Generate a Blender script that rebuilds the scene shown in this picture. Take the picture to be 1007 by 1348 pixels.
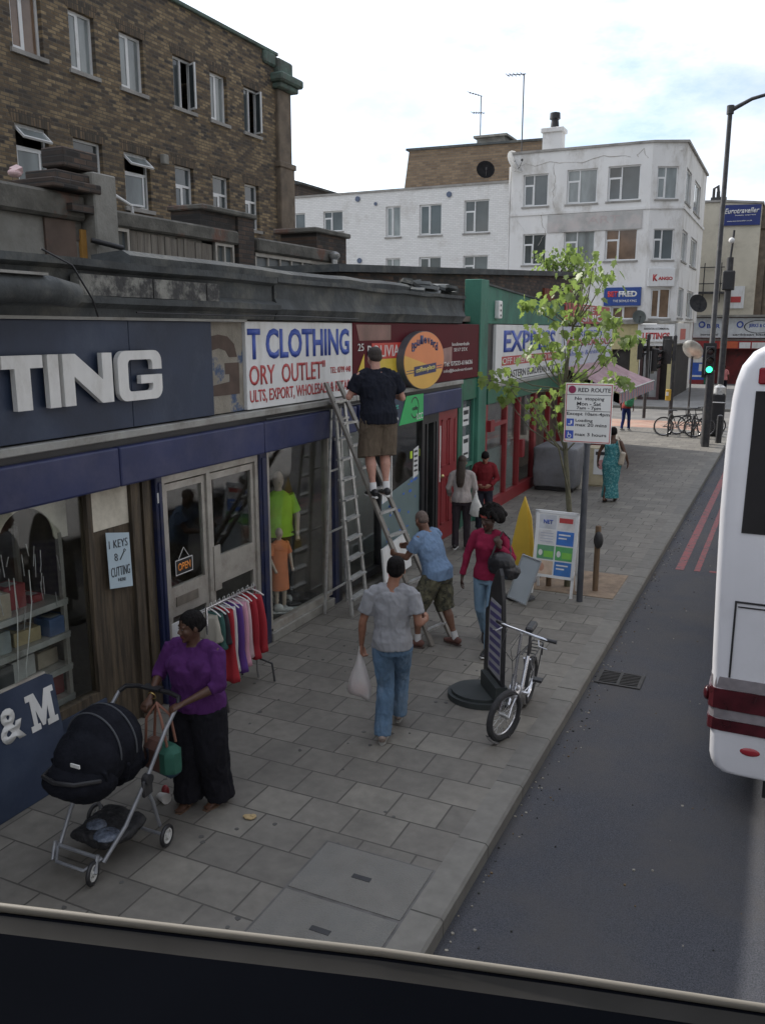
import bpy, bmesh, math, random
from mathutils import Vector, Matrix, Quaternion, noise
R = math.radians
random.seed(7)
scene = bpy.context.scene
for _o in list(bpy.data.objects): bpy.data.objects.remove(_o)

# ------------------------------------------------------------------ camera
CAMZ = 3.75
cd = bpy.data.cameras.new('camera'); cam = bpy.data.objects.new('camera', cd)
scene.collection.objects.link(cam); scene.camera = cam
cam.location = (0, 0, CAMZ)
cam.rotation_euler = (R(90 - 12.0), 0, R(25.1))
cd.sensor_fit = 'VERTICAL'; cd.sensor_height = 36; cd.lens = 36 * 1129 / 1348
cd.clip_start = 0.05; cd.clip_end = 2000

# ------------------------------------------------------------------ sky, sun, exposure
SUN_EL, SUN_AZ = 38.2, 17.0        # azimuth: degrees from -X towards +Y
wd = bpy.data.worlds.new('World'); scene.world = wd; wd.use_nodes = True
nt = wd.node_tree; nt.nodes.clear()
def N(t, **k):
    n = nt.nodes.new(t)
    for a, b in k.items(): setattr(n, a, b)
    return n
out = N('ShaderNodeOutputWorld'); bg = N('ShaderNodeBackground')
sky = N('ShaderNodeTexSky', sky_type='NISHITA'); sky.sun_disc = False
sky.sun_elevation = R(SUN_EL); sky.sun_rotation = R(-(90 - SUN_AZ)); sky.air_density = 1.0; sky.dust_density = 1.2
tc = N('ShaderNodeTexCoord'); mp = N('ShaderNodeMapping'); mp.inputs['Scale'].default_value = (1, 1, 2.4)
mp.inputs['Location'].default_value = (3.1, 0.4, 1.2)
ns = N('ShaderNodeTexNoise'); ns.inputs['Scale'].default_value = 2.3; ns.inputs['Detail'].default_value = 9; ns.inputs['Roughness'].default_value = 0.62
rp = N('ShaderNodeValToRGB'); rp.color_ramp.elements[0].position = 0.34; rp.color_ramp.elements[1].position = 0.57
ns2 = N('ShaderNodeTexNoise'); ns2.inputs['Scale'].default_value = 5.0; ns2.inputs['Detail'].default_value = 7
rp2 = N('ShaderNodeValToRGB'); rp2.color_ramp.elements[0].position = 0.35; rp2.color_ramp.elements[1].position = 0.7
rp2.color_ramp.elements[0].color = (4.8, 5.2, 6.1, 1); rp2.color_ramp.elements[1].color = (9.8, 9.6, 9.3, 1)
mx = N('ShaderNodeMix', data_type='RGBA')
L = nt.links.new
L(tc.outputs['Generated'], mp.inputs[0]); L(mp.outputs[0], ns.inputs['Vector']); L(ns.outputs['Fac'], rp.inputs[0])
L(mp.outputs[0], ns2.inputs['Vector']); L(ns2.outputs['Fac'], rp2.inputs[0])
L(rp.outputs[0], mx.inputs['Factor']); L(sky.outputs[0], mx.inputs['A']); L(rp2.outputs[0], mx.inputs['B'])
nrm = N('ShaderNodeVectorMath', operation='DOT_PRODUCT'); nrm.inputs[1].default_value = (-math.cos(R(SUN_AZ)) * math.cos(R(SUN_EL)), math.sin(R(SUN_AZ)) * math.cos(R(SUN_EL)), math.sin(R(SUN_EL)))
mr = N('ShaderNodeMapRange'); mr.inputs[1].default_value = -.6; mr.inputs[2].default_value = 1; mr.inputs[3].default_value = .55; mr.inputs[4].default_value = 1.75
vs_ = N('ShaderNodeVectorMath', operation='SCALE')
L(tc.outputs['Generated'], nrm.inputs[0]); L(nrm.outputs['Value'], mr.inputs[0]); L(mx.outputs['Result'], vs_.inputs[0]); L(mr.outputs[0], vs_.inputs['Scale'])
L(vs_.outputs[0], bg.inputs[0]); bg.inputs[1].default_value = 0.12; L(bg.outputs[0], out.inputs[0])
sl = bpy.data.lights.new('sun', 'SUN'); sl.energy = 3.6; sl.angle = R(0.5); sl.color = (1, .95, .87)
so = bpy.data.objects.new('sun', sl); scene.collection.objects.link(so)
_d = Vector((-math.cos(R(SUN_AZ)) * math.cos(R(SUN_EL)), math.sin(R(SUN_AZ)) * math.cos(R(SUN_EL)), math.sin(R(SUN_EL))))
so.rotation_euler = _d.to_track_quat('Z', 'Y').to_euler(); so.location = _d * 60
scene.view_settings.view_transform = 'Standard'; scene.view_settings.look = 'None'
scene.view_settings.exposure = 0.3; scene.view_settings.gamma = 1
scene.render.engine = 'CYCLES'; scene.cycles.max_bounces = 7; scene.cycles.transparent_max_bounces = 16

# ------------------------------------------------------------------ camera maths: a pixel of the photo on a real plane
F_ = 1129.0; _P = R(12.0); _Y = R(25.1)
_fw = Vector((-math.sin(_Y) * math.cos(_P), math.cos(_Y) * math.cos(_P), -math.sin(_P)))
_rt = Vector((math.cos(_Y), math.sin(_Y), 0)); _up = _rt.cross(_fw)
_C = Vector((0, 0, CAMZ))
def _ray(x, y): return _fw * F_ + _rt * (x - 503.5) - _up * (y - 674)
def PG(x, y, z=0.0):
    d = _ray(x, y); return _C + d * ((z - CAMZ) / d.z)
def PX(x, y, X0):
    d = _ray(x, y); return _C + d * (X0 / d.x)
def PY(x, y, Y0):
    d = _ray(x, y); return _C + d * (Y0 / d.y)

# ------------------------------------------------------------------ materials
_M = {}
def mat(name, col, rough=.7, var=.12, scale=6., bump=.0, bscale=40., metal=0., spec=.5, dirt=None, dscale=2., dlo=.45, dhi=.7, coord='Object', trans=0, emit=None, coat=0, stretch=None):
    if name in _M: return _M[name]
    m = bpy.data.materials.new(name); m.use_nodes = True; t = m.node_tree; b = t.nodes['Principled BSDF']
    b.inputs['Roughness'].default_value = rough; b.inputs['Metallic'].default_value = metal
    b.inputs['Specular IOR Level'].default_value = spec
    if coat: b.inputs['Coat Weight'].default_value = coat; b.inputs['Coat Roughness'].default_value = .06
    c = t.nodes.new('ShaderNodeTexCoord'); mpn = t.nodes.new('ShaderNodeMapping'); t.links.new(c.outputs[coord], mpn.inputs[0])
    if stretch: mpn.inputs['Scale'].default_value = stretch
    n = t.nodes.new('ShaderNodeTexNoise'); n.inputs['Scale'].default_value = scale; n.inputs['Detail'].default_value = 6; t.links.new(mpn.outputs[0], n.inputs['Vector'])
    r = t.nodes.new('ShaderNodeValToRGB'); r.color_ramp.elements[0].position = .3; r.color_ramp.elements[1].position = .7
    r.color_ramp.elements[0].color = tuple(x * (1 - var) for x in col[:3]) + (1,)
    r.color_ramp.elements[1].color = tuple(min(1, x * (1 + var)) for x in col[:3]) + (1,)
    t.links.new(n.outputs['Fac'], r.inputs[0]); src = r.outputs[0]
    if dirt:
        n2 = t.nodes.new('ShaderNodeTexNoise'); n2.inputs['Scale'].default_value = dscale; n2.inputs['Detail'].default_value = 8; n2.inputs['Roughness'].default_value = .7
        t.links.new(mpn.outputs[0], n2.inputs['Vector'])
        r2 = t.nodes.new('ShaderNodeValToRGB'); r2.color_ramp.elements[0].position = dlo; r2.color_ramp.elements[1].position = dhi
        t.links.new(n2.outputs['Fac'], r2.inputs[0])
        x = t.nodes.new('ShaderNodeMix'); x.data_type = 'RGBA'; t.links.new(r2.outputs[0], x.inputs['Factor']); t.links.new(src, x.inputs['A'])
        x.inputs['B'].default_value = tuple(dirt) + (1,); src = x.outputs['Result']
    t.links.new(src, b.inputs['Base Color'])
    if bump:
        n3 = t.nodes.new('ShaderNodeTexNoise'); n3.inputs['Scale'].default_value = bscale; n3.inputs['Detail'].default_value = 5; t.links.new(mpn.outputs[0], n3.inputs['Vector'])
        bp = t.nodes.new('ShaderNodeBump'); bp.inputs['Strength'].default_value = bump; bp.inputs['Distance'].default_value = .02
        t.links.new(n3.outputs['Fac'], bp.inputs['Height']); t.links.new(bp.outputs[0], b.inputs['Normal'])
    if emit: b.inputs['Emission Color'].default_value = tuple(emit[:3]) + (1,); b.inputs['Emission Strength'].default_value = emit[3]
    _M[name] = m; return m

def brickmat(name, c1, c2, mort, bw, bh, axis='E', msize=.012, dirt=None, dscale=.6, dlo=.5, dhi=.75, rough=.9, bump=.5, offset=.5, extra=.35, warp=0.0, c3=None):
    """axis E: wall facing +-X (u=Y, v=Z); S: wall facing +-Y (u=X, v=Z); G: ground (u=X, v=Y)"""
    if name in _M: return _M[name]
    m = bpy.data.materials.new(name); m.use_nodes = True; t = m.node_tree; b = t.nodes['Principled BSDF']; b.inputs['Roughness'].default_value = rough
    g = t.nodes.new('ShaderNodeNewGeometry'); s = t.nodes.new('ShaderNodeSeparateXYZ'); t.links.new(g.outputs['Position'], s.inputs[0])
    cb = t.nodes.new('ShaderNodeCombineXYZ'); u, v = {'E': ('Y', 'Z'), 'S': ('X', 'Z'), 'G': ('X', 'Y')}[axis]
    t.links.new(s.outputs[u], cb.inputs[0]); t.links.new(s.outputs[v], cb.inputs[1]); vec = cb.outputs[0]
    if warp:
        nw = t.nodes.new('ShaderNodeTexNoise'); nw.inputs['Scale'].default_value = 1.5; t.links.new(vec, nw.inputs['Vector'])
        vm = t.nodes.new('ShaderNodeVectorMath'); vm.operation = 'MULTIPLY_ADD'; vm.inputs[1].default_value = (warp, warp, 0)
        t.links.new(nw.outputs['Color'], vm.inputs[0]); t.links.new(vec, vm.inputs[2]); vec = vm.outputs[0]
    k = t.nodes.new('ShaderNodeTexBrick'); k.inputs['Scale'].default_value = 1; k.inputs['Brick Width'].default_value = bw; k.inputs['Row Height'].default_value = bh
    k.inputs['Mortar Size'].default_value = msize; k.inputs['Mortar Smooth'].default_value = .3; k.offset = offset; k.inputs['Bias'].default_value = 0
    k.inputs['Color1'].default_value = (0, 0, 0, 1); k.inputs['Color2'].default_value = (1, 1, 1, 1); k.inputs['Mortar'].default_value = (.5, .5, .5, 1)
    t.links.new(vec, k.inputs['Vector'])
    rmp = t.nodes.new('ShaderNodeValToRGB'); e = rmp.color_ramp.elements; e[0].color = tuple(c1) + (1,); e[1].color = tuple(c2) + (1,)
    if c3: q = e.new(.55); q.color = tuple(c3) + (1,)
    t.links.new(k.outputs['Color'], rmp.inputs[0]); src = rmp.outputs[0]
    nz = t.nodes.new('ShaderNodeTexNoise'); nz.inputs['Scale'].default_value = 9; nz.inputs['Detail'].default_value = 8; t.links.new(g.outputs['Position'], nz.inputs['Vector'])
    hv = t.nodes.new('ShaderNodeMapRange'); hv.inputs[3].default_value = 1 - extra; hv.inputs[4].default_value = 1 + extra; t.links.new(nz.outputs['Fac'], hv.inputs[0])
    mu = t.nodes.new('ShaderNodeMix'); mu.data_type = 'RGBA'; mu.blend_type = 'MULTIPLY'; mu.inputs['Factor'].default_value = 1
    t.links.new(src, mu.inputs['A']); t.links.new(hv.outputs[0], mu.inputs['B']); src = mu.outputs['Result']
    mm = t.nodes.new('ShaderNodeMix'); mm.data_type = 'RGBA'; t.links.new(k.outputs['Fac'], mm.inputs['Factor']); t.links.new(src, mm.inputs['A']); mm.inputs['B'].default_value = tuple(mort) + (1,); src = mm.outputs['Result']
    if dirt:
        n2 = t.nodes.new('ShaderNodeTexNoise'); n2.inputs['Scale'].default_value = dscale; n2.inputs['Detail'].default_value = 9; n2.inputs['Roughness'].default_value = .7; t.links.new(g.outputs['Position'], n2.inputs['Vector'])
        r2 = t.nodes.new('ShaderNodeValToRGB'); r2.color_ramp.elements[0].position = dlo; r2.color_ramp.elements[1].position = dhi; r2.color_ramp.elements[1].color = (.85, .85, .85, 1); t.links.new(n2.outputs['Fac'], r2.inputs[0])
        x = t.nodes.new('ShaderNodeMix'); x.data_type = 'RGBA'; t.links.new(r2.outputs[0], x.inputs['Factor']); t.links.new(src, x.inputs['A']); x.inputs['B'].default_value = tuple(dirt) + (1,); src = x.outputs['Result']
    t.links.new(src, b.inputs['Base Color'])
    inv = t.nodes.new('ShaderNodeMath'); inv.operation = 'SUBTRACT'; inv.inputs[0].default_value = 1; t.links.new(k.outputs['Fac'], inv.inputs[1])
    ad = t.nodes.new('ShaderNodeMath'); ad.operation = 'MULTIPLY_ADD'; ad.inputs[1].default_value = .35; t.links.new(nz.outputs['Fac'], ad.inputs[0]); t.links.new(inv.outputs[0], ad.inputs[2])
    bp = t.nodes.new('ShaderNodeBump'); bp.inputs['Strength'].default_value = bump; bp.inputs['Distance'].default_value = .01; t.links.new(ad.outputs[0], bp.inputs['Height']); t.links.new(bp.outputs[0], b.inputs['Normal'])
    _M[name] = m; return m

def glassmat(name, tint=(.9, .93, .92), rough=.0, refl=1.0):
    if name in _M: return _M[name]
    m = bpy.data.materials.new(name); m.use_nodes = True; t = m.node_tree; t.nodes.clear()
    o = t.nodes.new('ShaderNodeOutputMaterial'); x = t.nodes.new('ShaderNodeMixShader'); f = t.nodes.new('ShaderNodeFresnel'); f.inputs[0].default_value = 1.5
    mu = t.nodes.new('ShaderNodeMath'); mu.operation = 'MULTIPLY'; mu.inputs[1].default_value = refl; mu.use_clamp = True
    tr = t.nodes.new('ShaderNodeBsdfTransparent'); tr.inputs[0].default_value = tuple(tint) + (1,); gl = t.nodes.new('ShaderNodeBsdfGlossy'); gl.inputs['Roughness'].default_value = rough
    ge = t.nodes.new('ShaderNodeNewGeometry'); io = t.nodes.new('ShaderNodeMapRange'); io.inputs[3].default_value = 1.5; io.inputs[4].default_value = 1 / 1.5; t.links.new(ge.outputs['Backfacing'], io.inputs[0]); t.links.new(io.outputs[0], f.inputs[0])
    nz = t.nodes.new('ShaderNodeTexNoise'); nz.inputs['Scale'].default_value = 1.3; bp = t.nodes.new('ShaderNodeBump'); bp.inputs['Strength'].default_value = .05; bp.inputs['Distance'].default_value = .05
    t.links.new(nz.outputs['Fac'], bp.inputs['Height']); t.links.new(bp.outputs[0], gl.inputs['Normal'])
    t.links.new(f.outputs[0], mu.inputs[0]); t.links.new(mu.outputs[0], x.inputs[0]); t.links.new(tr.outputs[0], x.inputs[1]); t.links.new(gl.outputs[0], x.inputs[2]); t.links.new(x.outputs[0], o.inputs[0])
    _M[name] = m; return m

# ------------------------------------------------------------------ mesh builder
IDM = Matrix.Identity(4)
def off_of(o):
    p = Vector((0, 0, 0))
    while o: p += o.location; o = o.parent
    return p
class MB:
    def __init__(s): s.b = bmesh.new(); s.M = IDM.copy()
    def v(s, p): return s.b.verts.new(s.M @ Vector(p))
    def face(s, vs, m=0):
        try:
            f = s.b.faces.new(vs); f.material_index = m; return f
        except ValueError: return None
    def poly(s, pts, m=0): return s.face([s.v(p) for p in pts], m)
    def box(s, x0, x1, y0, y1, z0, z1, m=0, bev=0, seg=1):
        if x0 > x1: x0, x1 = x1, x0
        if y0 > y1: y0, y1 = y1, y0
        if z0 > z1: z0, z1 = z1, z0
        c = [s.v((x, y, z)) for z in (z0, z1) for y in (y0, y1) for x in (x0, x1)]
        fs = [s.face([c[i] for i in q], m) for q in ((0, 2, 3, 1), (4, 5, 7, 6), (0, 1, 5, 4), (2, 6, 7, 3), (0, 4, 6, 2), (1, 3, 7, 5))]
        if bev:
            es = set(e for f in fs if f for e in f.edges)
            r = bmesh.ops.bevel(s.b, geom=list(es), offset=bev, segments=seg, affect='EDGES', profile=.5)
            for f in r['faces']: f.material_index = m
        return s
    def obox(s, c, size, rot=(0, 0, 0), m=0, bev=0):
        from mathutils import Euler
        old = s.M; s.M = old @ Matrix.Translation(c) @ Euler(rot).to_matrix().to_4x4()
        a, b, d = (q / 2 for q in size); s.box(-a, a, -b, b, -d, d, m, bev); s.M = old; return s
    def bar(s, p, q, w, h=None, m=0, up=(0, 0, 1)):
        h = h or w; p = Vector(p); q = Vector(q); t = (q - p).normalized(); a = t.cross(Vector(up))
        if a.length < 1e-3: a = t.cross(Vector((1, 0, 0)))
        a.normalize(); b = a.cross(t); r = []
        for c in (p, q): r.append([s.v(c + a * w / 2 * i + b * h / 2 * j) for i, j in ((-1, -1), (1, -1), (1, 1), (-1, 1))])
        for i in range(4): s.face([r[0][i], r[0][(i + 1) % 4], r[1][(i + 1) % 4], r[1][i]], m)
        s.face(r[0][::-1], m); s.face(r[1], m); return s
    def tube(s, pts, r, m=0, seg=8, cap=True, ry=None, hint=None):
        pts = [Vector(p) for p in pts]; n = len(pts)
        rr = list(r) if isinstance(r, (list, tuple)) else [r] * n
        r2 = list(ry) if isinstance(ry, (list, tuple)) else ([ry] * n if ry else rr)
        rings = []; pa = None
        for i in range(n):
            t = (pts[min(i + 1, n - 1)] - pts[max(i - 1, 0)]).normalized()
            if hint is not None: a = Vector(hint) - t * t.dot(Vector(hint))
            elif pa is None:
                a = t.cross(Vector((0, 0, 1)));
                if a.length < .05: a = Vector((1, 0, 0)) - t * t.x
            else: a = pa - t * t.dot(pa)
            a.normalize(); pa = a; b = t.cross(a)
            rings.append([s.v(pts[i] + a * math.cos(k * 2 * math.pi / seg) * rr[i] + b * math.sin(k * 2 * math.pi / seg) * r2[i]) for k in range(seg)])
        for i in range(n - 1):
            for k in range(seg): s.face([rings[i][k], rings[i][(k + 1) % seg], rings[i + 1][(k + 1) % seg], rings[i + 1][k]], m)
        if cap: s.face(rings[0][::-1], m); s.face(rings[-1], m)
        return s
    def cyl(s, p, q, r, r1=None, m=0, seg=12): return s.tube([p, q], [r, r if r1 is None else r1], m, seg)
    def torus(s, c, R0, r, axis=(1, 0, 0), m=0, seg=28, sg=8, a0=0, a1=360, ry=None):
        ax = Vector(axis).normalized(); a = ax.cross(Vector((0, 0, 1)));
        if a.length < .1: a = Vector((1, 0, 0))
        a.normalize(); b = a.cross(ax) * -1; full = abs(a1 - a0) >= 360; rings = []
        for i in range(seg if full else seg + 1):
            t = R(a0 + (a1 - a0) * i / seg); d = a * math.cos(t) + b * math.sin(t); cc = Vector(c) + d * R0
            rings.append([s.v(cc + d * math.cos(k * 2 * math.pi / sg) * r + ax * math.sin(k * 2 * math.pi / sg) * (ry or r)) for k in range(sg)])
        n = len(rings)
        for i in range(n if full else n - 1):
            for k in range(sg): s.face([rings[i][k], rings[i][(k + 1) % sg], rings[(i + 1) % n][(k + 1) % sg], rings[(i + 1) % n][k]], m)
        return s
    def ell(s, c, r, m=0, rot=None, seg=12, rings=8):
        c = Vector(c); r = (r, r, r) if isinstance(r, (int, float)) else r; q = rot or Matrix.Identity(3)
        f = lambda th, ph: s.v(c + q @ Vector((r[0] * math.sin(th) * math.cos(ph), r[1] * math.sin(th) * math.sin(ph), r[2] * math.cos(th))))
        top = f(0, 0); bot = f(math.pi, 0); rs = [[f(math.pi * i / rings, 2 * math.pi * k / seg) for k in range(seg)] for i in range(1, rings)]
        for k in range(seg):
            k2 = (k + 1) % seg; s.face([top, rs[0][k], rs[0][k2]], m); s.face([bot, rs[-1][k2], rs[-1][k]], m)
            for i in range(len(rs) - 1): s.face([rs[i][k], rs[i + 1][k], rs[i + 1][k2], rs[i][k2]], m)
        return s
    def prism(s, poly, M4, t, m=0):
        """poly in local xy, extruded 0..t along local z, placed by matrix M4"""
        old = s.M; s.M = old @ M4
        a = [s.v((x, y, 0)) for x, y in poly]; b = [s.v((x, y, t)) for x, y in poly]; n = len(poly)
        s.face(a[::-1], m); s.face(b, m)
        for i in range(n): s.face([a[i], a[(i + 1) % n], b[(i + 1) % n], b[i]], m)
        s.M = old; return s
    def build(s, name, mats, parent=None, smooth=False, world=True, angle=40):
        if parent is not None and world:
            bmesh.ops.translate(s.b, verts=s.b.verts, vec=-off_of(parent))
        bmesh.ops.recalc_face_normals(s.b, faces=s.b.faces)
        me = bpy.data.meshes.new(name); s.b.to_mesh(me); s.b.free()
        for m in (mats if isinstance(mats, (list, tuple)) else [mats]): me.materials.append(m)
        if smooth:
            me.polygons.foreach_set('use_smooth', [True] * len(me.polygons))
            try: me.set_sharp_from_angle(angle=R(angle))
            except Exception: pass
        o = bpy.data.objects.new(name, me); scene.collection.objects.link(o)
        if parent is not None: o.parent = parent
        return o

def tag(o, label=None, cat=None, group=None, kind=None):
    if label: o['label'] = label
    if cat: o['category'] = cat
    if group: o['group'] = group
    if kind: o['kind'] = kind
    return o
def thing(name, label, cat, loc=(0, 0, 0), rz=0, group=None):
    o = bpy.data.objects.new(name, None); scene.collection.objects.link(o); o.location = loc; o.rotation_euler = (0, 0, rz); o.empty_display_size = .1
    return tag(o, label, cat, group)
def struct(name, mb, mats, smooth=False): return tag(mb.build(name, mats, None, smooth), kind='structure')
def copy_tree(o, parent=None):
    c = o.copy(); scene.collection.objects.link(c); c.parent = parent
    for ch in list(o.children): copy_tree(ch, c)
    return c

# text -> mesh.  frame 'E': on a plane facing +X (u=Y); 'S': facing -Y (u=X)
def text_mesh(sx, bold=0.0, ext=0.0):
    cu = bpy.data.curves.new('t', 'FONT'); cu.body = sx; cu.size = 1; cu.offset = bold; cu.extrude = ext; cu.resolution_u = 3
    o = bpy.data.objects.new('t', cu); scene.collection.objects.link(o); dg = bpy.context.evaluated_depsgraph_get(); dg.update()
    me = bpy.data.meshes.new_from_object(o.evaluated_get(dg)); bpy.data.objects.remove(o); bpy.data.curves.remove(cu); return me
def frame_m(fr, d, local=None):
    if fr == 'E': return Matrix(((0, 0, 1, d), (1, 0, 0, 0), (0, 1, 0, 0), (0, 0, 0, 1)))
    if fr == 'S': return Matrix(((1, 0, 0, 0), (0, 0, -1, d), (0, 1, 0, 0), (0, 0, 0, 1)))
def text(sx, fr, d, u0, u1, v0, v1, m, parent, bold=.02, th=.004, name='lettering', world=True, shear=0.0, M4=None, skew=0.0):
    me = text_mesh(sx, bold); xs = [v.co.x for v in me.vertices]; ys = [v.co.y for v in me.vertices]
    if not xs: return None
    a, b, c, e = min(xs), max(xs), min(ys), max(ys); bm = bmesh.new(); bm.from_mesh(me)
    for v in bm.verts:
        tx = (v.co.x - a) / (b - a); ty = (v.co.y - c) / (e - c)
        v.co = Vector((u0 + (u1 - u0) * tx + shear * ty, v0 + (v1 - v0) * ty + skew * tx, 0))
    mm = MB(); mm.b.free(); mm.b = bm
    r = bmesh.ops.extrude_face_region(bm, geom=list(bm.faces)); vs = [g for g in r['geom'] if isinstance(g, bmesh.types.BMVert)]
    bmesh.ops.translate(bm, verts=vs, vec=(0, 0, th))
    bmesh.ops.transform(bm, matrix=M4 if M4 is not None else frame_m(fr, d), verts=bm.verts)
    for f in bm.faces: f.material_index = 0
    bpy.data.meshes.remove(me)
    return mm.build(name, m, parent, world=world)

def wall_holes(mb, fr, d, u0, u1, v0, v1, holes, depth, m=0, mr=None):
    """wall sheet on plane d with rectangular holes [(a,b,c,e)], reveals going back by depth"""
    mr = m if mr is None else mr
    P = (lambda u, v, w: (d - w, u, v)) if fr == 'E' else (lambda u, v, w: (u, d + w, v))
    us = sorted(set([u0, u1] + [x for h in holes for x in h[:2]])); vs = sorted(set([v0, v1] + [x for h in holes for x in h[2:4]]))
    for i in range(len(us) - 1):
        for j in range(len(vs) - 1):
            cu, cv = (us[i] + us[i + 1]) / 2, (vs[j] + vs[j + 1]) / 2
            if any(h[0] < cu < h[1] and h[2] < cv < h[3] for h in holes): continue
            mb.poly([P(us[i], vs[j], 0), P(us[i + 1], vs[j], 0), P(us[i + 1], vs[j + 1], 0), P(us[i], vs[j + 1], 0)], m)
    for a, b, c, e in [h[:4] for h in holes]:
        mb.poly([P(a, c, 0), P(a, e, 0), P(a, e, depth), P(a, c, depth)], mr); mb.poly([P(b, c, 0), P(b, e, 0), P(b, e, depth), P(b, c, depth)], mr)
        mb.poly([P(a, c, 0), P(b, c, 0), P(b, c, depth), P(a, c, depth)], mr); mb.poly([P(a, e, 0), P(b, e, 0), P(b, e, depth), P(a, e, depth)], mr)
# ================================================================== MATERIALS
m_asph = mat('asphalt', (.062, .065, .077), .9, .55, 110, .7, 150, dirt=(.085, .08, .078), dscale=1.1, dlo=.40, dhi=.75)
m_pave = brickmat('paving', (.135, .126, .110), (.20, .187, .160), (.065, .06, .052), .43, .37, 'G', .008, dirt=(.095, .088, .078), dscale=1.6, dlo=.42, dhi=.78, rough=.78, bump=.5, offset=.5, extra=.32, c3=(.165, .154, .134))
m_kerb = brickmat('kerbstone', (.135, .13, .118), (.18, .172, .152), (.06, .058, .05), 4.0, .92, 'G', .008, dirt=(.13, .12, .11), dscale=2.2, rough=.85, bump=.5, extra=.3)
m_tact = mat('red_tactile_paving', (.34, .20, .15), .85, .2, 3, .3, 60, dirt=(.36, .3, .24), dscale=.7)
m_tan = mat('tan_resin', (.27, .2, .14), .9, .25, 5, .6, 150, dirt=(.15, .11, .08), dscale=3)
m_red_line = mat('red_road_paint', (.30, .075, .08), .75, .2, 9, .3, 120, dirt=(.10, .07, .07), dscale=9, dlo=.42, dhi=.6)
m_navy = mat('navy_board', (.018, .030, .062), .55, .25, 1.6, .06, 30, dirt=(.06, .08, .12), dscale=1.1, dlo=.5, dhi=.9)
m_blue = mat('blue_gloss_paint', (.014, .022, .085), .5, .2, 2, .12, 5, dirt=(.06, .062, .12), dscale=1.3, dlo=.47, dhi=.8)
m_bluepil = mat('blue_pilaster_paint', (.014, .02, .06), .4, .2, 3, .1, 30, dirt=(.06, .05, .05), dscale=4, dlo=.5, dhi=.8)
m_grime = mat('dark_weathered_lead', (.05, .056, .058), .8, .4, 3, .5, 18, dirt=(.13, .13, .115), dscale=1.3, dlo=.5, dhi=.68)
m_felt = mat('roof_felt', (.045, .05, .052), .85, .35, 2, .4, 30, dirt=(.10, .10, .09), dscale=.8)
m_trim = mat('grey_trim', (.33, .33, .31), .6, .2, 6, .1, 60, dirt=(.15, .14, .12), dscale=3)
m_alu = mat('weathered_aluminium', (.40, .38, .34), .45, .15, 5, .1, 50, metal=.35, dirt=(.22, .19, .16), dscale=3, dlo=.5, dhi=.75)
m_steel = mat('bare_aluminium', (.55, .55, .54), .4, .15, 12, .15, 60, metal=.7, dirt=(.3, .3, .29), dscale=9)
m_dark = mat('dark_interior', (.035, .032, .03), .9, .3, 2)
m_room = mat('shop_wall_interior', (.22, .19, .16), .9, .3, 1.5, dirt=(.12, .1, .09), dscale=2)
m_shopfloor = mat('shop_floor', (.2, .18, .16), .6, .3, 3)
m_brown = mat('brown_timber', (.055, .042, .028), .7, .45, 3, .4, 20, stretch=(8, 8, .6), dirt=(.12, .09, .055), dscale=1.5)
m_black = mat('black_paint', (.018, .018, .02), .45, .3, 5, .1, 40)
m_post = mat('black_post_paint', (.025, .026, .03), .5, .35, 4, .15, 30, dirt=(.07, .065, .06), dscale=5)
m_white = mat('white_sign_face', (.68, .69, .69), .45, .05, 2, dirt=(.42, .41, .37), dscale=3.5, dlo=.5, dhi=.85, stretch=(1, 1, .3))
m_upvc = mat('white_upvc', (.70, .71, .71), .35, .05, 3, dirt=(.5, .5, .47), dscale=4, dlo=.55, dhi=.8)
m_cream = mat('cream_bus_reflection', (.62, .58, .48), .7, .08, 2, dirt=(.33, .3, .24), dscale=1.5)  # cream tone of the bus reflected in the key shop glass
m_red = mat('red_gloss_paint', (.24, .022, .028), .42, .2, 3, .12, 20, dirt=(.18, .03, .03), dscale=3)
m_green = mat('green_render', (.045, .17, .12), .65, .25, 2.2, .25, 30, dirt=(.03, .075, .055), dscale=1.4, dlo=.45, dhi=.68, stretch=(1, 1, .45))
m_greenp = mat('green_gloss_paint', (.015, .13, .075), .45, .2, 3, .1, 20, dirt=(.02, .06, .045), dscale=3)
m_maroon = mat('maroon_sign_face', (.085, .006, .013), .5, .12, 1.2, spec=.12)
m_inkblue = mat('blue_sign_ink', (.04, .085, .38), .5, .08, 6)
m_inkred = mat('red_sign_ink', (.42, .05, .05), .5, .1, 6)
m_inkblk = mat('black_sign_ink', (.03, .03, .035), .5, .1, 6)
m_inkwht = mat('white_sign_ink', (.68, .68, .66), .5, .08, 6, dirt=(.45, .44, .4), dscale=4, dlo=.5, dhi=.8, stretch=(1, 1, .4))
m_glass = glassmat('shop_glass', (.95, .97, .96), .0, 1.0)
m_glassd = mat('upper_window_glass', (.07, .085, .09), .05, .5, .55, spec=.7, coat=.2)
m_glassc = mat('net_curtain_behind_glass', (.22, .245, .245), .12, .3, 2.5, spec=.7, coat=.2, stretch=(1, 1, .3))
m_glassb = mat('brown_blind_behind_glass', (.16, .105, .07), .15, .4, 1.5, spec=.7, coat=.2)
m_brickY = brickmat('london_stock_brick', (.05, .044, .040), (.30, .225, .13), (.115, .10, .08), .235, .078, 'E', .011, dirt=(.06, .052, .044), dscale=.5, dlo=.48, dhi=.78, bump=.6, extra=.5, c3=(.16, .115, .068))
m_brickYS = brickmat('london_stock_brick_end', (.055, .048, .042), (.255, .185, .105), (.115, .10, .08), .235, .078, 'S', .011, dirt=(.06, .052, .044), dscale=.5, bump=.6, extra=.5, c3=(.16, .115, .068))
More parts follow.
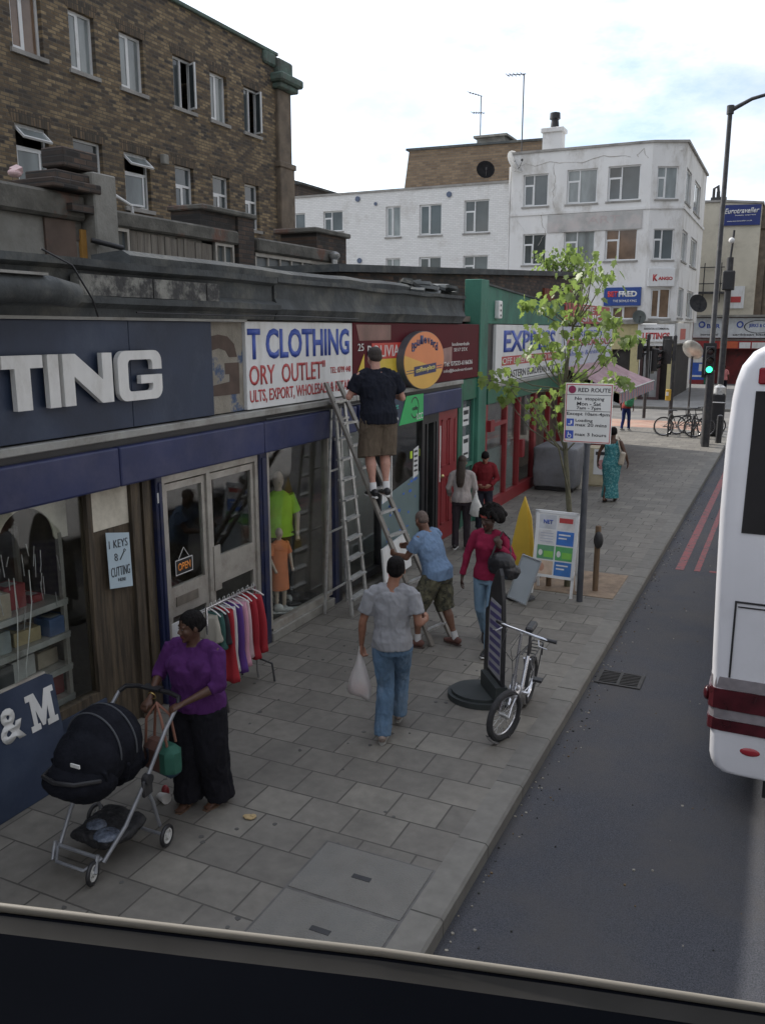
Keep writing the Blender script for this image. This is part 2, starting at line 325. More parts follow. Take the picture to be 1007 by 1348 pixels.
m_brickD = brickmat('sooty_brick', (.03, .026, .024), (.13, .085, .06), (.06, .055, .05), .235, .078, 'E', .011, dirt=(.035, .035, .035), dscale=.8, dlo=.42, dhi=.68, bump=.6, extra=.45)
m_brickDS = brickmat('sooty_brick_end', (.03, .026, .024), (.13, .085, .06), (.06, .055, .05), .235, .078, 'S', .011, dirt=(.035, .035, .035), dscale=.8, dlo=.42, dhi=.68, bump=.6, extra=.45)
m_brickB = brickmat('brown_brick_roofwall', (.12, .085, .055), (.21, .15, .095), (.13, .11, .09), .45, .15, 'S', .02, dirt=(.08, .06, .045), dscale=.35, bump=.3, extra=.3)
m_arch = brickmat('soldier_brick_arch', (.06, .05, .04), (.17, .12, .075), (.06, .055, .045), .075, .24, 'E', .012, bump=.5, extra=.4, offset=0)
m_whiteR = mat('white_painted_render', (.72, .72, .71), .8, .05, 1.2, .35, 25, dirt=(.40, .38, .34), dscale=.8, dlo=.50, dhi=.72, stretch=(1, 1, .45))
m_whiteB = brickmat('white_painted_brick', (.70, .70, .69), (.78, .78, .77), (.6, .6, .58), .3, .1, 'S', .012, dirt=(.42, .39, .35), dscale=.45, dlo=.55, dhi=.75, bump=.3, extra=.06)
m_sill = mat('stone_sill', (.34, .33, .31), .8, .2, 4, .3, 40, dirt=(.16, .15, .14), dscale=2)
m_conc = mat('grey_cement_render', (.27, .265, .24), .85, .2, 1.6, .35, 30, dirt=(.14, .13, .11), dscale=1.4, dlo=.42, dhi=.7)
m_concB = mat('buff_cement_render', (.58, .54, .44), .85, .12, 1.0, .25, 30, dirt=(.30, .27, .22), dscale=.5, dlo=.48, dhi=.75)
m_wood = mat('weathered_grey_boards', (.22, .20, .17), .85, .35, 2.5, .4, 25, stretch=(6, 6, .5), dirt=(.12, .10, .08), dscale=1.2)
m_coping = mat('mossy_coping', (.12, .115, .10), .9, .4, 4, .6, 20, dirt=(.17, .075, .05), dscale=1.1, dlo=.55, dhi=.68)
m_copper = mat('verdigris_stone', (.10, .15, .125), .85, .3, 4, .5, 20, dirt=(.09, .085, .075), dscale=3)
m_stonec = mat('brown_stone_column', (.17, .135, .10), .85, .25, 2.5, .4, 25, dirt=(.09, .075, .06), dscale=2)
m_grate = mat('iron_grate', (.05, .047, .044), .6, .3, 8, .3, 60, metal=.5)

# ================================================================== GROUND, ROAD, PAVEMENT
g = MB(); g.box(-400, 400, -300, 700, -.6, -.135); struct('ground', g, mat('ground_dull', (.11, .11, .105), .9, .3, .2))
g = MB()
g.box(-1.72, 14, -60, 400, -.4, -.12); struct('road', g, m_asph)
g = MB(); g.box(-70, -1.724, 34.9, 44.6, -.4, -.118); struct('side_street', g, mat('pale_side_street', (.15, .145, .14), .85, .25, .8, .4, 120, dirt=(.2, .19, .17), dscale=.5))
g = MB()   # pavement with a rounded corner at the side street
pts = [(-70, -12), (-1.95, -12), (-1.95, 32.0)]
pts += [(-4.52 + 2.5 * math.cos(R(a)), 32.0 + 2.5 * math.sin(R(a))) for a in range(10, 91, 10)] + [(-70, 34.5)]
g.prism(pts, Matrix.Translation((0, 0, -.3)), .3); struct('pavement', g, m_pave)
g = MB()
kp = [(-1.95, -12), (-1.95, 32.0)] + [(-4.52 + 2.5 * math.cos(R(a)), 32.0 + 2.5 * math.sin(R(a))) for a in range(10, 91, 10)] + [(-70, 34.5)]
ko = [(-1.72, -12), (-1.72, 32.0)] + [(-4.52 + 2.8 * math.cos(R(a)), 32.0 + 2.8 * math.sin(R(a))) for a in range(10, 91, 10)] + [(-70, 34.8)]
for i in range(len(kp) - 1):
    a, b, c, d = kp[i], kp[i + 1], ko[i + 1], ko[i]
    n = max(1, int(abs(b[1] - a[1]) / .92)) if i == 0 else 1
    for j in range(n):
        f0, f1 = j / n, (j + 1) / n; dz = random.uniform(-.004, .004) + .004; e = .003
        q = lambda p, r, f: (p[0] + (r[0] - p[0]) * f, p[1] + (r[1] - p[1]) * f)
        a1, b1, c1, d1 = q(a, b, f0), q(a, b, f1), q(d, c, f1), q(d, c, f0)
        ix = .02
        lo = [g.v((*p, -.3)) for p in (a1, b1, c1, d1)]
        c2, d2 = (c1[0] - ix, c1[1]), (d1[0] - ix, d1[1])
        hi = [g.v((*p, dz)) for p in (a1, b1, c2, d2)]; md = [g.v((*p, dz - .02)) for p in (c1, d1)]
        g.face(hi); g.face([hi[3], hi[2], md[0], md[1]]); g.face([md[1], md[0], lo[2], lo[3]]); g.face([lo[0], lo[3], md[1], hi[3], hi[0]]); g.face([lo[1], lo[2], md[0], hi[2], hi[1]])
struct('kerb', g, m_kerb)
g = MB(); g.prism([(-70, 44.7), (-2.3, 44.7), (-1.72, 45.6), (-1.72, 300), (-70, 300)], Matrix.Translation((0, 0, -.3)), .3); struct('far_pavement', g, mat('far_slabs', (.2, .2, .195), .85, .2, 2, dirt=(.15, .145, .14), dscale=.8))
g = MB(); g.prism([(-70, 44.45), (-2.2, 44.45), (-1.5, 45.5), (-1.5, 300), (-1.719, 300), (-1.719, 45.598), (-2.302, 44.699), (-70, 44.699)], Matrix.Translation((0, 0, -.3)), .305); struct('far_kerb', g, m_kerb)
g = MB(); g.box(-9.5, -2.6, 34.88, 38.8, -.3, -.112); struct('crossing_surface', g, m_tact)
g = MB()   # red route lines beside the kerb
g.box(-1.42, -1.29, 14.4, 31, -.119, -.116); g.box(-1.13, -1.04, 14.42, 31, -.119, -.116); g.box(-.9, 1.4, 14.45, 14.55, -.119, -.116)
struct('red_route_lines', g, m_red_line)
g = MB(); g.box(-3.4, -1.99, 11.95, 13.25, -.2, .008); struct('tree_pit', g, m_tan)
g = MB(); g.box(14, 18, -60, 400, -.4, 0); struct('opposite_pavement', g, m_pave)

# covers and drain
t = thing('inspection_cover', 'pair of concrete-filled pavement inspection covers near the kerb', 'manhole cover', (-2.37, 4.5, 0))
mb = MB(); mb.box(-2.83, -1.95, 3.87, 5.06, -.05, .003); mb.build('frame', mat('cover_frame_iron', (.10, .095, .09), .7, .3, 8), t)
mc = mat('cover_concrete', (.165, .158, .142), .85, .12, 5, .4, 90, dirt=(.15, .15, .14), dscale=2)
for y0, y1 in ((3.89, 4.44), (4.47, 5.04)):
    mb = MB(); mb.box(-2.81, -1.97, y0, y1, -.05, .008); p = mb.build('panel', mc, t)
    mb = MB(); mb.box(-2.46, -2.32, (y0 + y1) / 2 - .02, (y0 + y1) / 2 + .025, .0, .011); mb.build('lifting_slot', m_black, p)
t = thing('drain_grate', 'cast iron road drain grate in the gutter beside the kerb', 'drain', (-1.42, 9.36, -.12))
mb = MB(); mb.box(-1.67, -1.19, 9.18, 9.56, -.2, -.114); mb.build('pit', m_black, t)
mb = MB()
for x0, x1, y0, y1 in ((-1.68, -1.64, 9.17, 9.57), (-1.22, -1.18, 9.17, 9.57), (-1.64, -1.22, 9.17, 9.2), (-1.64, -1.22, 9.54, 9.57), (-1.445, -1.415, 9.2, 9.54)): mb.box(x0, x1, y0, y1, -.14, -.106)
for i in range(7):
    for x0 in (-1.64, -1.415): mb.bar((x0, 9.215 + i * .045, -.109), (x0 + .195, 9.255 + i * .045, -.109), .016, .01)
mb.build('bars', m_grate, t)

# ================================================================== WINDOWS
def window(parent, fr, d, a, b, c, e, style='side', depth=.13, glass=None, sill=True, fw=.055, msill=None, arch=None):
    glass = glass or m_glassd; F4 = frame_m(fr, d); w = b - a
    mb = MB(); mb.M = F4; z0, z1 = -depth - .03, -depth + .03
    mb.box(a, b, c, c + fw, z0, z1); mb.box(a, b, e - fw, e, z0, z1); mb.box(a, a + fw, c + fw, e - fw, z0, z1); mb.box(b - fw, b, c + fw, e - fw, z0, z1)
    panes = []; h = e - c
    def sash(u0, u1, v0, v1, M=None, name='sash', par=None):
        s = MB(); s.M = F4 @ (M or IDM); q = .045
        s.box(u0, u1, v0, v0 + q, -.02, .025); s.box(u0, u1, v1 - q, v1, -.02, .025); s.box(u0, u0 + q, v0 + q, v1 - q, -.02, .025); s.box(u1 - q, u1, v0 + q, v1 - q, -.02, .025)
        s.box(u0 + q, u1 - q, v0 + q, v1 - q, -.004, .006, 1)
        return s
    T = lambda z: Matrix.Translation((0, 0, z)); sashes = []
    if style == 'side':        # two lights side by side, left one a sash
        m_ = a + w * .46; mb.box(m_ - .03, m_ + .03, c + fw, e - fw, z0, z1); panes = [(m_ + .03, b - fw, c + fw, e - fw)]; sashes = [(a + fw, m_ - .03, c + fw, e - fw, T(-depth + .02))]
    elif style == 'toplight':  # small light over sash at left, fixed right
        m_ = a + w * .42; t_ = e - h * .33; mb.box(m_ - .03, m_ + .03, c + fw, e - fw, z0, z1); mb.box(a + fw, m_ - .03, t_ - .025, t_ + .025, z0, z1)
        panes = [(m_ + .03, b - fw, c + fw, e - fw), (a + fw, m_ - .03, t_ + .025, e - fw)]; sashes = [(a + fw, m_ - .03, c + fw, t_ - .025, T(-depth + .02))]
    elif style == 'open_top':  # top light hung out, lower sash swung out
        t_ = e - h * .36; m_ = a + w * .9; mb.box(a + fw, b - fw, t_ - .03, t_ + .03, z0, z1)
        panes = [(a + w * .75, b - fw, c + fw, t_ - .03)]; mb.box(a + w * .75 - .03, a + w * .75, c + fw, t_ - .03, z0, z1)
        Mt = Matrix.Translation((0, e - fw, -depth + .03)) @ Matrix.Rotation(R(-48), 4, 'X') @ Matrix.Translation((0, -(e - fw), 0))
        Ms = Matrix.Translation((a + fw, 0, -depth + .03)) @ Matrix.Rotation(R(-9), 4, 'Y') @ Matrix.Translation((-(a + fw), 0, 0))
        sashes = [(a + fw, b - fw, t_ + .03, e - fw, Mt), (a + fw, a + w * .75 - .03, c + fw, t_ - .03, Ms)]
    elif style == 'open_out':  # whole casement swung out from the right
        m_ = a + w * .5; mb.box(m_ - .03, m_ + .03, c + fw, e - fw, z0, z1); panes = [(a + fw, m_ - .03, c + fw, e - fw)]
        Ms = Matrix.Translation((b - fw, 0, -depth + .03)) @ Matrix.Rotation(R(68), 4, 'Y') @ Matrix.Translation((-(b - fw), 0, 0))
        sashes = [(m_ + .03, b - fw, c + fw, e - fw, Ms)]
    elif style == 'open_left':
        m_ = a + w * .5; mb.box(m_ - .03, m_ + .03, c + fw, e - fw, z0, z1); panes = [(m_ + .03, b - fw, c + fw, e - fw)]
        Ms = Matrix.Translation((a + fw, 0, -depth + .03)) @ Matrix.Rotation(R(-60), 4, 'Y') @ Matrix.Translation((-(a + fw), 0, 0))
        sashes = [(a + fw, m_ - .03, c + fw, e - fw, Ms)]
    elif style == 'cross':
        t_ = e - h * .38; m_ = a + w * .5; mb.box(a + fw, b - fw, t_ - .03, t_ + .03, z0, z1); mb.box(m_ - .03, m_ + .03, c + fw, t_ - .03, z0, z1)
        panes = [(a + fw, b - fw, t_ + .03, e - fw), (m_ + .03, b - fw, c + fw, t_ - .03)]; sashes = [(a + fw, m_ - .03, c + fw, t_ - .03, T(-depth + .02))]
    f = mb.build('window', m_upvc, parent)
    for p in panes:
        q = MB(); q.M = F4; q.box(*p, -depth - .012, -depth - .004); q.build('pane', glass, f)
    for s_ in sashes:
        q = sash(*s_[:4], s_[4]); q.build('sash', [m_upvc, glass], f)
    if style.startswith('open'):
        q = MB(); q.M = F4; q.box(a + .02, b - .02, c + .02, e - .02, -depth - .6, -depth - .58); q.build('room_beyond', m_dark, f)
    if sill:
        q = MB(); q.M = F4; q.box(a - .08, b + .08, c - .09, c - .003, -depth + .03, .06); q.build('sill', msill or m_sill, f)
    if arch:
        q = MB(); q.M = F4; q.prism([(a - .05, e + .003), (b + .05, e + .003), (b + .16, e + .24), (a - .16, e + .24)], T(-.01), .014); q.build('lintel', arch, f)
    return f

# ================================================================== BRICK BUILDING (rear left)
BX = -15.0; sc = 15 / 13.
def bz(z): return CAMZ + (z - CAMZ) * sc
top = [(y0 * sc, y1 * sc) for y0, y1 in ((12.28, 13.0), (13.68, 14.36), (15.07, 15.8), (16.78, 17.5), (18.15, 18.83), (19.55, 20.25))]
low = [(y0 * sc, y1 * sc) for y0, y1 in ((12.17, 12.95), (13.58, 14.38), (15.01, 15.82), (16.68, 17.36), (18.1, 18.8), (19.47, 20.12))]
YE = 24.75
bb = thing('brick_building', 'long yellow stock brick building with open white windows behind the shops', 'building', (BX - 4, 15, 0))
ext = [(y - 1.62 * k, y + .8 - 1.62 * k) for y in (12.28 * sc,) for k in (1, 2, 3, 4, 5)]
holes = [(a, b, bz(8.66), bz(9.74)) for a, b in top + ext] + [(a, b, bz(6.30), bz(7.42)) for a, b in low + ext]
mb = MB(); wall_holes(mb, 'E', BX, 3, YE - .3, 0, bz(10.80), holes, .16)
mb.build('wall', m_brickY, bb)
mb = MB(); mb.box(BX - 8, BX - 7.7, 3, YE, 0, bz(10.8)); mb.box(BX - 7.7, BX - .16, YE - .25, YE - .02, 0, bz(10.8)); mb.box(BX - 7.7, BX - .16, 3, 3.25, 0, bz(10.8)); mb.build('end_wall', m_brickYS, bb)
mb = MB(); mb.box(BX - 8, BX - .17, 3, YE - .3, bz(10.5), bz(10.6)); mb.build('roof', m_felt, bb)
mb = MB(); mb.box(BX - .2, BX + .08, 3, YE - .35, bz(10.80) + .002, bz(10.80) + .1, bev=.015); mb.build('coping', m_copper, bb)
mb = MB()
mb.box(BX - .6, BX + .16, YE - .5, YE + .35, 0, bz(8.1), 0, .03); mb.box(BX - .58, BX + .12, YE - .48, YE + .28, bz(8.1) + .002, bz(10.0), 0, .03)
mb.box(BX - .64, BX + .2, YE - .56, YE + .4, bz(8.1) - .07, bz(8.1) + .1, 0, .02)
mb.build('corner_pier', m_stonec, bb)
mb = MB(); mb.box(BX - .66, BX + .3, YE - .6, YE + .45, bz(10.0) + .002, bz(10.14), 0, .03); mb.box(BX - .74, BX + .42, YE - .72, YE + .58, bz(10.14) + .002, bz(10.36), 0, .05)
mb.box(BX - .6, BX + .2, YE - .5, YE + .32, bz(10.36) + .002, bz(10.75), 0, .06); mb.box(BX - .5, BX + .1, YE - 1.15, YE - .5, bz(10.5), bz(10.82), 0, .05); mb.build('corner_capital', m_copper, bb)
st_t = ['side', 'side', 'side', 'open_out', 'side', 'open_out']; st_l = ['open_top', 'cross', 'open_top', 'cross', 'cross', 'cross']
for i, (a, b) in enumerate(top): window(bb, 'E', BX, a, b, bz(8.66), bz(9.74), st_t[i], .14, m_glassb if i == 0 else (m_glassc if i in (1, 2, 4) else m_glassd), arch=m_arch)
for i, (a, b) in enumerate(low): window(bb, 'E', BX, a, b, bz(6.30), bz(7.42), st_l[i], .14, m_glassc if i in (0, 2) else m_glassd, arch=m_arch)
for a, b in ext:
    window(bb, 'E', BX, a, b, bz(8.66), bz(9.74), 'side', .14, arch=m_arch); window(bb, 'E', BX, a, b, bz(6.30), bz(7.42), 'cross', .14, arch=m_arch)
mb = MB(); p = PX(217, 210, BX + .15); mb.obox(p, (.14, .2, .24), bev=.02); mb.build('vent_box', m_conc, bb)
mb = MB(); q = PX(150, 256, BX + .2); mb.tube([q, q + Vector((0, .6, -.18)), q + Vector((0, .65, -.5))], .04, seg=8); mb.build('waste_pipe', m_upvc, bb, smooth=True)

# ================================================================== ROOFTOP OUTBUILDINGS behind the parade (plane x ~ -9)
t = thing('rendered_outbuilding', 'low grey rendered outbuilding with sooty flat coping at the far left of the roofs', 'outbuilding', (-9.8, 8, 4))
mb = MB(); mb.box(-10.6, -9.02, 3, 9.42, 3.9, 5.2); mb.build('wall', m_conc, t)
mb = MB(); mb.box(-10.7, -8.9, 3, 9.46, 5.202, 5.54, bev=.04); mb.box(-10.6, -9.0, 8.9, 9.44, 4.95, 5.2); mb.build('coping', m_coping, t)
mb = MB(); mb.box(-9.02, -8.985, 8.78, 9.32, 4.3, 5.19); mb.build('door', mat('rust_brown_door', (.14, .10, .08), .8, .35, 2, dirt=(.22, .09, .05), dscale=1.6, dlo=.5, dhi=.7), t)
mb = MB(); mb.box(-9.02, -8.97, 9.40, 9.5, 4.3, 5.1); mb.build('door_post', mat('orange_timber', (.45, .24, .06), .7, .2, 3), t)
t = thing('rendered_chimney_pier', 'grey cement pier with stepped dark brick slabs on top between the roof sheds', 'chimney', (-9, 9.6, 4))
mb = MB(); mb.box(-9.4, -8.78, 9.5, 9.95, 3.9, 5.85, bev=.02); mb.build('pier', m_conc, t)
mb = MB(); mb.box(-9.5, -8.75, 8.75, 9.62, 5.56, 5.68, bev=.015); mb.box(-9.4, -8.85, 8.9, 9.6, 5.68, 5.80, bev=.015); mb.box(-9.3, -8.9, 9.1, 9.75, 5.87, 6.12, bev=.02); mb.box(-9.45, -8.8, 9.1, 9.5, 5.3, 5.4); mb.build('brick_cap', m_brickD, t)
mb = MB(); mb.cyl((-8.8, 9.4, 4.95), (-8.55, 9.75, 4.86), .035); mb.build('pipe_stub', m_black, t, smooth=True)
t = thing('boarded_lean_to', 'lean-to with upright grey boards and a mossy coping on the shop roof', 'outbuilding', (-9.5, 11.5, 4))
mb = MB(); mb.box(-9.9, -9.03, 9.96, 12.2, 3.9, 5.2); mb.box(-9.9, -9.3, 12.2, 13.1, 3.9, 5.1); mb.build('wall', m_conc, t)
mb = MB(); n = 13
for i in range(n):
    y0 = 10.42 + i * (12.45 - 10.42) / n; mb.box(-9.03, -9.0 + random.uniform(-.008, .012), y0 + .006, y0 + 2.03 / n - .006, 4.2, 5.17 + random.uniform(-.02, .02))
mb.build('boards', m_wood, t)
for a_, b_, n_ in ((10.05, 10.38, 0), (12.5, 13.05, 1)):
    mb = MB(); mb.box(-9.03, -8.97, a_, a_ + .05, 4.3, 5.15); mb.box(-9.03, -8.97, b_ - .05, b_, 4.3, 5.15); mb.box(-9.03, -8.97, a_, b_, 5.15, 5.2)
    if n_: mb.box(-9.03, -8.97, 12.75, 12.79, 4.3, 5.15)
    f = mb.build('window_frame', m_alu, t); mb = MB(); mb.box(-9.04, -9.02, a_ + .05, b_ - .05, 4.3, 5.15); mb.build('pane', m_glassd, f)
mb = MB(); mb.box(-9.6, -8.92, 9.96, 13.15, 5.2, 5.43, bev=.03); mb.build('coping', m_coping, t)
t = thing('brick_chimney_stub', 'squat sooty brick stub between the boarded lean-to and the glazed shed', 'chimney', (-9.2, 13.4, 4))
mb = MB(); mb.box(-9.6, -8.95, 13.16, 13.66, 3.9, 5.68); mb.box(-9.6, -9.0, 12.15, 13.159, 5.43, 5.68); mb.build('shaft', m_brickD, t)
mb = MB(); mb.box(-9.65, -8.9, 12.1, 13.71, 5.682, 5.77, bev=.02); mb.build('cap', m_coping, t)
t = thing('glazed_shed', 'low shed with a row of upright frosted panes on the shop roof', 'outbuilding', (-9.6, 15, 4))
mb = MB(); mb.box(-10.2, -9.05, 13.68, 16.75, 3.9, 5.13); mb.build('wall', m_conc, t)
mb = MB()
for i in range(8): y0 = 13.72 + i * .42; mb.box(-9.05, -8.98, y0, y0 + .045, 4.4, 5.12)
mb.box(-9.05, -8.97, 13.72, 16.7, 5.06, 5.13); fr_ = mb.build('window_frame', m_alu, t)
mb = MB(); mb.box(-9.05, -9.02, 13.74, 16.68, 4.4, 5.06); mb.build('pane', mat('frosted_pane', (.16, .18, .185), .4, .25, 1.5), fr_)
mb = MB(); mb.box(-10.3, -8.9, 13.72, 16.85, 5.132, 5.38, bev=.03); mb.build('coping', m_coping, t)
t = thing('brick_pier', 'short dark brick pier with a flat cap at the right end of the glazed shed', 'chimney', (-9.2, 16.8, 4))
mb = MB(); mb.box(-9.8, -8.95, 15.95, 17.25, 5.39, 5.68); mb.box(-9.8, -8.95, 16.87, 17.25, 3.9, 5.39); mb.build('shaft', m_brickD, t)
mb = MB(); mb.box(-9.9, -8.88, 15.8, 17.35, 5.682, 5.78, bev=.02); mb.build('cap', m_coping, t)
t = thing('vent_pipe', 'pale metal vent pipe with a cowl beside the dark brick pier', 'pipe', (-8.9, 16.5, 4))
mb = MB(); mb.cyl((-8.82, 16.45, 4.3), (-8.82, 16.45, 5.2), .07); mb.build('pipe', m_steel, t, smooth=True)
mb = MB(); mb.tube([(-8.82, 16.45, 5.18), (-8.82, 16.45, 5.24), (-8.82, 16.45, 5.3), (-8.82, 16.45, 5.35)], [.07, .12, .12, .03], seg=12); mb.build('cowl', m_steel, t, smooth=True)
t = thing('plastic_gutter_length', 'loose white plastic box lying on the roof edge below the glazed shed', 'box', (-8.7, 13.9, 4.6))
mb = MB(); mb.box(-8.75, -8.6, 13.4, 14.45, 4.68, 4.78, bev=.02); mb.build('body', m_upvc, t)
mb = MB(); mb.box(-8.6, -8.585, 13.45, 13.6, 4.69, 4.71); mb.box(-8.6, -8.585, 13.45, 13.6, 4.73, 4.75); mb.build('slot', m_black, t)
t = MB(); q = PX(20, 228, -9.1); t.ell(q, (.07, .1, .05), seg=10); t.obox(q + Vector((0, .03, .04)), (.1, .12, .08), (0.5, .4, .1)); tag(t.build('plastic_bag', mat('pink_white_plastic', (.6, .42, .42), .5, .2, 15)), 'crumpled pale pink plastic bag on the outbuilding coping', 'bag')

g = MB()
for _ in range(520):
    near = random.random() < .6; y = random.uniform(3.5, 22); x = -1.7 + abs(random.gauss(0, .12)) if near else random.uniform(-1.6, 2.5); r_ = random.uniform(.004, .014)
    g.prism([(x + r_ * math.cos(R(a)) * random.uniform(.5, 1.2), y + r_ * math.sin(R(a)) * random.uniform(.5, 1.2)) for a in range(0, 360, 72)], Matrix.Translation((0, 0, -.119)), random.uniform(.003, .01), random.randrange(3))
tag(g.build('road_grit', [mat('grit_pale', (.28, .26, .22), .9), mat('grit_brown', (.13, .09, .05), .9), mat('grit_dark', (.03, .03, .03), .9)]), 'scattered grit and dry leaf bits along the gutter and on the asphalt', 'grit', kind='stuff')
# ================================================================== SHOP PARADE  (facade plane x = -5.5)
FX = -5.5
pr = thing('shop_parade', 'single-storey shop parade with navy shutter boxes and dark weathered cornice', 'building', (FX, 8.5, 0))
mb = MB()
mb.box(-9.0, -8.85, -6, 14.95, 0, 3.95); mb.box(-8.85, -5.62, -6, -5.8, 0, 3.95); mb.box(-8.85, -5.62, 6.46, 6.56, 0, 3.95); mb.box(-8.85, -5.62, 10.08, 10.18, 0, 3.95); mb.box(-8.85, -5.62, 13.93, 14.0, 0, 3.95); mb.box(-8.85, -5.62, 14.85, 14.95, 0, 3.95)
mb.box(-5.8, -5.62, -6, 14.95, 2.75, 3.95)
mb.build('wall', m_room, pr)
mb = MB(); mb.box(-9.3, -5.5, -6, 15.0, 3.96, 4.08); mb.build('roof', m_felt, pr)
mb = MB(); mb.box(-8.85, -5.6, -6, 14.85, -.02, .012); mb.build('floor', m_shopfloor, pr)
mb = MB(); mb.box(-8.85, -5.63, -5.8, 14.85, 2.72, 2.745); mb.build('ceiling', mat('shop_ceiling', (.6, .58, .54), .9, .1, 2), pr)
# cornice: moulded profile run along Y
def run(mb, prof, y0, y1, m=0, n=1, jit=0):
    ys = [y0 + (y1 - y0) * i / n for i in range(n + 1)]; rings = []
    for y in ys:
        dj = random.uniform(-jit, jit); rings.append([mb.v((x, y, z + dj * (1 if z > 4 else .3))) for x, z in prof])
    for i in range(n):
        for k in range(len(prof)):
            k2 = (k + 1) % len(prof); mb.face([rings[i][k], rings[i][k2], rings[i + 1][k2], rings[i + 1][k]], m)
    mb.face(rings[0][::-1], m); mb.face(rings[-1], m)
mb = MB(); run(mb, [(-5.62, 3.86), (-5.4, 3.86), (-5.38, 3.93), (-5.3, 3.97), (-5.3, 4.03), (-5.42, 4.08), (-5.42, 4.24), (-5.34, 4.27), (-5.34, 4.33), (-5.62, 4.33), (-5.62, 4.1)], -6, 8.6, n=24, jit=.012)
run(mb, [(-5.62, 3.86), (-5.4, 3.86), (-5.38, 3.92), (-5.33, 3.98), (-5.4, 4.1), (-5.4, 4.26), (-5.34, 4.28), (-5.34, 4.33), (-5.62, 4.33), (-5.62, 4.1)], 8.62, 14.9, n=14, jit=.012)
mb.build('cornice', m_grime, pr, smooth=True, angle=30)
mb = MB(); run(mb, [(-6.1, 4.08), (-5.63, 4.08), (-5.63, 4.42), (-5.72, 4.47), (-6.1, 4.44)], 6.5, 13.2, n=12, jit=.012); mb.build('parapet', m_grime, pr, smooth=True, angle=30)
mb = MB(); mb.tube([(-5.22, -6, 4.06), (-5.22, 5.1, 4.05), (-5.24, 5.35, 4.02), (-5.3, 5.45, 3.98)], [.11, .11, .1, .03], seg=12); mb.build('lead_roll', m_grime, pr, smooth=True)
mb = MB(); mb.box(-5.33, -5.12, -6, 5.0, 4.15, 4.17); mb.build('lead_edge', m_trim, pr)
mb = MB()
for y0, y1 in ((5.5, 6.4), (6.42, 7.2), (7.22, 7.42)): mb.box(-5.4, -5.30, y0, y1, 4.03, 4.2)
mb.build('exposed_render', mat('flaking_render', (.2, .2, .18), .9, .3, 4, .6, 30, dirt=(.05, .05, .05), dscale=5, dlo=.42, dhi=.55), pr)
# rubble and slates at the green end
mb = MB()
for i in range(26):
    y = random.uniform(13.0, 15.0); mb.obox((random.uniform(-5.9, -5.5), y, 4.36 + random.uniform(0, .16)), (random.uniform(.15, .35), random.uniform(.2, .45), .05), (random.uniform(-.3, .3), random.uniform(-.3, .3), random.uniform(0, 3)), i % 2)
mb.build('loose_slates', [m_grime, mat('grey_slate', (.16, .17, .17), .7, .3, 4)], pr)
for y0, y1 in ((-6, 10.64), (10.66, 14.98)):
    mb = MB(); mb.box(-5.6, -5.38, y0, y1, 2.785, 2.855, bev=.008); mb.build('gutter_trim', m_trim, pr)
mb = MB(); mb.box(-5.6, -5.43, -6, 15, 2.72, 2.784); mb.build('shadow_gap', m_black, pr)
for y0, y1 in ((-6, 3.0), (3.004, 5.9), (5.904, 8.28), (8.284, 10.62), (10.7, 14.85)):
    mb = MB(); mb.box(-5.62, -5.36, y0, y1, 2.36, 2.72, bev=.02, seg=2); mb.build('shutter_box', m_blue, pr)
for y0, y1 in ((6.46, 6.56), (8.28, 8.44), (10.03, 10.2)):
    mb = MB(); mb.box(-5.6, -5.44, y0, y1, 0, 2.36, bev=.012); mb.box(-5.44, -5.425, y0 + .03, y1 - .03, .1, 2.3, bev=.004); mb.build('pilaster', m_bluepil, pr)
# key-cutting shop window
mb = MB(); mb.box(-5.56, -5.46, 5.56, 5.62, .42, 2.36); mb.box(-5.56, -5.46, -6, 5.56, .42, .5); mb.box(-5.56, -5.46, 2.2, 2.27, .5, 2.36); wf = mb.build('window_frame', m_brown, pr)
mb = MB(); mb.box(-5.515, -5.505, -5.8, 5.56, .5, 2.36); mb.build('pane', m_glass, wf)
mb = MB(); mb.box(-5.58, -5.44, -6, 5.62, 0, .42); mb.build('stall_riser', m_navy, pr)
mb = MB(); mb.box(-5.6, -5.5, 5.62, 6.46, 0, 2.36); mb.box(-5.5, -5.47, 6.3, 6.4, 0, 2.36); mb.box(-5.5, -5.455, 6.12, 6.24, 0, 2.36); mb.build('timber_panel', m_brown, pr)
mb = MB(); mb.box(-5.499, -5.49, 5.63, 6.11, 1.98, 2.36); mb.build('cream_panel', m_cream, pr)  # carries the cream of the reflected bus on past the window frame
# door pair
mb = MB(); mb.box(-5.55, -5.47, 6.56, 6.62, 0, 2.36); mb.box(-5.55, -5.47, 8.22, 8.28, 0, 2.36); mb.box(-5.55, -5.47, 6.62, 8.22, 2.27, 2.36); mb.box(-5.55, -5.47, 7.3, 7.36, 0, 2.27); mb.build('door_frame', m_alu, pr)
def door(y0, y1, kick0, kick1, x=-5.52):
    mb = MB(); w = .055
    for a, b, c, e in ((y0, y0 + w, .01, 2.25), (y1 - w, y1, .01, 2.25), (y0 + w, y1 - w, 2.18, 2.25), (y0 + w, y1 - w, .01, .1), (y0 + w, y1 - w, kick0, kick1)): mb.box(x - .02, x + .025, a, b, c, e)
    d = mb.build('door', m_alu, pr)
    mb = MB(); mb.box(x - .004, x + .004, y0 + w, y1 - w, kick1, 2.18); mb.box(x - .004, x + .004, y0 + w, y1 - w, .1, kick0); mb.build('pane', m_glass, d)
    return d
d = door(6.625, 7.295, .86, 1.17)
mb = MB(); mb.box(-5.495, -5.485, 6.74, 7.1, .96, 1.06); mb.build('letterbox', mat('brass_grey', (.22, .2, .17), .5, .2, 9, metal=.5), d)
mb = MB(); mb.box(-5.5, -5.488, 6.63, 7.29, .1, .8); lp = mb.build('lower_panel', m_white, d)
d = door(7.365, 8.215, 1.0, 1.32)
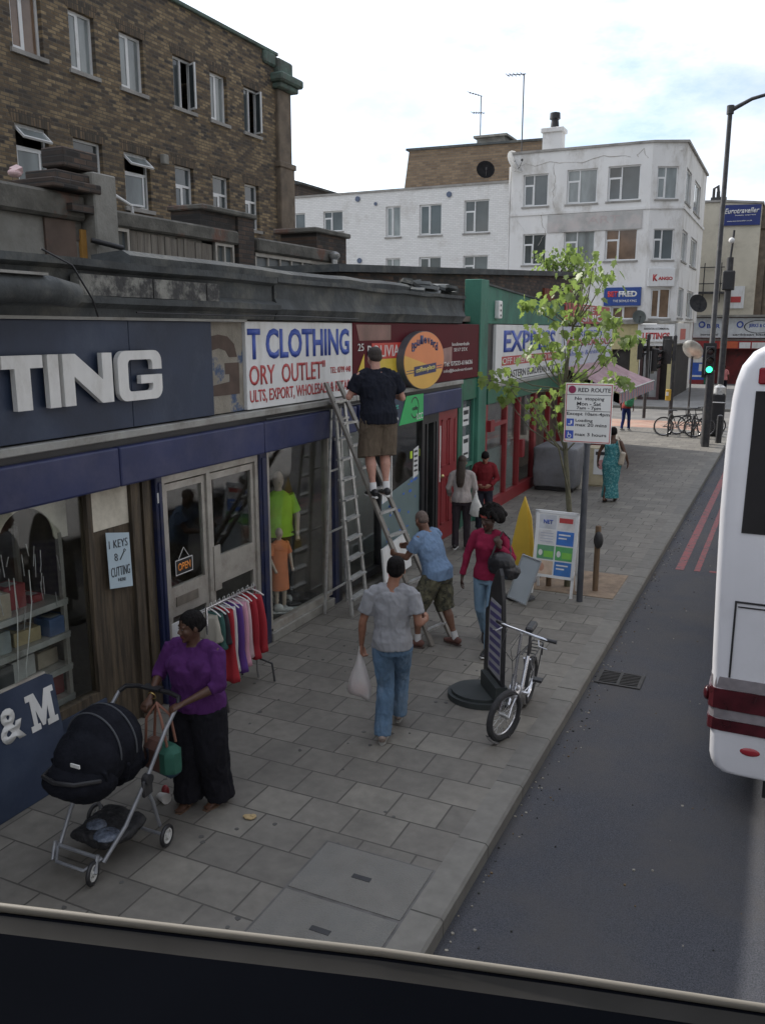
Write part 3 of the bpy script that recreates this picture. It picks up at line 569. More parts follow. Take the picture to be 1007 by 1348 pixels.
mb = MB(); mb.box(-5.49, -5.47, 7.38, 7.5, .95, 1.45); mb.build('handle_plate', m_alu, d)
def ring_text():
    mb = MB(); mb.torus((-5.484, 6.86, .47), .115, .03, (1, 0, 0), seg=24, sg=6, ry=.004, a0=60, a1=330); mb.box(-5.488, -5.48, 6.93, 6.99, .36, .5); return mb
ring_text().build('blue_letter', m_inkblue, lp)
# clothing shop window
mb = MB(); mb.box(-5.56, -5.46, 8.44, 8.5, .16, 2.36); mb.box(-5.56, -5.46, 9.93, 10.03, .16, 2.36); mb.box(-5.56, -5.46, 8.5, 9.93, .12, .2); wf = mb.build('window_frame', m_alu, pr)
mb = MB(); mb.box(-5.515, -5.505, 8.5, 9.93, .2, 2.36); mb.build('pane', m_glass, wf)
mb = MB(); mb.box(-5.6, -5.42, 8.44, 10.03, 0, .12, bev=.01); mb.build('stall_riser', m_conc, pr)
mb = MB(); mb.box(-6.7, -5.6, 8.46, 10.05, 0, .13); mb.build('display_platform', m_dark, pr)
# cafe window and dark door
mb = MB()
for a, b, c, e in ((10.2, 10.3, 0, 2.36), (11.55, 11.6, .2, 2.36), (13.2, 13.32, 0, 2.36), (13.84, 13.95, 0, 2.36), (13.32, 13.84, 2.2, 2.36), (10.3, 13.2, .1, .2), (13.4, 13.46, 0, 2.2), (13.72, 13.78, 0, 2.2)): mb.box(-5.56, -5.45, a, b, c, e)
wf = mb.build('window_frame', m_black, pr)
mb = MB(); mb.box(-5.51, -5.5, 11.60, 13.2, .2, 2.36); mb.box(-5.51, -5.5, 10.3, 11.55, .2, 2.36); mb.box(-5.51, -5.5, 13.46, 13.72, 0, 2.2); mb.build('pane', m_glass, wf)
mb = MB(); mb.prism([(11.6, .2), (13.2, .2), (13.2, 1.42), (11.6, 1.18)], frame_m('E', -5.499), .002); fl = mb.build('window_film', mat('grey_green_window_film', (.15, .21, .215), .4, .15, 1.5, spec=.6), wf)
mb = MB()
for i in range(26):
    u = random.uniform(11.7, 13.05); v = random.choice([.45, .62, .8, .98, 1.12]) + (u - 11.6) * .13; v += random.uniform(-.03, .03)
    mb.M = frame_m('E', -5.4965); w_ = random.uniform(.04, .12); mb.box(u, u + w_, v, v + random.uniform(.02, .05), 0, .001)
mb.M = frame_m('E', -5.4965); mb.prism([(12.2 + .09 * math.cos(R(a)) * (1 if a % 60 else .45), .95 + .09 * math.sin(R(a)) * (1 if a % 60 else .45)) for a in range(0, 360, 30)], IDM, .001)
mb.build('blue_marks', mat('blue_film_print', (.05, .15, .55), .5), fl)
mb = MB(); mb.box(-5.49, -5.475, 12.03, 12.045, .9, 2.36); mb.build('white_rod', m_inkwht, wf)
mb = MB(); mb.box(-6.3, -6.25, 10.3, 13.2, 0, 2.7); mb.build('grey_screen', mat('cafe_screen_wall', (.36, .37, .35), .8, .2, 1.2), pr)
# red door
mb = MB(); mb.box(-5.56, -5.46, 13.96, 14.9, 0, 2.4, bev=.01); rd = mb.build('door', m_red, pr)
mb = MB()
for a, b, c, e in ((14.1, 14.4, 1.35, 2.2), (14.48, 14.78, 1.35, 2.2), (14.1, 14.4, .3, 1.15), (14.48, 14.78, .3, 1.15)):
    for q in ((a, a + .03, c, e), (b - .03, b, c, e), (a, b, c, c + .03), (a, b, e - .03, e)): mb.box(-5.462, -5.448, *q)
mb.build('panel_moulding', m_red, rd)
mb = MB(); mb.ell((-5.43, 14.1, 1.2), .035, seg=8); mb.build('knob', mat('brass', (.6, .5, .25), .3, metal=1), rd, smooth=True)
mb = MB(); mb.box(-5.461, -5.452, 14.02, 14.06, 1.1, 2.1); mb.build('notice_strip', m_inkwht, rd)

# ------------------------------------------------------------------ signs on the parade
SX = -5.44
t = thing('shop_fascia_sign', 'long navy fascia board with big raised white letters TING', 'shop sign', (SX, 5, 3.3))
for y0, y1 in ((-6, 2.9), (2.906, 6.2), (6.206, 7.45)):
    mb = MB(); mb.box(-5.6, SX, y0, y1, 2.87, 3.83, bev=.004); mb.build('board', m_navy, t)
mb = MB(); mb.box(-5.45, -5.40, -6, 8.05, 3.832, 3.858); mb.build('top_trim', m_trim, t)
def letter(poly, nm='letter', d=SX + .03, th=.05):
    mb = MB(); mb.prism(poly, frame_m('E', d), th); mb.build(nm, m_inkwht, t)
Z0, Z1 = 3.13, 3.555
def rz(y): return 0
letter([(4.70, Z1 - .1), (4.70, Z1), (5.1, Z1), (5.1, Z1 - .1), (4.97, Z1 - .1), (4.97, Z0), (4.82, Z0), (4.82, Z1 - .1)])
letter([(5.15, Z0), (5.15, Z1), (5.265, Z1), (5.265, Z0)])
letter([(5.31, Z0), (5.31, Z1), (5.45, Z1), (5.76, Z0 + .2), (5.76, Z1), (5.88, Z1), (5.88, Z0), (5.74, Z0), (5.43, Z0 + .24), (5.43, Z0)])
def Gpoly(a, b, z0, z1, s=.13, rr=.1):
    o = []
    def arc(cx, cz, r, a0, a1, n=5, sq=1): return [(cx + r * math.cos(R(a0 + (a1 - a0) * i / n)), cz + r * sq * math.sin(R(a0 + (a1 - a0) * i / n))) for i in range(n + 1)]
    zm = (z0 + z1) / 2
    o += [(b, zm + .05)] + [(b, z1 - rr)] + arc(b - rr, z1 - rr, rr, 0, 90) + arc(a + rr, z1 - rr, rr, 90, 180) + arc(a + rr, z0 + rr, rr, 180, 270) + arc(b - rr, z0 + rr, rr, 270, 360)
    o += [(b, zm - .0), ((a + b) / 2, zm - .0), ((a + b) / 2, zm - .075), (b - s, zm - .075), (b - s, z0 + rr)] + arc(b - s - .04, z0 + rr + .02, .04, 0, -90, 3) + arc(a + s + .04, z0 + rr + .02, .04, 270, 180, 3) + arc(a + s + .04, z1 - rr - .02, .04, 180, 90, 3) + arc(b - s - .04, z1 - rr - .02, .04, 90, 0, 3) + [(b - s, zm + .05)]
    return o
letter(Gpoly(5.95, 6.54, Z0 - .01, Z1 + .01))
tag(text('CUT', 'E', SX + .03, 3.2, 4.62, Z0, Z1, m_inkwht, t, .04, .05, name='letters'))
t = thing('old_fascia_panel', 'peeling cream panel with a large faded brown letter G', 'shop sign', (-5.5, 7.75, 3.3))
mb = MB(); mb.box(-5.6, -5.48, 7.456, 8.06, 2.87, 3.83); mb.build('board', mat('peeling_cream', (.25, .23, .19), .9, .2, 5, .4, 40, dirt=(.07, .1, .17), dscale=2.6, dlo=.56, dhi=.62), t)
mb = MB(); mb.prism([(7.46, 3.68), (7.62, 3.70), (7.78, 3.68), (7.9, 3.6), (7.95, 3.46), (7.8, 3.46), (7.74, 3.53), (7.62, 3.56), (7.46, 3.53)], frame_m('E', -5.479), .003)
mb.prism([(7.72, 3.40), (7.98, 3.40), (7.98, 3.06), (7.46, 3.06), (7.46, 3.17), (7.8, 3.2), (7.8, 3.28), (7.72, 3.28)], frame_m('E', -5.479), .003); mb.build('letter', mat('faded_brown_ink', (.085, .058, .045), .8, .2, 8), t)
t = thing('shop_fascia_sign', 'white clothing factory outlet board with blue and red lettering', 'shop sign', (SX, 9.3, 3.3))
mb = MB(); mb.box(-5.6, SX, 8.07, 10.64, 2.87, 3.84, bev=.005); mb.build('board', m_white, t)
D = SX + .002
text('T CLOTHING', 'E', D, 8.10, 10.54, 3.42, 3.765, m_inkblue, t, .03)
text('ORY  OUTLET"', 'E', D, 8.12, 9.86, 3.135, 3.365, m_inkred, t, .01)
text('TEL: 0799 448', 'E', D, 10.0, 10.58, 3.19, 3.27, m_inkred, t, .005)
text('ULTS, EXPORT, WHOLESALE & RETAIL', 'E', D, 8.12, 10.58, 2.925, 3.085, m_inkred, t, .01)
t = thing('shop_fascia_sign', 'glossy maroon cafe fascia with a red, yellow and green flag panel', 'shop sign', (SX, 13.2, 3.3))
mb = MB(); mb.box(-5.6, SX, 10.66, 15.96, 2.86, 3.85, bev=.006); mb.build('board', m_maroon, t)
mb = MB(); mb.prism([(11.25, 3.33), (12.32, 3.33), (12.32, 3.56), (11.25, 3.56)], frame_m('E', D), .003); mb.prism([(10.7, 3.05), (11.0, 3.42), (11.0, 3.05)], frame_m('E', D), .003, 1)
mb.prism([(11.25, 3.1), (12.32, 3.1), (12.32, 3.328), (11.25, 3.328)], frame_m('E', D), .003, 1); mb.prism([(11.25, 2.88), (12.32, 2.88), (12.32, 3.098), (11.25, 3.098)], frame_m('E', D), .003, 2)
mb.prism([(10.85, 3.6), (11.9, 3.6), (11.9, 3.82), (10.75, 3.82)], frame_m('E', D), .002, 3)
mb.build('flag_panel', [mat('flag_red', (.5, .04, .03), .4), mat('flag_yellow', (.62, .45, .05), .4), mat('flag_green', (.03, .2, .08), .4), mat('dusky_pink', (.2, .1, .09), .3, .3, 4)], t)
text('BOLIVIA', 'E', D + .004, 11.1, 12.2, 3.36, 3.53, m_inkwht, t, .0)
text('25', 'E', D + .004, 10.8, 10.98, 3.46, 3.56, m_inkwht, t, .0)
text('boulevardcafe', 'E', D, 14.5, 15.4, 3.47, 3.53, m_inkwht, t, .0); text('SE17 2TX', 'E', D, 14.6, 15.3, 3.37, 3.43, m_inkwht, t, .0)
text('Tel: 07533-616636', 'E', D, 14.1, 15.6, 3.12, 3.2, m_inkwht, t, .01); text('info@boulevard.com', 'E', D, 14.1, 15.6, 3.0, 3.07, m_inkwht, t, .0)
mb = MB(); mb.prism([(13.95, 3.42), (14.5, 3.46), (14.5, 3.18), (13.95, 3.16)], frame_m('E', D), .002); mb.build('pale_patch', mat('faded_pink', (.28, .16, .15), .4, .2, 5), t)
t = thing('oval_cafe_sign', 'thick oval orange and yellow coffee-place sign on the maroon fascia', 'shop sign', (-5.35, 12.95, 3.27))
ov = [(12.95 + .84 * math.cos(R(a)), 3.27 + .45 * math.sin(R(a))) for a in range(0, 360, 8)]
mb = MB(); mb.prism([(12.95 + (y - 12.95) * 1.02, 3.27 + (z - 3.27) * 1.02) for y, z in ov], frame_m('E', -5.438), .12); mb.build('rim', mat('dark_sign_rim', (.1, .1, .11), .5), t, smooth=True, angle=30)
mb = MB(); mb.prism(ov, frame_m('E', -5.317), .004); mb.build('face', mat('orange_sign_face', (.72, .24, .09), .4, .05, 2), t)
yl = [p for p in ov if p[1] < 3.27 - .02 - (p[0] - 12.95) * .14]; yl.sort(key=lambda p: math.atan2(p[1] - 3.0, p[0] - 12.95))
mb = MB(); mb.prism(yl, frame_m('E', -5.3125), .002); mb.build('yellow_half', mat('yellow_sign_face', (.72, .42, .08), .4, .05, 2), t)
mb = MB(); mb.prism([(12.5, 3.03), (13.42, 3.07), (13.42, 3.22), (12.5, 3.18)], frame_m('E', -5.310), .004)
for z in (3.075, 3.115): mb.prism([(12.2, z), (13.7, z + .05), (13.7, z + .062), (12.2, z + .012)], frame_m('E', -5.3102), .001)
mb.build('name_bar', mat('dark_blue_bar', (.03, .035, .12), .5), t)
text('coffee-place', 'E', -5.305, 12.56, 13.36, 3.06, 3.16, mat('sign_yellow_ink', (.7, .6, .2), .5), t, .03, skew=.04)
for i, ch in enumerate('Boulevard'):
    a = R(150 - i * 15); u = 12.95 + .56 * math.cos(a); v = 3.34 + .24 * math.sin(a)
    text(ch, 'E', -5.312, u - .06, u + .06, v - .045 - (.0 if ch not in 'Bld' else 0), v + (.05 if ch not in 'Bld' else .09), m_inkblue if 0 else mat('dark_blue_bar', (.03, .035, .12)), t, .03)
t = thing('cafe_hoarding', 'navy and bright green cafe panel fixed on the blue shutter box', 'shop sign', (-5.35, 12.2, 2.5))
mb = MB(); mb.box(-5.358, -5.345, 11.45, 12.2, 2.33, 2.71); mb.build('navy_panel', m_navy, t)
mb = MB(); mb.prism([(12.0, 2.31), (12.96, 2.31), (12.96, 2.74), (12.28, 2.74), (12.12, 2.5)], frame_m('E', -5.344), .006); mb.build('green_panel', mat('bright_green_face', (.03, .42, .12), .4, .05, 3), t)
mb = MB(); mb.torus((-5.336, 12.6, 2.54), .16, .012, (1, 0, 0), seg=24, sg=5, a0=30, a1=330, ry=.003); mb.build('cup_ring', m_inkblk, t)
text('LCC', 'E', -5.337, 12.68, 12.93, 2.34, 2.44, m_inkwht, t, .01); text('cafe', 'E', -5.337, 12.5, 12.72, 2.5, 2.57, m_inkblk, t)
text('direct', 'E', -5.344, 11.6, 11.98, 2.57, 2.65, mat('teal_ink', (.05, .4, .3), .5), t); text('coffee', 'E', -5.344, 11.6, 11.98, 2.4, 2.46, m_inkwht, t)

# ------------------------------------------------------------------ notices
t = thing('paper_notice', 'handwritten keys cutting notice on the brown timber panel', 'notice', (-5.44, 5.9, 1.66))
mb = MB(); mb.prism([(5.76, 1.43), (6.06, 1.38), (6.05, 1.90), (5.75, 1.96)], frame_m('E', -5.446), .003); mb.build('sheet', mat('pale_blue_paper', (.42, .52, .58), .8, .05, 3), t)
DN = -5.442
for s_, a, b, c, e in (('1 KEYS', 5.78, 6.02, 1.80, 1.875), ('8', 5.84, 5.88, 1.68, 1.75), ('CUTTING', 5.785, 6.03, 1.53, 1.62), ('HERE', 5.87, 5.97, 1.475, 1.505)): text(s_, 'E', DN, a, b, c, e, m_inkblk, t, -.012, skew=-.015)
mb = MB(); mb.bar((DN, 5.91, 1.67), (DN, 5.97, 1.74), .004, .012); mb.torus((DN, 5.975, 1.748), .012, .004, (1, 0, 0), seg=10, sg=4); mb.build('drawn_key', m_inkblk, t)
t = thing('open_sign', 'small black OPEN sign with orange letters hanging in the glass door', 'sign', (-5.48, 6.87, 1.4))
mb = MB(); mb.box(-5.498, -5.486, 6.74, 7.03, 1.28, 1.45); mb.build('board', m_black, t)
mb = MB()
for q in ((6.745, 7.025, 1.285, 1.293), (6.745, 7.025, 1.437, 1.445), (6.745, 6.752, 1.293, 1.437), (7.018, 7.025, 1.293, 1.437)): mb.box(-5.487, -5.484, *q)
mb.bar((-5.486, 6.8, 1.45), (-5.486, 6.885, 1.56), .004); mb.bar((-5.486, 6.97, 1.45), (-5.486, 6.885, 1.56), .004); mb.build('border', m_inkwht, t)
text('OPEN', 'E', -5.486, 6.785, 6.985, 1.325, 1.405, mat('orange_ink', (.8, .28, .05), .5), t, .015)
t = thing('window_notice', 'tall printed notice taped to the cafe window', 'notice', (-5.49, 13, 1.8))
mb = MB(); mb.prism([(12.93, 1.33), (13.14, 1.38), (13.15, 1.86), (12.94, 1.82)], frame_m('E', -5.497), .002); mb.build('sheet', m_white, t)
mb = MB()
for i in range(5): mb.box(-5.496, -5.493, 12.96, 13.1, 1.44 + i * .08, 1.475 + i * .08)
mb.build('print', m_inkblk, t)
t = thing('window_notice', 'white paper with orange tabs in the cafe window below the ladder man', 'notice', (-5.49, 11.85, 1.6))
mb = MB(); mb.prism([(11.72, 1.12), (12.02, 1.16), (12.02, 1.72), (11.72, 1.66)], frame_m('E', -5.497), .002); mb.build('sheet', m_white, t)
mb = MB(); mb.box(-5.497, -5.493, 11.74, 11.82, 1.68, 1.78); mb.box(-5.497, -5.493, 11.92, 12.0, 1.7, 1.8); mb.build('tab', mat('orange_tab', (.75, .15, .05), .5), t)
for i, y in enumerate((12.8, 13.18)):
    mb = MB(); mb.box(-5.497, -5.493, y, y + .08, 1.68, 1.8); tag(mb.build('sticky_label', mat('lime_label', (.5, .7, .05), .5)), ['lime sticker left of the printed cafe notice', 'lime sticker right of the printed cafe notice'][i], 'sticker')
mb = MB(); mb.box(-5.443, -5.436, 6.47, 6.54, 2.1, 2.2); tag(mb.build('door_sticker', m_white), 'small white sticker at the top of the blue pilaster beside the doors', 'sticker')

# ------------------------------------------------------------------ leaning board "& M"
t = thing('leaning_board', 'navy board painted with a white & M leaning under the key shop window', 'sign', (-5.3, 3.6, 0))
Ml = Matrix.Translation((-5.24, 0, 0)) @ Matrix.Rotation(R(-9), 4, 'Y') @ frame_m('E', 0)
mb = MB(); mb.prism([(0.6, .0), (4.93, .0), (4.93, .93), (4.86, .97), (0.6, .97)], Ml, .03); mb.build('board', m_navy, t)
mb = MB(); mb.prism([(0.6, .972), (4.86, .972), (4.86, .99), (0.6, .99)], Ml @ Matrix.Translation((0, 0, -.003)), .036); mb.build('top_edge', m_alu, t)
Mt_ = Ml @ Matrix.Translation((0, 0, .032))
text('&', None, 0, 4.33, 4.56, .56, .84, m_inkwht, t, .03, M4=Mt_)
s = .0; mm = [(4.62, .55), (4.62, .60), (4.65, .60), (4.65, .81), (4.61, .81), (4.61, .86), (4.70, .86), (4.755, .70), (4.81, .86), (4.90, .86), (4.90, .81), (4.87, .81), (4.87, .60), (4.90, .60), (4.90, .55), (4.79, .55), (4.79, .60), (4.815, .60), (4.815, .72), (4.765, .57), (4.735, .57), (4.69, .72), (4.69, .60), (4.715, .60), (4.715, .55)]
mb = MB(); mb.prism(mm, Mt_, .004); mb.build('lettering', m_inkwht, t)
text('D', None, 0, 4.02, 4.24, .56, .84, m_inkwht, t, .04, M4=Mt_)

# ------------------------------------------------------------------ inside the windows
t = thing('shelving_unit', 'slotted metal shelving full of boxes inside the key shop window', 'shelves', (-6, 4.6, 0))
mb = MB()
for y in (3.2, 5.46):
    for x in (-5.72, -6.25): mb.box(x - .02, x + .02, y - .02, y + .02, 0, 2.0)
mb.build('upright', m_alu, t)
for z in (.45, .74, 1.05, 1.36):
    mb = MB(); mb.box(-6.28, -5.7, 3.2, 5.5, z, z + .03); mb.box(-5.7, -5.685, 3.2, 5.48, z - .02, z + .035, 1); mb.build('shelf', [m_alu, m_trim], t)
cols = [(.34, .29, .22), (.24, .04, .04), (.06, .10, .2), (.42, .42, .40), (.08, .08, .08), (.22, .24, .23), (.3, .24, .13)]
bxm = [mat('carton_colour_' + n_, c_, .7, .2, 8) for n_, c_ in zip(('tan', 'red', 'blue', 'white', 'black', 'grey', 'ochre'), cols)]
k = 0
for z in (.48, .77, 1.08, 1.39):
    y = 3.3
    while y < 5.35:
        w = random.uniform(.12, .3); h = random.uniform(.06, .22); x = random.uniform(-5.95, -5.8)
        mb = MB(); mb.obox((x, y + w / 2, z + h / 2 + .002), (.2, w * .94, h), (0, 0, random.uniform(-.15, .15)), bev=.004); mb.obox((x, y + w / 2, z + h + .004), (.12, w * .5, .004), (0, 0, 0), 1)
        nm = ['tan', 'red', 'blue', 'white', 'black', 'grey', 'ochre'][k % 7]; ci = random.randrange(7); nm = ['tan', 'red', 'blue', 'white', 'black', 'grey', 'ochre'][ci]
        tag(mb.build('stock_carton', [bxm[ci], m_trim]), nm + ' carton on the shelves inside the key shop window', 'box', 'cartons on the key shop shelves'); k += 1; y += w + random.uniform(.01, .06)
t = thing('arched_bus_reflection', 'cream arched shape standing in for a bus reflected in the key shop window', 'reflection', (-5.8, 4.6, 2.2))
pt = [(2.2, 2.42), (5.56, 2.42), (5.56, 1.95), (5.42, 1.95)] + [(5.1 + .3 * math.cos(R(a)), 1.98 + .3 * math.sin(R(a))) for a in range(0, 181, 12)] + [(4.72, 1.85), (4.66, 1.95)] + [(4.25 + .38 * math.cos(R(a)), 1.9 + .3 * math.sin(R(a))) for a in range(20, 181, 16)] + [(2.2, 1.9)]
mb = MB(); mb.prism(pt, frame_m('E', -5.72), .015); mb.build('board', m_cream, t)  # solid arched cut-out in place of a bus's reflection in the pane
t = thing('hanging_stock', 'bundles of keys and cables hanging in the key shop window', 'hardware', (-5.7, 4.8, 1.5))
mb = MB()
for i in range(22):
    y = random.uniform(4.5, 5.45); z = random.uniform(1.45, 2.0); mb.bar((-5.68, y, z), (-5.68, y + random.uniform(-.03, .03), z - random.uniform(.06, .2)), .006)
mb.build('tools', m_steel, t)
for pts in ([(4.86, 1.75), (4.86, 1.4), (4.82, 1.0), (4.80, .78)], [(5.02, 1.78), (5.02, 1.5), (4.97, 1.25), (4.9, .95), (4.9, .8)]):
    mb = MB(); mb.tube([(-5.62, y, z) for y, z in pts], .005, seg=5); mb.build('cable', m_inkwht, t)
def lathe_fig(mb, segs):
    for s_ in segs: mb.tube(*s_[:2], seg=12, m=s_[2] if len(s_) > 2 else 0)
def mannequin(name, label, loc, rz, h, tcol, lcol, robe=False):
    k = h / 1.75; t = thing(name, label, 'mannequin', loc, rz)
    sk = mat('mannequin_skin', (.6, .48, .38), .4, .05, 3); S = lambda x, y, z: (x * k, y * k, z * k)
    mb = MB(); mb.ell(S(0, .01, 1.63), (.075 * k, .095 * k, .115 * k)); mb.ell(S(0, .1, 1.61), (.012 * k, .02 * k, .02 * k)); mb.tube([S(0, 0, 1.42), S(0, 0, 1.56)], .05 * k)
    for sx in (-1, 1):
        mb.tube([S(.18 * sx, 0, 1.42), S(.24 * sx, .02, 1.15), S(.2 * sx, .16, .95)], [.045 * k, .038 * k, .028 * k]); mb.tube([S(.2 * sx, .16, .95), S(.19 * sx, .22, .87)], [.025 * k, .03 * k])
        mb.tube([S(.09 * sx, 0, .85), S(.09 * sx, .01, .48), S(.09 * sx, -.01, .08)], [.08 * k, .055 * k, .04 * k]); mb.ell(S(.09 * sx, .05, .05), (.045 * k, .12 * k, .05 * k), 1)
    mb.build('body', [sk, m_inkwht], t, smooth=True, world=False, angle=80)
    mb = MB(); lo = .45 if robe else .9
    mb.tube([S(0, 0, lo), S(0, 0, 1.05), S(0, 0, 1.25), S(0, 0, 1.4), S(0, 0, 1.49)], [.2 * k, .175 * k, .19 * k, .2 * k, .07 * k], ry=[.15 * k, .12 * k, .13 * k, .12 * k, .06 * k], hint=(1, 0, 0), seg=20)
    for sx in (-1, 1): mb.tube([S(.14 * sx, 0, 1.43), S(.22 * sx, .01, 1.2)], [.07 * k, .075 * k], seg=12)
    mb.build('shirt', tcol, t, smooth=True, world=False, angle=60)
    if not robe:
        mb = MB()
        for sx in (-1, 1): mb.tube([S(.09 * sx, 0, .95), S(.1 * sx, .01, .5), S(.1 * sx, 0, .1)], [.11 * k, .085 * k, .075 * k], seg=12)
        mb.build('trousers', lcol, t, smooth=True, world=False, angle=60)
    return t
mannequin('shop_mannequin', 'adult mannequin in a lime green T-shirt behind the clothing shop window', (-6.0, 9.55, .13), R(-135), 1.80, mat('lime_green_cotton', (.42, .80, .07), .85, .12, 5, .2, 25), m_black)
mannequin('shop_mannequin', 'child mannequin in a long orange top at the foot of the clothing shop window', (-5.80, 9.22, .13), R(-120), 1.12, mat('orange_cotton', (.80, .25, .10), .85, .12, 5, .2, 25), m_black, True)
for i, (x, y, rz_) in enumerate(((-5.72, 9.35, .3), (-5.75, 9.62, -.3), (-5.7, 9.12, .2))):
    t = thing('display_shoe', ['black shoe displayed in the middle of the window platform', 'black shoe displayed nearest the far end of the window platform', 'pale trainer displayed beside the child mannequin'][i], 'shoe', (x, y, .132), rz_ - 1.2, 'shoes on the window platform')
    mb = MB(); mb.box(-.05, .05, -.14, .14, 0, .025, bev=.008); mb.build('sole', m_inkwht if i != 1 else m_black, t, world=False)
    mb = MB(); mb.ell((0, .05, .045), (.045, .09, .04)); mb.ell((0, -.06, .07), (.042, .07, .06)); mb.build('upper', m_black if i < 2 else m_inkwht, t, smooth=True, world=False)

# ================================================================== GREEN SHOP
gs = thing('green_shop', 'green painted shop with red framed glazing beyond the cafe', 'building', (FX, 22, 0))
mb = MB(); mb.box(-9, -8.8, 14.96, 29.6, 0, 4.2); mb.box(-8.8, -5.6, 29.4, 29.6, 0, 4.2); mb.box(-8.8, -5.6, 16.36, 16.5, 0, 3.9); mb.box(-5.9, -5.62, 16.5, 29.4, 2.6, 4.0); mb.box(-8.8, -5.63, 15.1, 29.4, 3.9, 4.0); mb.build('wall', m_room, gs)
mb = MB(); mb.box(-5.75, -5.42, 15.98, 16.45, 0, 4.69, bev=.01); mb.build('pilaster', m_green, gs)
mb = MB(); mb.box(-5.65, -5.46, 14.98, 15.2, 0, 2.85, bev=.01); mb.box(-5.65, -5.46, 15.2, 15.98, 2.45, 2.85, bev=.01); mb.build('side_post', m_greenp, gs)
mb = MB(); mb.box(-5.6, -5.5, 15.2, 15.28, 0, 2.45); mb.box(-5.6, -5.5, 15.9, 15.98, 0, 2.45); mb.box(-5.6, -5.5, 15.28, 15.9, 0, .5); mb.box(-5.6, -5.5, 15.28, 15.9, 1.15, 1.22); dr = mb.build('door', m_green, gs)
mb = MB(); mb.box(-5.57, -5.55, 15.28, 15.9, .5, 2.45); mb.build('pane', m_glassd, dr)
mb = MB(); mb.prism([(16.45, 3.87), (23.0, 3.87), (23.0, 4.36), (20, 4.44), (16.45, 4.6)], frame_m('E', -5.62), .14); mb.build('parapet', m_green, gs)
mb = MB(); mb.prism([(16.45, 4.602), (20, 4.442), (23.0, 4.362), (23.0, 4.4), (20, 4.48), (16.45, 4.64)], frame_m('E', -5.68), .23); mb.build('parapet_coping', m_grime, gs)
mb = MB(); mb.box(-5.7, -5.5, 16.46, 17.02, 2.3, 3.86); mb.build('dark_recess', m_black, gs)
mb = MB(); mb.box(-5.6, -5.36, 17.0, 29.6, 2.6, 2.68, bev=.01); mb.build('gutter_trim', m_trim, gs)
mb = MB(); mb.box(-5.6, -5.4, 16.5, 22.5, 2.28, 2.6, bev=.01); mb.build('green_band', m_greenp, gs)
mb = MB(); mb.box(-5.6, -5.42, 22.5, 29.6, 2.28, 2.6, bev=.01); mb.build('dark_band', m_brown, gs)
mb = MB()
for a, b in ((16.5, 16.62), (17.9, 18.0), (18.9, 19.0), (20.2, 20.4), (21.6, 21.7), (22.9, 23.0), (24.2, 24.35), (26, 26.1), (28, 28.1), (29.3, 29.45)): mb.box(-5.56, -5.44, a, b, .25, 2.28)
for a, b, c, e in ((16.5, 20.4, 0, .25), (16.62, 17.9, 1.78, 1.86), (20.4, 29.45, 0, .12)): mb.box(-5.57, -5.43, a, b, c, e)
mb.box(-5.44, -5.36, 16.6, 16.85, 1.72, 1.95); mb.box(-5.44, -5.36, 18.95, 19.15, .9, 1.3)
wf = mb.build('window_frame', m_red, gs)
mb = MB(); mb.box(-5.51, -5.50, 16.6, 20.2, .25, 2.28); mb.build('pane', m_glass, wf)
mb = MB(); mb.box(-5.56, -5.53, 16.7, 18.8, .25, 1.3); mb.build('window_blind', mat('grey_green_blind', (.22, .25, .24), .7, .1, 2), wf)
mb = MB(); mb.box(-6.6, -6.55, 16.5, 29.4, 0, 2.6); mb.build('inner_screen', m_room, gs)
for i, (a, b, c, e) in enumerate(((15.42, 15.78, 1.95, 2.3), (15.45, 15.8, 1.3, 1.75))):
    mb = MB(); mb.prism([(a, c), (b, c), (b, e), (a, e)], frame_m('E', -5.549), .004); mb.box(-5.544, -5.541, a + .05, b - .05, c + .08, c + .12, 1); mb.box(-5.544, -5.541, a + .05, b - .05, e - .14, e - .06, 1)
    tag(mb.build('door_poster', [m_white, m_inkblk]), ['upper white poster on the narrow green door', 'lower white poster on the narrow green door'][i], 'poster')
t = thing('shop_fascia_sign', 'white EXPRESS board with blue and red lettering under the green parapet', 'shop sign', (SX, 19.5, 3.25))
mb = MB(); mb.box(-5.6, SX, 17.03, 22.6, 2.69, 3.85, bev=.005); mb.build('board', m_white, t)
text('EXPRESS', 'E', D, 17.55, 21.9, 3.28, 3.74, m_inkblue, t, .03)
mb = MB(); mb.prism([(17.45, 3.01), (22.3, 3.01), (22.3, 3.20), (17.45, 3.20)], frame_m('E', D), .002); mb.build('red_bar', m_inkred, t)
text('OFF LICENCE FOOD WINE', 'E', D + .003, 17.5, 22.2, 3.04, 3.17, m_inkwht, t, .0)
text('EASTERN EUROPEAN FOODS', 'E', D, 17.9, 22.4, 2.74, 2.90, m_inkblk, t, .01)
t = thing('shop_fascia_sign', 'pale white and blue board with red writing seen behind the young tree', 'shop sign', (SX, 26, 3.2))
mb = MB(); mb.box(-5.6, SX, 22.66, 29.55, 2.69, 3.83, bev=.005); mb.build('board', mat('pale_blue_white_face', (.52, .56, .64), .5, .12, .6), t)
text('INTERNATIONAL CALLS', 'E', D, 23.2, 29.2, 3.3, 3.5, m_inkred, t, .02); text('phone & internet', 'E', D, 23.4, 28.6, 3.0, 3.18, m_inkblue, t, .0); text('GROCERY', 'E', D, 24, 28, 3.56, 3.74, m_inkblue, t, .02)
t = thing('off_licence_sign', 'red sign board with white letters above the fascia behind the tree', 'shop sign', (-5.4, 25.8, 4.1))
mb = MB(); mb.box(-5.6, SX, 22.9, 28.9, 3.92, 4.45, bev=.005); mb.build('board', mat('red_sign_face', (.36, .03, .035), .5, .1, 2), t)
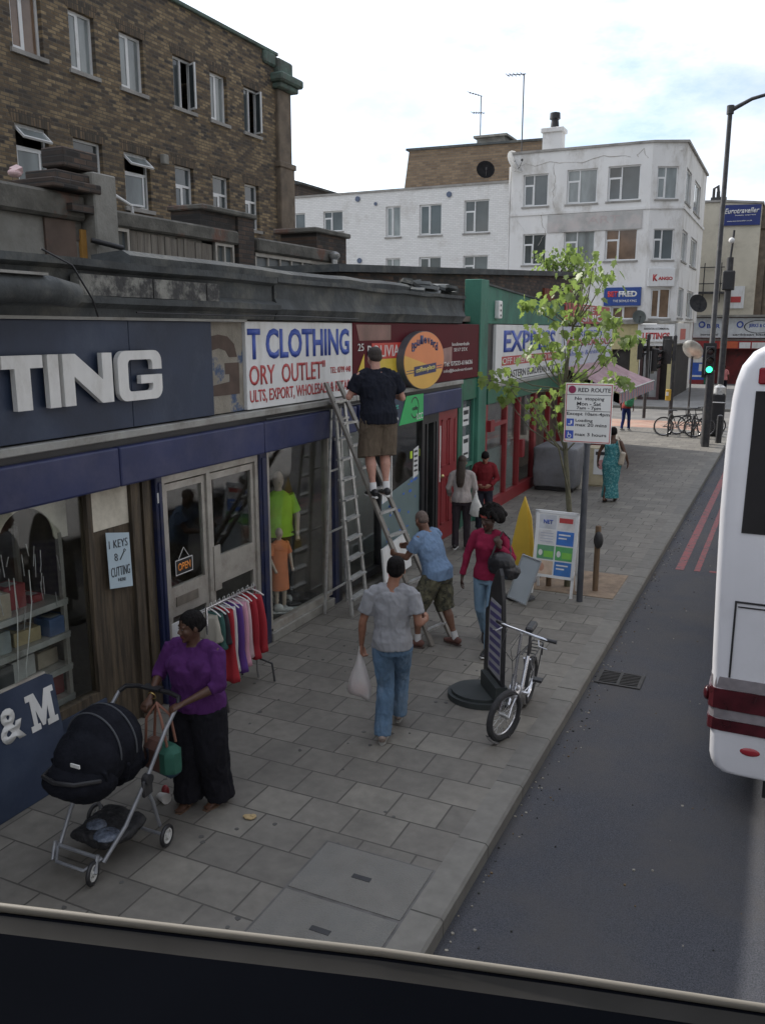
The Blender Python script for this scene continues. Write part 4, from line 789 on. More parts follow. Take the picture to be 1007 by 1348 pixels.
text('THE', 'E', D, 24.9, 26.5, 4.23, 4.4, m_inkwht, t, .01); text('SNICK', 'E', D, 25.0, 28.6, 3.97, 4.18, m_inkwht, t, .03)
mb = MB(); mb.box(-5.6, SX + .01, 23.1, 25.0, 3.86, 3.96); b_ = mb.build('small_panel', m_white, t); text('OPEN', 'E', SX + .012, 23.2, 24.8, 3.87, 3.95, m_inkblue, t, .02)
t = thing('alarm_box', 'narrow white alarm box on the green parapet', 'alarm box', (-5.45, 17.15, 4.1))
mb = MB(); mb.box(-5.48, -5.38, 17.0, 17.22, 3.97, 4.32, bev=.015); mb.build('case', m_upvc, t)
for z in (4.22, 4.12, 4.02): mb = MB(); mb.box(-5.381, -5.378, 17.07, 17.15, z - .01, z + .03); mb.build('printed_mark', m_inkblk, t)
t = thing('dark_roof_block', 'dark sooty brick upper block rising behind the cafe and green shop', 'building', (-7.5, 20, 4))
mb = MB(); P0 = [(12.2, 3.95), (29.6, 3.95), (29.6, 5.48), (12.2, 4.62)]
mb.prism(P0, frame_m('E', -8.8), 2.3); mb.build('wall', m_brickD, t)
mb = MB(); mb.prism([(12.1, 4.625), (29.7, 5.485), (29.7, 5.62), (12.1, 4.74)], frame_m('E', -8.9), 2.5); mb.build('coping', m_grime, t)
mb = MB(); mb.box(-6.5, -6.44, 24.5, 25.6, 4.5, 4.9); mb.box(-6.5, -6.44, 27.2, 28.0, 4.6, 5.1); mb.build('red_brick_patch', mat('red_brick_patch', (.2, .06, .035), .9, .4, 7), t)

t = MB()
for _ in range(260):
    y = random.uniform(3.6, 26); x = random.uniform(-5.2, -2.1); r_ = random.uniform(.008, .024)
    t.prism([(x + r_ * math.cos(R(a)) * random.uniform(.8, 1.2), y + r_ * math.sin(R(a)) * random.uniform(.8, 1.2)) for a in range(0, 360, 51)], Matrix.Translation((0, 0, .0)), .0035)
tag(t.build('chewing_gum_spots', mat('gum_grey', (.085, .083, .078), .9, .4, 3)), 'dark trodden chewing gum spots scattered over the pavement slabs', 'gum spots', kind='stuff')

for i, pts in enumerate(([(-5.28, 5.1, 4.36), (-5.22, 5.35, 4.25), (-5.27, 5.6, 4.0), (-5.36, 5.75, 3.86)], [(-5.33, 6.2, 3.9), (-5.33, 7.6, 3.895), (-5.33, 8.9, 3.905), (-5.33, 10.6, 3.89)], [(-5.35, 8.3, 2.75), (-5.345, 9.4, 2.745), (-5.345, 10.6, 2.75), (-5.35, 11.3, 2.76)])):
    g = MB(); g.tube([Vector(p) for p in pts], .008, seg=6); tag(g.build('loose_cable', m_black), ['thin loose cable hanging over the lead roll on the near cornice', 'thin cable clipped along the underside of the cornice above the signs', 'thin cable running along the top of the blue shutter box below the white sign'][i], 'cable')
# ================================================================== WHITE CORNER BUILDING
WY = 49.0; CX = -7.4; SXP = -5.8
wb = thing('white_corner_building', 'white painted corner building with cracked render and shop signs at its foot', 'building', (-15, 54, 0))
lw = [(-29.6, -28.3, 9.7, 10.9), (-27.0, -25.65, 9.7, 10.9), (-22.73, -21.77, 9.2, 10.95), (-20.56, -19.15, 9.2, 10.93), (-17.77, -16.26, 9.2, 11.0), (-22.73, -21.77, 6.3, 7.97), (-20.56, -19.15, 6.3, 7.97), (-17.77, -16.26, 6.3, 7.95)]
mb = MB(); wall_holes(mb, 'S', WY, -36, -14.95, 0, 11.8, lw, .16); mb.box(-36, -14.95, WY + .17, WY + 10, 11.5, 11.6); mb.box(-36, -35.8, WY + .17, WY + 10, 0, 11.8); mb.build('left_wall', m_whiteB, wb)
mb = MB(); mb.box(-36, -14.9, WY - .06, WY + .25, 11.802, 11.92); mb.build('coping', m_sill, wb)
rw = [(-14.23, -12.84, 10.42, 12.1), (-11.82, -10.18, 10.42, 12.18), (-9.63, -7.95, 10.44, 12.2), (-14.16, -12.84, 7.3, 8.97), (-11.85, -10.17, 7.3, 9.03), (-9.62, -7.93, 7.38, 9.01), (-9.12, -7.66, 4.3, 5.02)]
mb = MB(); wall_holes(mb, 'S', WY - .25, -14.94, CX, 4.2, 13.2, rw, .16)
mb.poly([(-14.94, WY - .25, 0), (-14.94, WY + 6, 0), (-14.94, WY + 6, 13.2), (-14.94, WY - .25, 13.2)])
mb.box(-14.9, SXP - .2, WY + .3, WY + 11, 12.8, 12.9)
mb.build('wall', m_whiteR, wb)
# chamfered corner facet
ca, cb_ = Vector((CX, WY - .25, 0)), Vector((SXP, WY + .45, 0)); cl = (cb_ - ca).length; cu_ = (cb_ - ca).normalized(); cn = Vector((cu_.y, -cu_.x, 0))
MC = Matrix(((cu_.x, 0, cn.x, ca.x), (cu_.y, 0, cn.y, ca.y), (0, 1, 0, 0), (0, 0, 0, 1)))
def facet(M, u1, holes, name, m):
    mb = MB(); tmp = MB(); wall_holes(tmp, 'S', 0, 0, u1, 4.2, 13.2, holes, .16)
    bmesh.ops.transform(tmp.b, matrix=M @ frame_m('S', 0).inverted(), verts=tmp.b.verts); return tmp.build(name, m, wb)
chh = [(.3, 1.38, 10.44, 12.05), (.3, 1.38, 7.38, 8.95), (.35, 1.4, 4.35, 5.9)]
facet(MC, cl, chh, 'corner_wall', m_whiteR)
sd = [(49.95, 52.4, 10.4, 12.1), (54.2, 57.6, 10.4, 12.1), (49.95, 52.4, 7.4, 9.0), (54.2, 57.6, 7.4, 9.0), (49.95, 52.4, 4.4, 6.0), (54.2, 57.6, 4.4, 6.0)]
mb = MB(); wall_holes(mb, 'E', SXP, WY + .45, WY + 11.5, 4.2, 13.2, sd, .16); mb.box(SXP - .3, SXP - .17, WY + .6, WY + 11.5, 0, 4.2); mb.build('side_wall', m_whiteR, wb)
_fm = frame_m
def win_on(M, a, b, c, e, style, glass=None):
    global frame_m
    keep = frame_m; frame_m = lambda fr, d, local=None: (M @ Matrix.Translation((0, 0, 0)))
    try: return window(wb, 'X', 0, a, b, c, e, style, .12, glass, fw=.06)
    finally: frame_m = keep
for i, w_ in enumerate(lw): window(wb, 'S', WY, *w_, ['toplight', 'toplight', 'side', 'side', 'toplight', 'toplight', 'side', 'toplight'][i], .13, [m_glassd, m_glassd, m_glassc, m_glassd, m_glassd, m_glassc, m_glassd, m_glassd][i], fw=.07)
for i, w_ in enumerate(rw): window(wb, 'S', WY - .25, *w_, 'toplight' if i < 6 else 'side', .13, [m_glassd, m_glassc, m_glassd, m_glassd, m_glassc, m_glassb, m_glassb][i], fw=.07)
for i, w_ in enumerate(chh): win_on(MC, *w_, 'toplight' if i < 2 else 'side', [m_glassc, m_glassd, m_glassb][i])
for i, w_ in enumerate(sd): window(wb, 'E', SXP, *w_, 'side', .12, m_glassc, fw=.08)
mb = MB(); mb.prism([(-14.99, WY - .33), (CX + .05, WY - .33), (SXP + .12, WY + .38), (SXP + .12, WY + 11.5), (SXP - .2, WY + 11.5), (SXP - .2, WY + .6), (CX - .1, WY + .1), (-14.99, WY + .1)], Matrix.Translation((0, 0, 13.202)), .12); mb.build('parapet_coping', m_sill, wb)
mb = MB(); mb.prism([(-14.96, WY - .31), (CX + .03, WY - .31), (SXP + .08, WY + .41), (SXP + .08, WY + 11.5), (SXP, WY + 11.5), (SXP, WY + .5), (CX, WY - .2), (-14.96, WY - .2)], Matrix.Translation((0, 0, 9.95)), .14); mb.build('string_course', m_whiteR, wb)
mb = MB(); mb.prism([(-12.8, 8.98), (-7.75, 8.98), (-7.75, 9.9), (-12.8, 9.9)], frame_m('S', WY - .255), .05); pn = mb.build('ghost_sign_panel', mat('ghost_sign_grey', (.42, .42, .41), .9, .2, 1.5, dirt=(.55, .5, .48), dscale=1.2), wb)
text('ART', 'S', WY - .31, -10.6, -8.9, 9.35, 9.72, mat('faded_pink_ink', (.46, .40, .39), .9, .1, 6), pn, .0)
mb = MB(); mb.box(-13.35, -12.3, WY + .1, WY + .9, 12.9, 14.25); mb.box(-13.45, -12.2, WY, WY + 1.0, 14.252, 14.5, bev=.03); ch = mb.build('chimney', m_whiteR, wb)
mb = MB(); mb.tube([(-12.8, WY + .5, 14.5), (-12.8, WY + .5, 14.95), (-12.8, WY + .5, 15.0), (-12.8, WY + .5, 15.3), (-12.8, WY + .5, 15.35)], [.25, .2, .3, .28, .1], seg=12); mb.build('chimney_pot', m_black, ch, smooth=True)
for x, z in ((-24.6, 11.5), (-18.6 - .1, 11.4), (-24.5, 7.9), (-23.4, 11.15)):
    mb = MB(); mb.cyl((x, WY - .001, z), (x, WY - .06, z), .16 if x != -23.4 else .1, seg=14); mb.build('wall_tie', mat('blue_grey_disc', (.1, .13, .2), .6), wb, smooth=True)
mb = MB(); mb.cyl((-15.05, WY - .12, 4.2), (-15.05, WY - .12, 12.6), .05); mb.tube([(-15.0, WY - .35, 13.1), (-14.6, WY - .35, 9.8), (-13.9, WY - .33, 8.9)], .015, seg=5); mb.build('drainpipe', m_whiteR, wb, smooth=True)
mb = MB()
crk = mat('cracked_render', (.42, .40, .37), .9, .3, 8)
for path in ([(-14.5, 12.7), (-13.6, 12.55), (-12.6, 12.65), (-11.0, 12.5), (-9.6, 12.75), (-8.2, 12.6)], [(-12.6, 12.65), (-12.5, 11.6), (-12.55, 10.8), (-12.4, 10.2)], [(-8.2, 12.6), (-7.9, 12.9), (-7.6, 12.3)], [(-13.2, 9.9), (-12.9, 9.0), (-13.3, 8.2)]):
    q = []
    for (x0, z0), (x1, z1) in zip(path[:-1], path[1:]):
        for j in range(5): q.append((x0 + (x1 - x0) * j / 5 + random.uniform(-.08, .08), WY - .253, z0 + (z1 - z0) * j / 5 + random.uniform(-.08, .08)))
    mb.tube(q, [random.uniform(.006, .022) for _ in q], seg=5)
mb.build('cracks', crk, wb)
# ground floor
mb = MB()
mb.box(-15, -9.2, WY - .1, WY + .1, 0, 4.2); mb.box(-9.2, -7.55, WY - .15, WY + .1, 2.7, 4.2, 1); mb.box(-7.55, -5.85, WY - .12, WY + .2, 2.9, 3.1)
mb.box(-9.2, -8.95, WY - .2, WY + .1, 0, 2.7, 1); mb.box(-7.95, -7.5, WY - .2, WY + .1, 0, 2.7, 1); mb.box(-5.98, -5.7, WY - .2, WY + .5, 0, 3.1, 1)
mb.box(-9.0, -7.9, WY - .15, WY + .1, 0, .9, 1)
mb.build('ground_floor_wall', [m_whiteR, mat('cream_yellow_paint', (.48, .42, .22), .7, .1, 2, dirt=(.3, .26, .15), dscale=2)], wb)
mb = MB(); mb.box(-15, -7.4, WY - .34, WY - .1, 4.05, 4.2); mb.box(-7.45, -5.7, WY - .3, WY + .4, 4.08, 4.2); mb.build('cornice', m_conc, wb)
mb = MB(); mb.box(-8.95, -7.95, WY + .02, WY + .08, .9, 2.7); mb.box(-7.5, -6.0, WY + .3, WY + .36, 0, 2.9); mb.box(-5.9, -5.85, WY + .7, WY + 9, 0, 2.9); mb.build('dark_opening', m_dark, wb)
mb = MB(); mb.box(-7.45, -7.3, WY - .05, WY + .1, 0, 2.9); mb.box(-6.5, -6.35, WY - .05, WY + .1, 0, 2.9); mb.box(-7.3, -6.5, WY - .05, WY + .1, 0, .15); mb.build('shop_door_frame', mat('dark_maroon_frame', (.06, .03, .03), .5), wb)
mb = MB(); mb.box(-7.25, -6.95, WY + .0, WY + .05, .1, 2.6); mb.box(-6.9, -6.5, WY + .05, WY + .1, .1, 2.6); mb.build('shop_door', mat('grey_shop_door', (.22, .22, .22), .6, .2, 3), wb)
t = thing('shop_fascia_sign', 'white letting agency sign with red capital letters at the foot of the white building', 'shop sign', (-6.7, WY - .3, 3.6))
mb = MB(); mb.box(-7.62, -5.72, WY - .28, WY - .12, 3.12, 4.04, bev=.01); mb.build('board', m_white, t); text('LETTINGS', 'S', WY - .285, -7.35, -5.95, 3.25, 3.6, m_inkred, t, .05); text('RESIDENTIAL & COMMERCIAL', 'S', WY - .285, -7.3, -6.0, 3.75, 3.85, m_inkblk, t)
t = thing('shop_side_sign', 'small white board with a red emblem round the corner of the white building', 'shop sign', (-5.7, 51, 3.6))
mb = MB(); mb.box(-5.8, -5.68, WY + .6, WY + 6.5, 3.0, 4.1, bev=.01); mb.build('board', m_white, t)
mb = MB(); mb.box(-5.678, -5.67, WY + 2, WY + 4.6, 3.2, 3.8); mb.build('emblem', mat('faded_red_ink', (.5, .12, .1), .6, .3, 12), t)
t = thing('square_wall_sign', 'pale box sign reading KANGO in red high on the corner of the white building', 'sign', (-6.6, WY - .2, 6.3))
mb = MB(); mb.M = MC; mb.box(.1, 1.5, 6.0, 6.95, .02, .22, bev=.02); mb.build('box', m_white, t)
text('ANGO', None, 0, .62, 1.38, 6.32, 6.5, m_inkred, t, .06, M4=MC @ Matrix.Translation((0, 0, .222))); text('K', None, 0, .34, .6, 6.27, 6.62, m_inkred, t, .06, M4=MC @ Matrix.Translation((0, 0, .222)))
t = thing('betting_shop_sign', 'blue BETFRED sign with red and white letters on the white building', 'sign', (-8.3, WY - .3, 5.5))
mb = MB(); mb.box(-9.5, -7.55, WY - .4, WY - .26, 5.02, 5.98, bev=.01); mb.build('board', mat('bookmaker_blue', (.02, .06, .25), .4), t)
text('BET', 'S', WY - .402, -9.3, -8.75, 5.48, 5.78, mat('bright_red_ink', (.6, .05, .05), .5), t, .05); text('FRED', 'S', WY - .402, -8.72, -7.75, 5.48, 5.78, m_inkwht, t, .05); text('THE BONUS KING', 'S', WY - .402, -9.0, -7.75, 5.2, 5.33, m_inkwht, t, .01)
def dish(x, y, z, r, yaw, label, m, tilt=25):
    t = thing('satellite_dish', label, 'satellite dish', (x, y, z), R(yaw))
    mb = MB(); M0 = Matrix.Rotation(R(-tilt), 4, 'X'); mb.M = M0
    rings = []
    for i in range(6):
        q = r * i / 5; rings.append([mb.v((q * math.cos(R(a)), -.18 * r * (1 - (q / r) ** 2) * -1, q * math.sin(R(a)) * 1.08)) for a in range(0, 360, 20)] if i else [mb.v((0, .18 * r, 0))])
    for k in range(18): mb.face([rings[0][0], rings[1][k], rings[1][(k + 1) % 18]])
    for i in range(1, 5):
        for k in range(18): mb.face([rings[i][k], rings[i + 1][k], rings[i + 1][(k + 1) % 18], rings[i][(k + 1) % 18]])
    bmesh.ops.solidify(mb.b, geom=list(mb.b.faces), thickness=.02); mb.build('reflector', m, t, smooth=True, world=False)
    mb = MB(); mb.tube([(0, .1, -r * .9), (0, -.5 * r, -r * .6), (0, -r * .8, -.1 * r)], .015, seg=6); mb.box(-.04, .04, -r * .85, -r * .7, -.12 * r, .08 * r); mb.tube([(0, .1, 0), (0, r * .8, -.05)], .025, seg=6); mb.build('feed_arm', m_post, t, smooth=True, world=False)
    return t
m_dish = mat('grey_green_dish', (.14, .16, .15), .6, .1, 3)
q = PY(841, 417, WY - .6); dish(*q, .36, 20, 'grey satellite dish above the LETTINGS shopfront', m_dish)
q = PY(639, 223, 57); dish(*q, .6, 25, 'dark satellite dish on the brown brick roof storey', mat('matt_black_dish', (.03, .03, .032), .95, .2, 3, spec=.05))
q = PY(679, 212, WY - .4); dish(*q, .6, 60, 'pale satellite dish at the step in the white roofline', m_whiteR)
q = PX(921, 400, -4.9); dish(q.x, q.y - 1, q.z, .5, 30, 'dark satellite dish on the cream building beside the scaffold pole', m_post)
# brown brick roof storey + aerials
t = thing('brown_roof_storey', 'brown brick roof storey with a sloping left end rising behind the white building', 'building', (-21, 62, 12))
mb = MB(); mb.prism([(-26.9, 10), (-15.9, 10), (-15.9, 16.1), (-26.0, 16.25)], frame_m('S', 64), 4.0); mb.build('wall', m_brickB, t)
mb = MB(); mb.prism([(-26.2, 16.26), (-15.8, 16.11), (-15.8, 16.25), (-26.2, 16.4)], frame_m('S', 64.1), 4.25); mb.build('coping', m_grime, t)
mb = MB(); mb.box(-21.1, -19.1, 60.5, 62.5, 16.3, 16.75); mb.box(-21.3, -18.9, 60.3, 62.7, 16.752, 16.9); mb.build('tank_housing', m_conc, t)
text('HAIR', 'S', 59.99, -23.4, -22.3, 13.9, 14.4, m_brickB, t) if 0 else None
def aerial(px, yb, yt, Y0, label, arms):
    b = PY(px, yb, Y0); tp = PY(px, yt, Y0); t = thing('tv_aerial', label, 'aerial', b); mb = MB(); mb.cyl(b, Vector((b.x, b.y, tp.z)), .035); mb.build('mast', m_post, t, smooth=True)
    mb = MB()
    for dz, l0, l1, sl in arms:
        mb.bar((b.x + l0, Y0, tp.z + dz + sl), (b.x + l1, Y0, tp.z + dz), .04)
        for k in range(5): xx = b.x + l0 + (l1 - l0) * k / 5; zz = tp.z + dz + sl * (1 - k / 5); mb.bar((xx, Y0 - .35, zz), (xx, Y0 + .35, zz), .025)
    mb.build('arms', m_post, t)
aerial(686, 212, 98, 49.6, 'tall thin television aerial at the step of the white building roofline', [(0, -.95, .1, .05)])
aerial(632, 178, 127, 61, 'short branched television aerial on the brown roof storey', [(0, -.9, .1, .35), (-1.1, -.6, .3, .1)])
t = thing('distant_brick_building', 'small dark brick building end just right of the stock brick corner pier', 'building', (-46, 78, 0))
mb = MB(); mb.box(-52, -43.9, 75, 83, 0, 17.3); mb.build('wall', m_brickDS, t); mb = MB(); mb.prism([(-52.2, 17.302), (-43.6, 17.302), (-43.6, 17.5), (-45.4, 18.0), (-52.2, 18.0)], frame_m('S', 83), 8.3); mb.build('roof', m_felt, t)

# ================================================================== CREAM BUILDING AND FAR SHOPS
t = thing('cream_rendered_building', 'tall cream rendered building with a blank end wall beyond the white corner building', 'building', (-4, 72, 0)); cr = t
mb = MB(); mb.prism([(-9, 0), (-2.65, 0), (-2.65, 12.05), (-5.0, 12.3), (-9, 12.42)], frame_m('S', 80), 14); mb.build('wall', m_concB, t)
mb = MB(); mb.prism([(-9, 12.425), (-5.0, 12.305), (-2.55, 12.06), (-2.55, 12.2), (-5.0, 12.44), (-9, 12.56)], frame_m('S', 80), 14.1); mb.build('coping', m_sill, t)
mb = MB(); mb.box(-2.66, -2.2, 66.5, 90, 4.5, 10.5); mb.box(-2.66, -2.0, 66.3, 90, 10.5, 11.0); mb.box(-2.66, -2.3, 66.5, 90, 11.0, 12.0)
for y in range(67, 90, 2): mb.cyl((-2.05, y, 4.6), (-2.05, y, 10.5), .22)
mb.build('column_front', m_stonec, t, smooth=True)
mb = MB(); mb.cyl((-5.55, 66.6, 12.35), (-5.55, 66.6, 13.1), .12); mb.cyl((-5.1, 66.6, 12.3), (-5.1, 66.6, 12.7), .12); mb.box(-6.0, -5.3, 66.3, 66.9, 12.4, 12.7); mb.tube([(-5.85, 66.6, 12.6), (-5.85, 66.6, 13.3), (-5.6, 66.6, 13.5), (-5.5, 66.6, 12.7)], .1, seg=8); mb.build('chimney_cowl', m_post, t, smooth=True)
mb = MB()
for p, q in (((-6.0, 65.8, 5.6), (-6.0, 65.8, 8.3)), ((-4.9, 65.8, 5.6), (-4.9, 65.8, 8.3)), ((-6.4, 65.8, 8.0), (-4.7, 65.8, 8.0)), ((-6.4, 65.8, 6.9), (-4.7, 65.8, 6.9))): mb.cyl(p, q, .035)
mb.box(-6.5, -4.2, 65.5, 65.95, 6.2, 6.35); mb.build('scaffold_bracket', m_post, t, smooth=True)
t = thing('travel_sign', 'dark blue sign with white italic lettering high on the cream end wall', 'sign', (-4, 65.9, 11.5))
mb = MB(); mb.prism([(-5.25, 10.75), (-2.7, 10.7), (-2.7, 12.02), (-5.25, 12.1)], frame_m('S', 65.95), .08); mb.build('board', mat('deep_blue_sign', (.015, .03, .16), .5, .1, 3), t)
text('Eurotraveller', 'S', 65.86, -5.0, -2.85, 11.5, 11.85, m_inkwht, t, .02, shear=.08); text('hotels express', 'S', 65.86, -4.3, -3.0, 11.32, 11.42, m_inkwht, t); text('www.eurotraveller.co.uk', 'S', 65.86, -4.8, -3.2, 10.97, 11.05, m_inkwht, t)
t = thing('far_shop', 'row of small shops with red interior under the cream building', 'shop', (-3, 65, 0))
mb = MB(); mb.box(-6.5, 3, 65.4, 66, 3.0, 3.15); mb.box(-6.5, 3, 64.9, 66, 4.6, 4.75); mb.build('cornice', m_conc, t)
mb = MB(); mb.box(-6.6, 3, 65.8, 66, 0, 4.6); mb.build('back_wall', mat('deep_red_interior', (.16, .02, .02), .7, .5, 1.2, dirt=(.03, .02, .02), dscale=1), t)
mb = MB(); mb.box(-6.5, 3, 65.0, 65.5, 2.45, 2.98); mb.build('red_band', mat('red_fascia_band', (.3, .03, .03), .5, .2, 2), t)
mb = MB(); mb.box(-4.6, -3.4, 64.97, 64.99, 2.5, 2.95); mb.build('orange_panel', mat('orange_red_panel', (.5, .1, .04), .5), t)
mb = MB(); mb.box(-3.3, -2.6, 64.95, 64.98, 2.5, 2.9); mb.box(-2.5, -1.4, 64.95, 64.98, 2.5, 2.9); mb.build('white_strip', m_white, t)
mb = MB(); mb.box(-5.4, -4.95, 64.6, 65.8, 0, 2.45); mb.box(-1.0, -.6, 64.9, 65.8, 0, 2.45); mb.build('pillar', m_greenp, t)
for s_, a, b, m_, lab, l2, l3 in (('BAR', -6.4, -4.45, 'pale_blue_board', 'pale blue-white bar signboard with a blue swoosh in the far shop row', 'La ', 'international'), ('JERKS & CAKES', -4.3, -1.0, 'cartoon_board', 'large white illustrated signboard with an oval at the right of the far shop row', 'FOOD', 'caribbean kitchen')):
    t2 = thing('shop_fascia_sign', lab, 'shop sign', ((a + b) / 2, 65.4, 3.9)); mb = MB(); mb.box(a, b, 65.25, 65.39, 3.2, 4.55, bev=.01); mb.build('board', mat(m_, (.55, .58, .6), .5, .15, 3), t2)
    text(s_, 'S', 65.245, a + (b - a) * .45, b - .2, 3.85, 4.15, m_inkblue, t2, .03); text(l3, 'S', 65.245, a + .5, b - .3, 3.35, 3.5, m_inkblk, t2)
    mb = MB(); mb.torus(((a + b) / 2 - (b - a) * .22, 65.24, 4.1), .18, .05, (0, 1, 0), seg=16, sg=5); mb.build('emblem', m_inkblue, t2)
    if b > -2: mb = MB(); mb.M = Matrix.Translation((-2.2, 65.24, 3.95)) @ Matrix.Diagonal((2.1, 1, 1, 1)); mb.torus((0, 0, 0), .42, .02, (0, 1, 0), seg=28, sg=5); mb.build('oval_outline', m_inkblk, t2)
t = thing('white_wall_notice', 'white and red estate notice on the cream wall above the far shops', 'sign', (-3.9, 65.9, 6)); mb = MB(); mb.box(-4.5, -3.3, 65.9, 65.98, 5.2, 6.7); mb.build('board', m_white, t)
mb = MB(); mb.box(-4.3, -3.5, 65.88, 65.9, 5.6, 6.0); mb.build('red_text_block', m_inkred, t)
t = thing('blue_hoarding', 'blue poster board on a red base beside the far shop entrance', 'poster', (-5.7, 65, 1)); mb = MB(); mb.box(-6.45, -5.0, 64.7, 64.8, .1, 2.35); mb.box(-6.5, -5.0, 64.66, 64.8, -.0, .3, 1); mb.build('board', [mat('poster_blue', (.03, .1, .45), .5, .2, 2), m_red], t)
mb = MB(); mb.box(-6.2, -5.4, 64.68, 64.7, 1.5, 1.9); mb.box(-5.8, -5.5, 64.68, 64.7, .9, 1.4); mb.box(-6.2, -5.2, 64.68, 64.7, .5, .62); mb.build('white_text_block', m_inkwht, t)
t = thing('far_terrace', 'distant pale terrace closing the road behind the coach', 'building', (20, 110, 0)); mb = MB(); mb.box(-2, 9, 100, 112, 0, 9); mb.box(14, 60, 60, 112, 0, 10); mb.build('wall', m_concB, t)
# opposite side of the road (seen only in reflections and from a step aside)
t = thing('opposite_terrace', 'brick terrace on the other side of the road', 'building', (20, 15, 0))
mb = MB(); oh = [(y, y + 1.2, z, z + 1.8) for y in range(-30, 56, 3) for z in (4.4, 7.4)]
tmp = MB(); wall_holes(tmp, 'E', 0, -32, 58, 3.6, 10, oh, .15); bmesh.ops.transform(tmp.b, matrix=Matrix.Translation((18, 0, 0)) @ Matrix.Diagonal((-1, 1, 1, 1)), verts=tmp.b.verts); tmp.build('wall', m_brickY, t)
mb = MB(); mb.box(18.2, 18.3, -32, 58, 3.6, 10); mb.build('panes', m_glassd, t); mb = MB(); mb.box(17.9, 18.1, -32, 58, 2.6, 3.58); mb.box(18.3, 26, -32, 58, 9.8, 10); mb.build('fascia_run', m_white, t); mb = MB(); mb.box(18.1, 18.3, -32, 58, 0, 2.6); mb.build('shopfronts', m_glassd, t)

# ================================================================== STREET FURNITURE
def rnd(t, pts, m, nm, seg=10, r=.05): mb = MB(); mb.tube(pts, r, seg=seg); return mb.build(nm, m, t, smooth=True)
LB = PG(932, 583)
t = thing('street_lamp', 'tall black street lamp leaning its arm over the road at the far corner', 'street lamp', (LB.x, 30.5, 0)); X0 = -2.38
rnd(t, [(X0, 30.5, 0), (X0, 30.5, 1.2), (X0, 30.5, 1.25), (X0, 30.5, 10.4)], m_post, 'post', r=[.13, .13, .09, .07])
rnd(t, [(X0, 30.5, 10.3), (X0, 30.5, 10.55)], m_post, 'collar', r=.11)
rnd(t, [(X0, 30.5, 10.4), (X0 + .6, 30.5, 10.68), (X0 + 1.6, 30.5, 10.88), (X0 + 2.6, 30.5, 10.9)], m_post, 'arm', r=[.07, .055, .045, .04])
mb = MB(); mb.ell((X0 + 3.0, 30.5, 10.9), (.5, .17, .1)); mb.build('lantern', m_steel, t, smooth=True)
def signal(name, label, x, y, pole_top, heads, r=.06, zb=0, lit=None, extra=None, group=None):
    t = thing(name, label, 'traffic light', (x, y, zb), 0, group)
    rnd(t, [(x, y, zb), (x, y, pole_top)], m_post, 'pole', r=r); mb = MB(); mb.cyl((x, y, pole_top), (x, y, pole_top + .05), r * 1.1, r * .4); mb.build('cap', m_post, t, smooth=True)
    for hx, hy, hz, face in heads:
        mb = MB(); M0 = Matrix.Translation((hx, hy, hz)) @ Matrix.Rotation(R(face), 4, 'Z'); mb.M = M0
        mb.box(-.13, .13, -.1, .12, -.45, .45, bev=.03, seg=2); mb.box(-.2, .2, .1, .112, -.55, .55)
        hd = mb.build('signal_head', m_black, t)
        for i, z in enumerate((.28, 0, -.28)):
            mb = MB(); mb.M = M0
            ang = [R(a) for a in range(-20, 201, 20)]; prev = None
            for a in ang:
                p0 = mb.v((.115 * math.cos(a), -.1, z + .115 * math.sin(a))); p1 = mb.v((.115 * math.cos(a), -.1 - .2 * (0.4 + .6 * max(0, math.sin(a))), z + .115 * math.sin(a)))
                if prev: mb.face([prev[0], prev[1], p1, p0])
                prev = (p0, p1)
            bmesh.ops.solidify(mb.b, geom=list(mb.b.faces), thickness=.008); mb.build('hood', m_black, hd)
            mb = MB(); mb.M = M0; mb.tube([(0, -.1, z), (0, -.115, z), (0, -.125, z)], [.1, .09, .02], seg=16)
            mm_ = mat('green_signal_lit', (.02, .3, .12), .3, emit=(.05, 1, .42, 2.2)) if (lit and i == 2) else mat(['red_lens', 'amber_lens', 'green_lens'][i], [(.03, .005, .005), (.03, .015, .005), (.005, .02, .01)][i], .25)
            mb.build('lens', mm_, hd, smooth=True)
    return t
signal('traffic_light', 'traffic light showing green on a thick black pole at the kerb', -2.3, 29.8, 2.45, [(-2.36, 29.75, 2.78, 12)], r=.13, lit=1)
t = thing('camera_post', 'black post with a box and a round globe lamp behind the green traffic light', 'post', (-2.19, 33, 0)); x, y = -2.2, 33.1
rnd(t, [(x, y, 0), (x, y, 6.2)], m_post, 'pole', r=.11); mb = MB(); mb.box(x - .2, x + .2, y - .2, y + .2, 5.1, 5.75, bev=.03); mb.build('box', m_black, t)
rnd(t, [(x, y, 6.2), (x + .05, y, 7.1)], m_post, 'mast', r=.04); mb = MB(); mb.ell((x - .0, y - .15, 6.75), .1); mb.build('globe', m_inkwht, t, smooth=True)
mb = MB(); mb.box(x - .22, x + .22, y - .3, y + .1, .0, 1.55, bev=.08, seg=2); mb.build('cabinet', m_black, t); mb = MB(); mb.tube([(x, y - .1, 1.5), (x, y - .1, 1.75), (x, y - .1, 1.85)], [.22, .2, .05], seg=12); mb.build('lid', m_steel, t, smooth=True)
mb = MB(); mb.tube([(x - .23, y - .32, 1.22), (x + .23, y - .32, 1.22)], .02, seg=6); mb.build('band', m_inkwht, t)
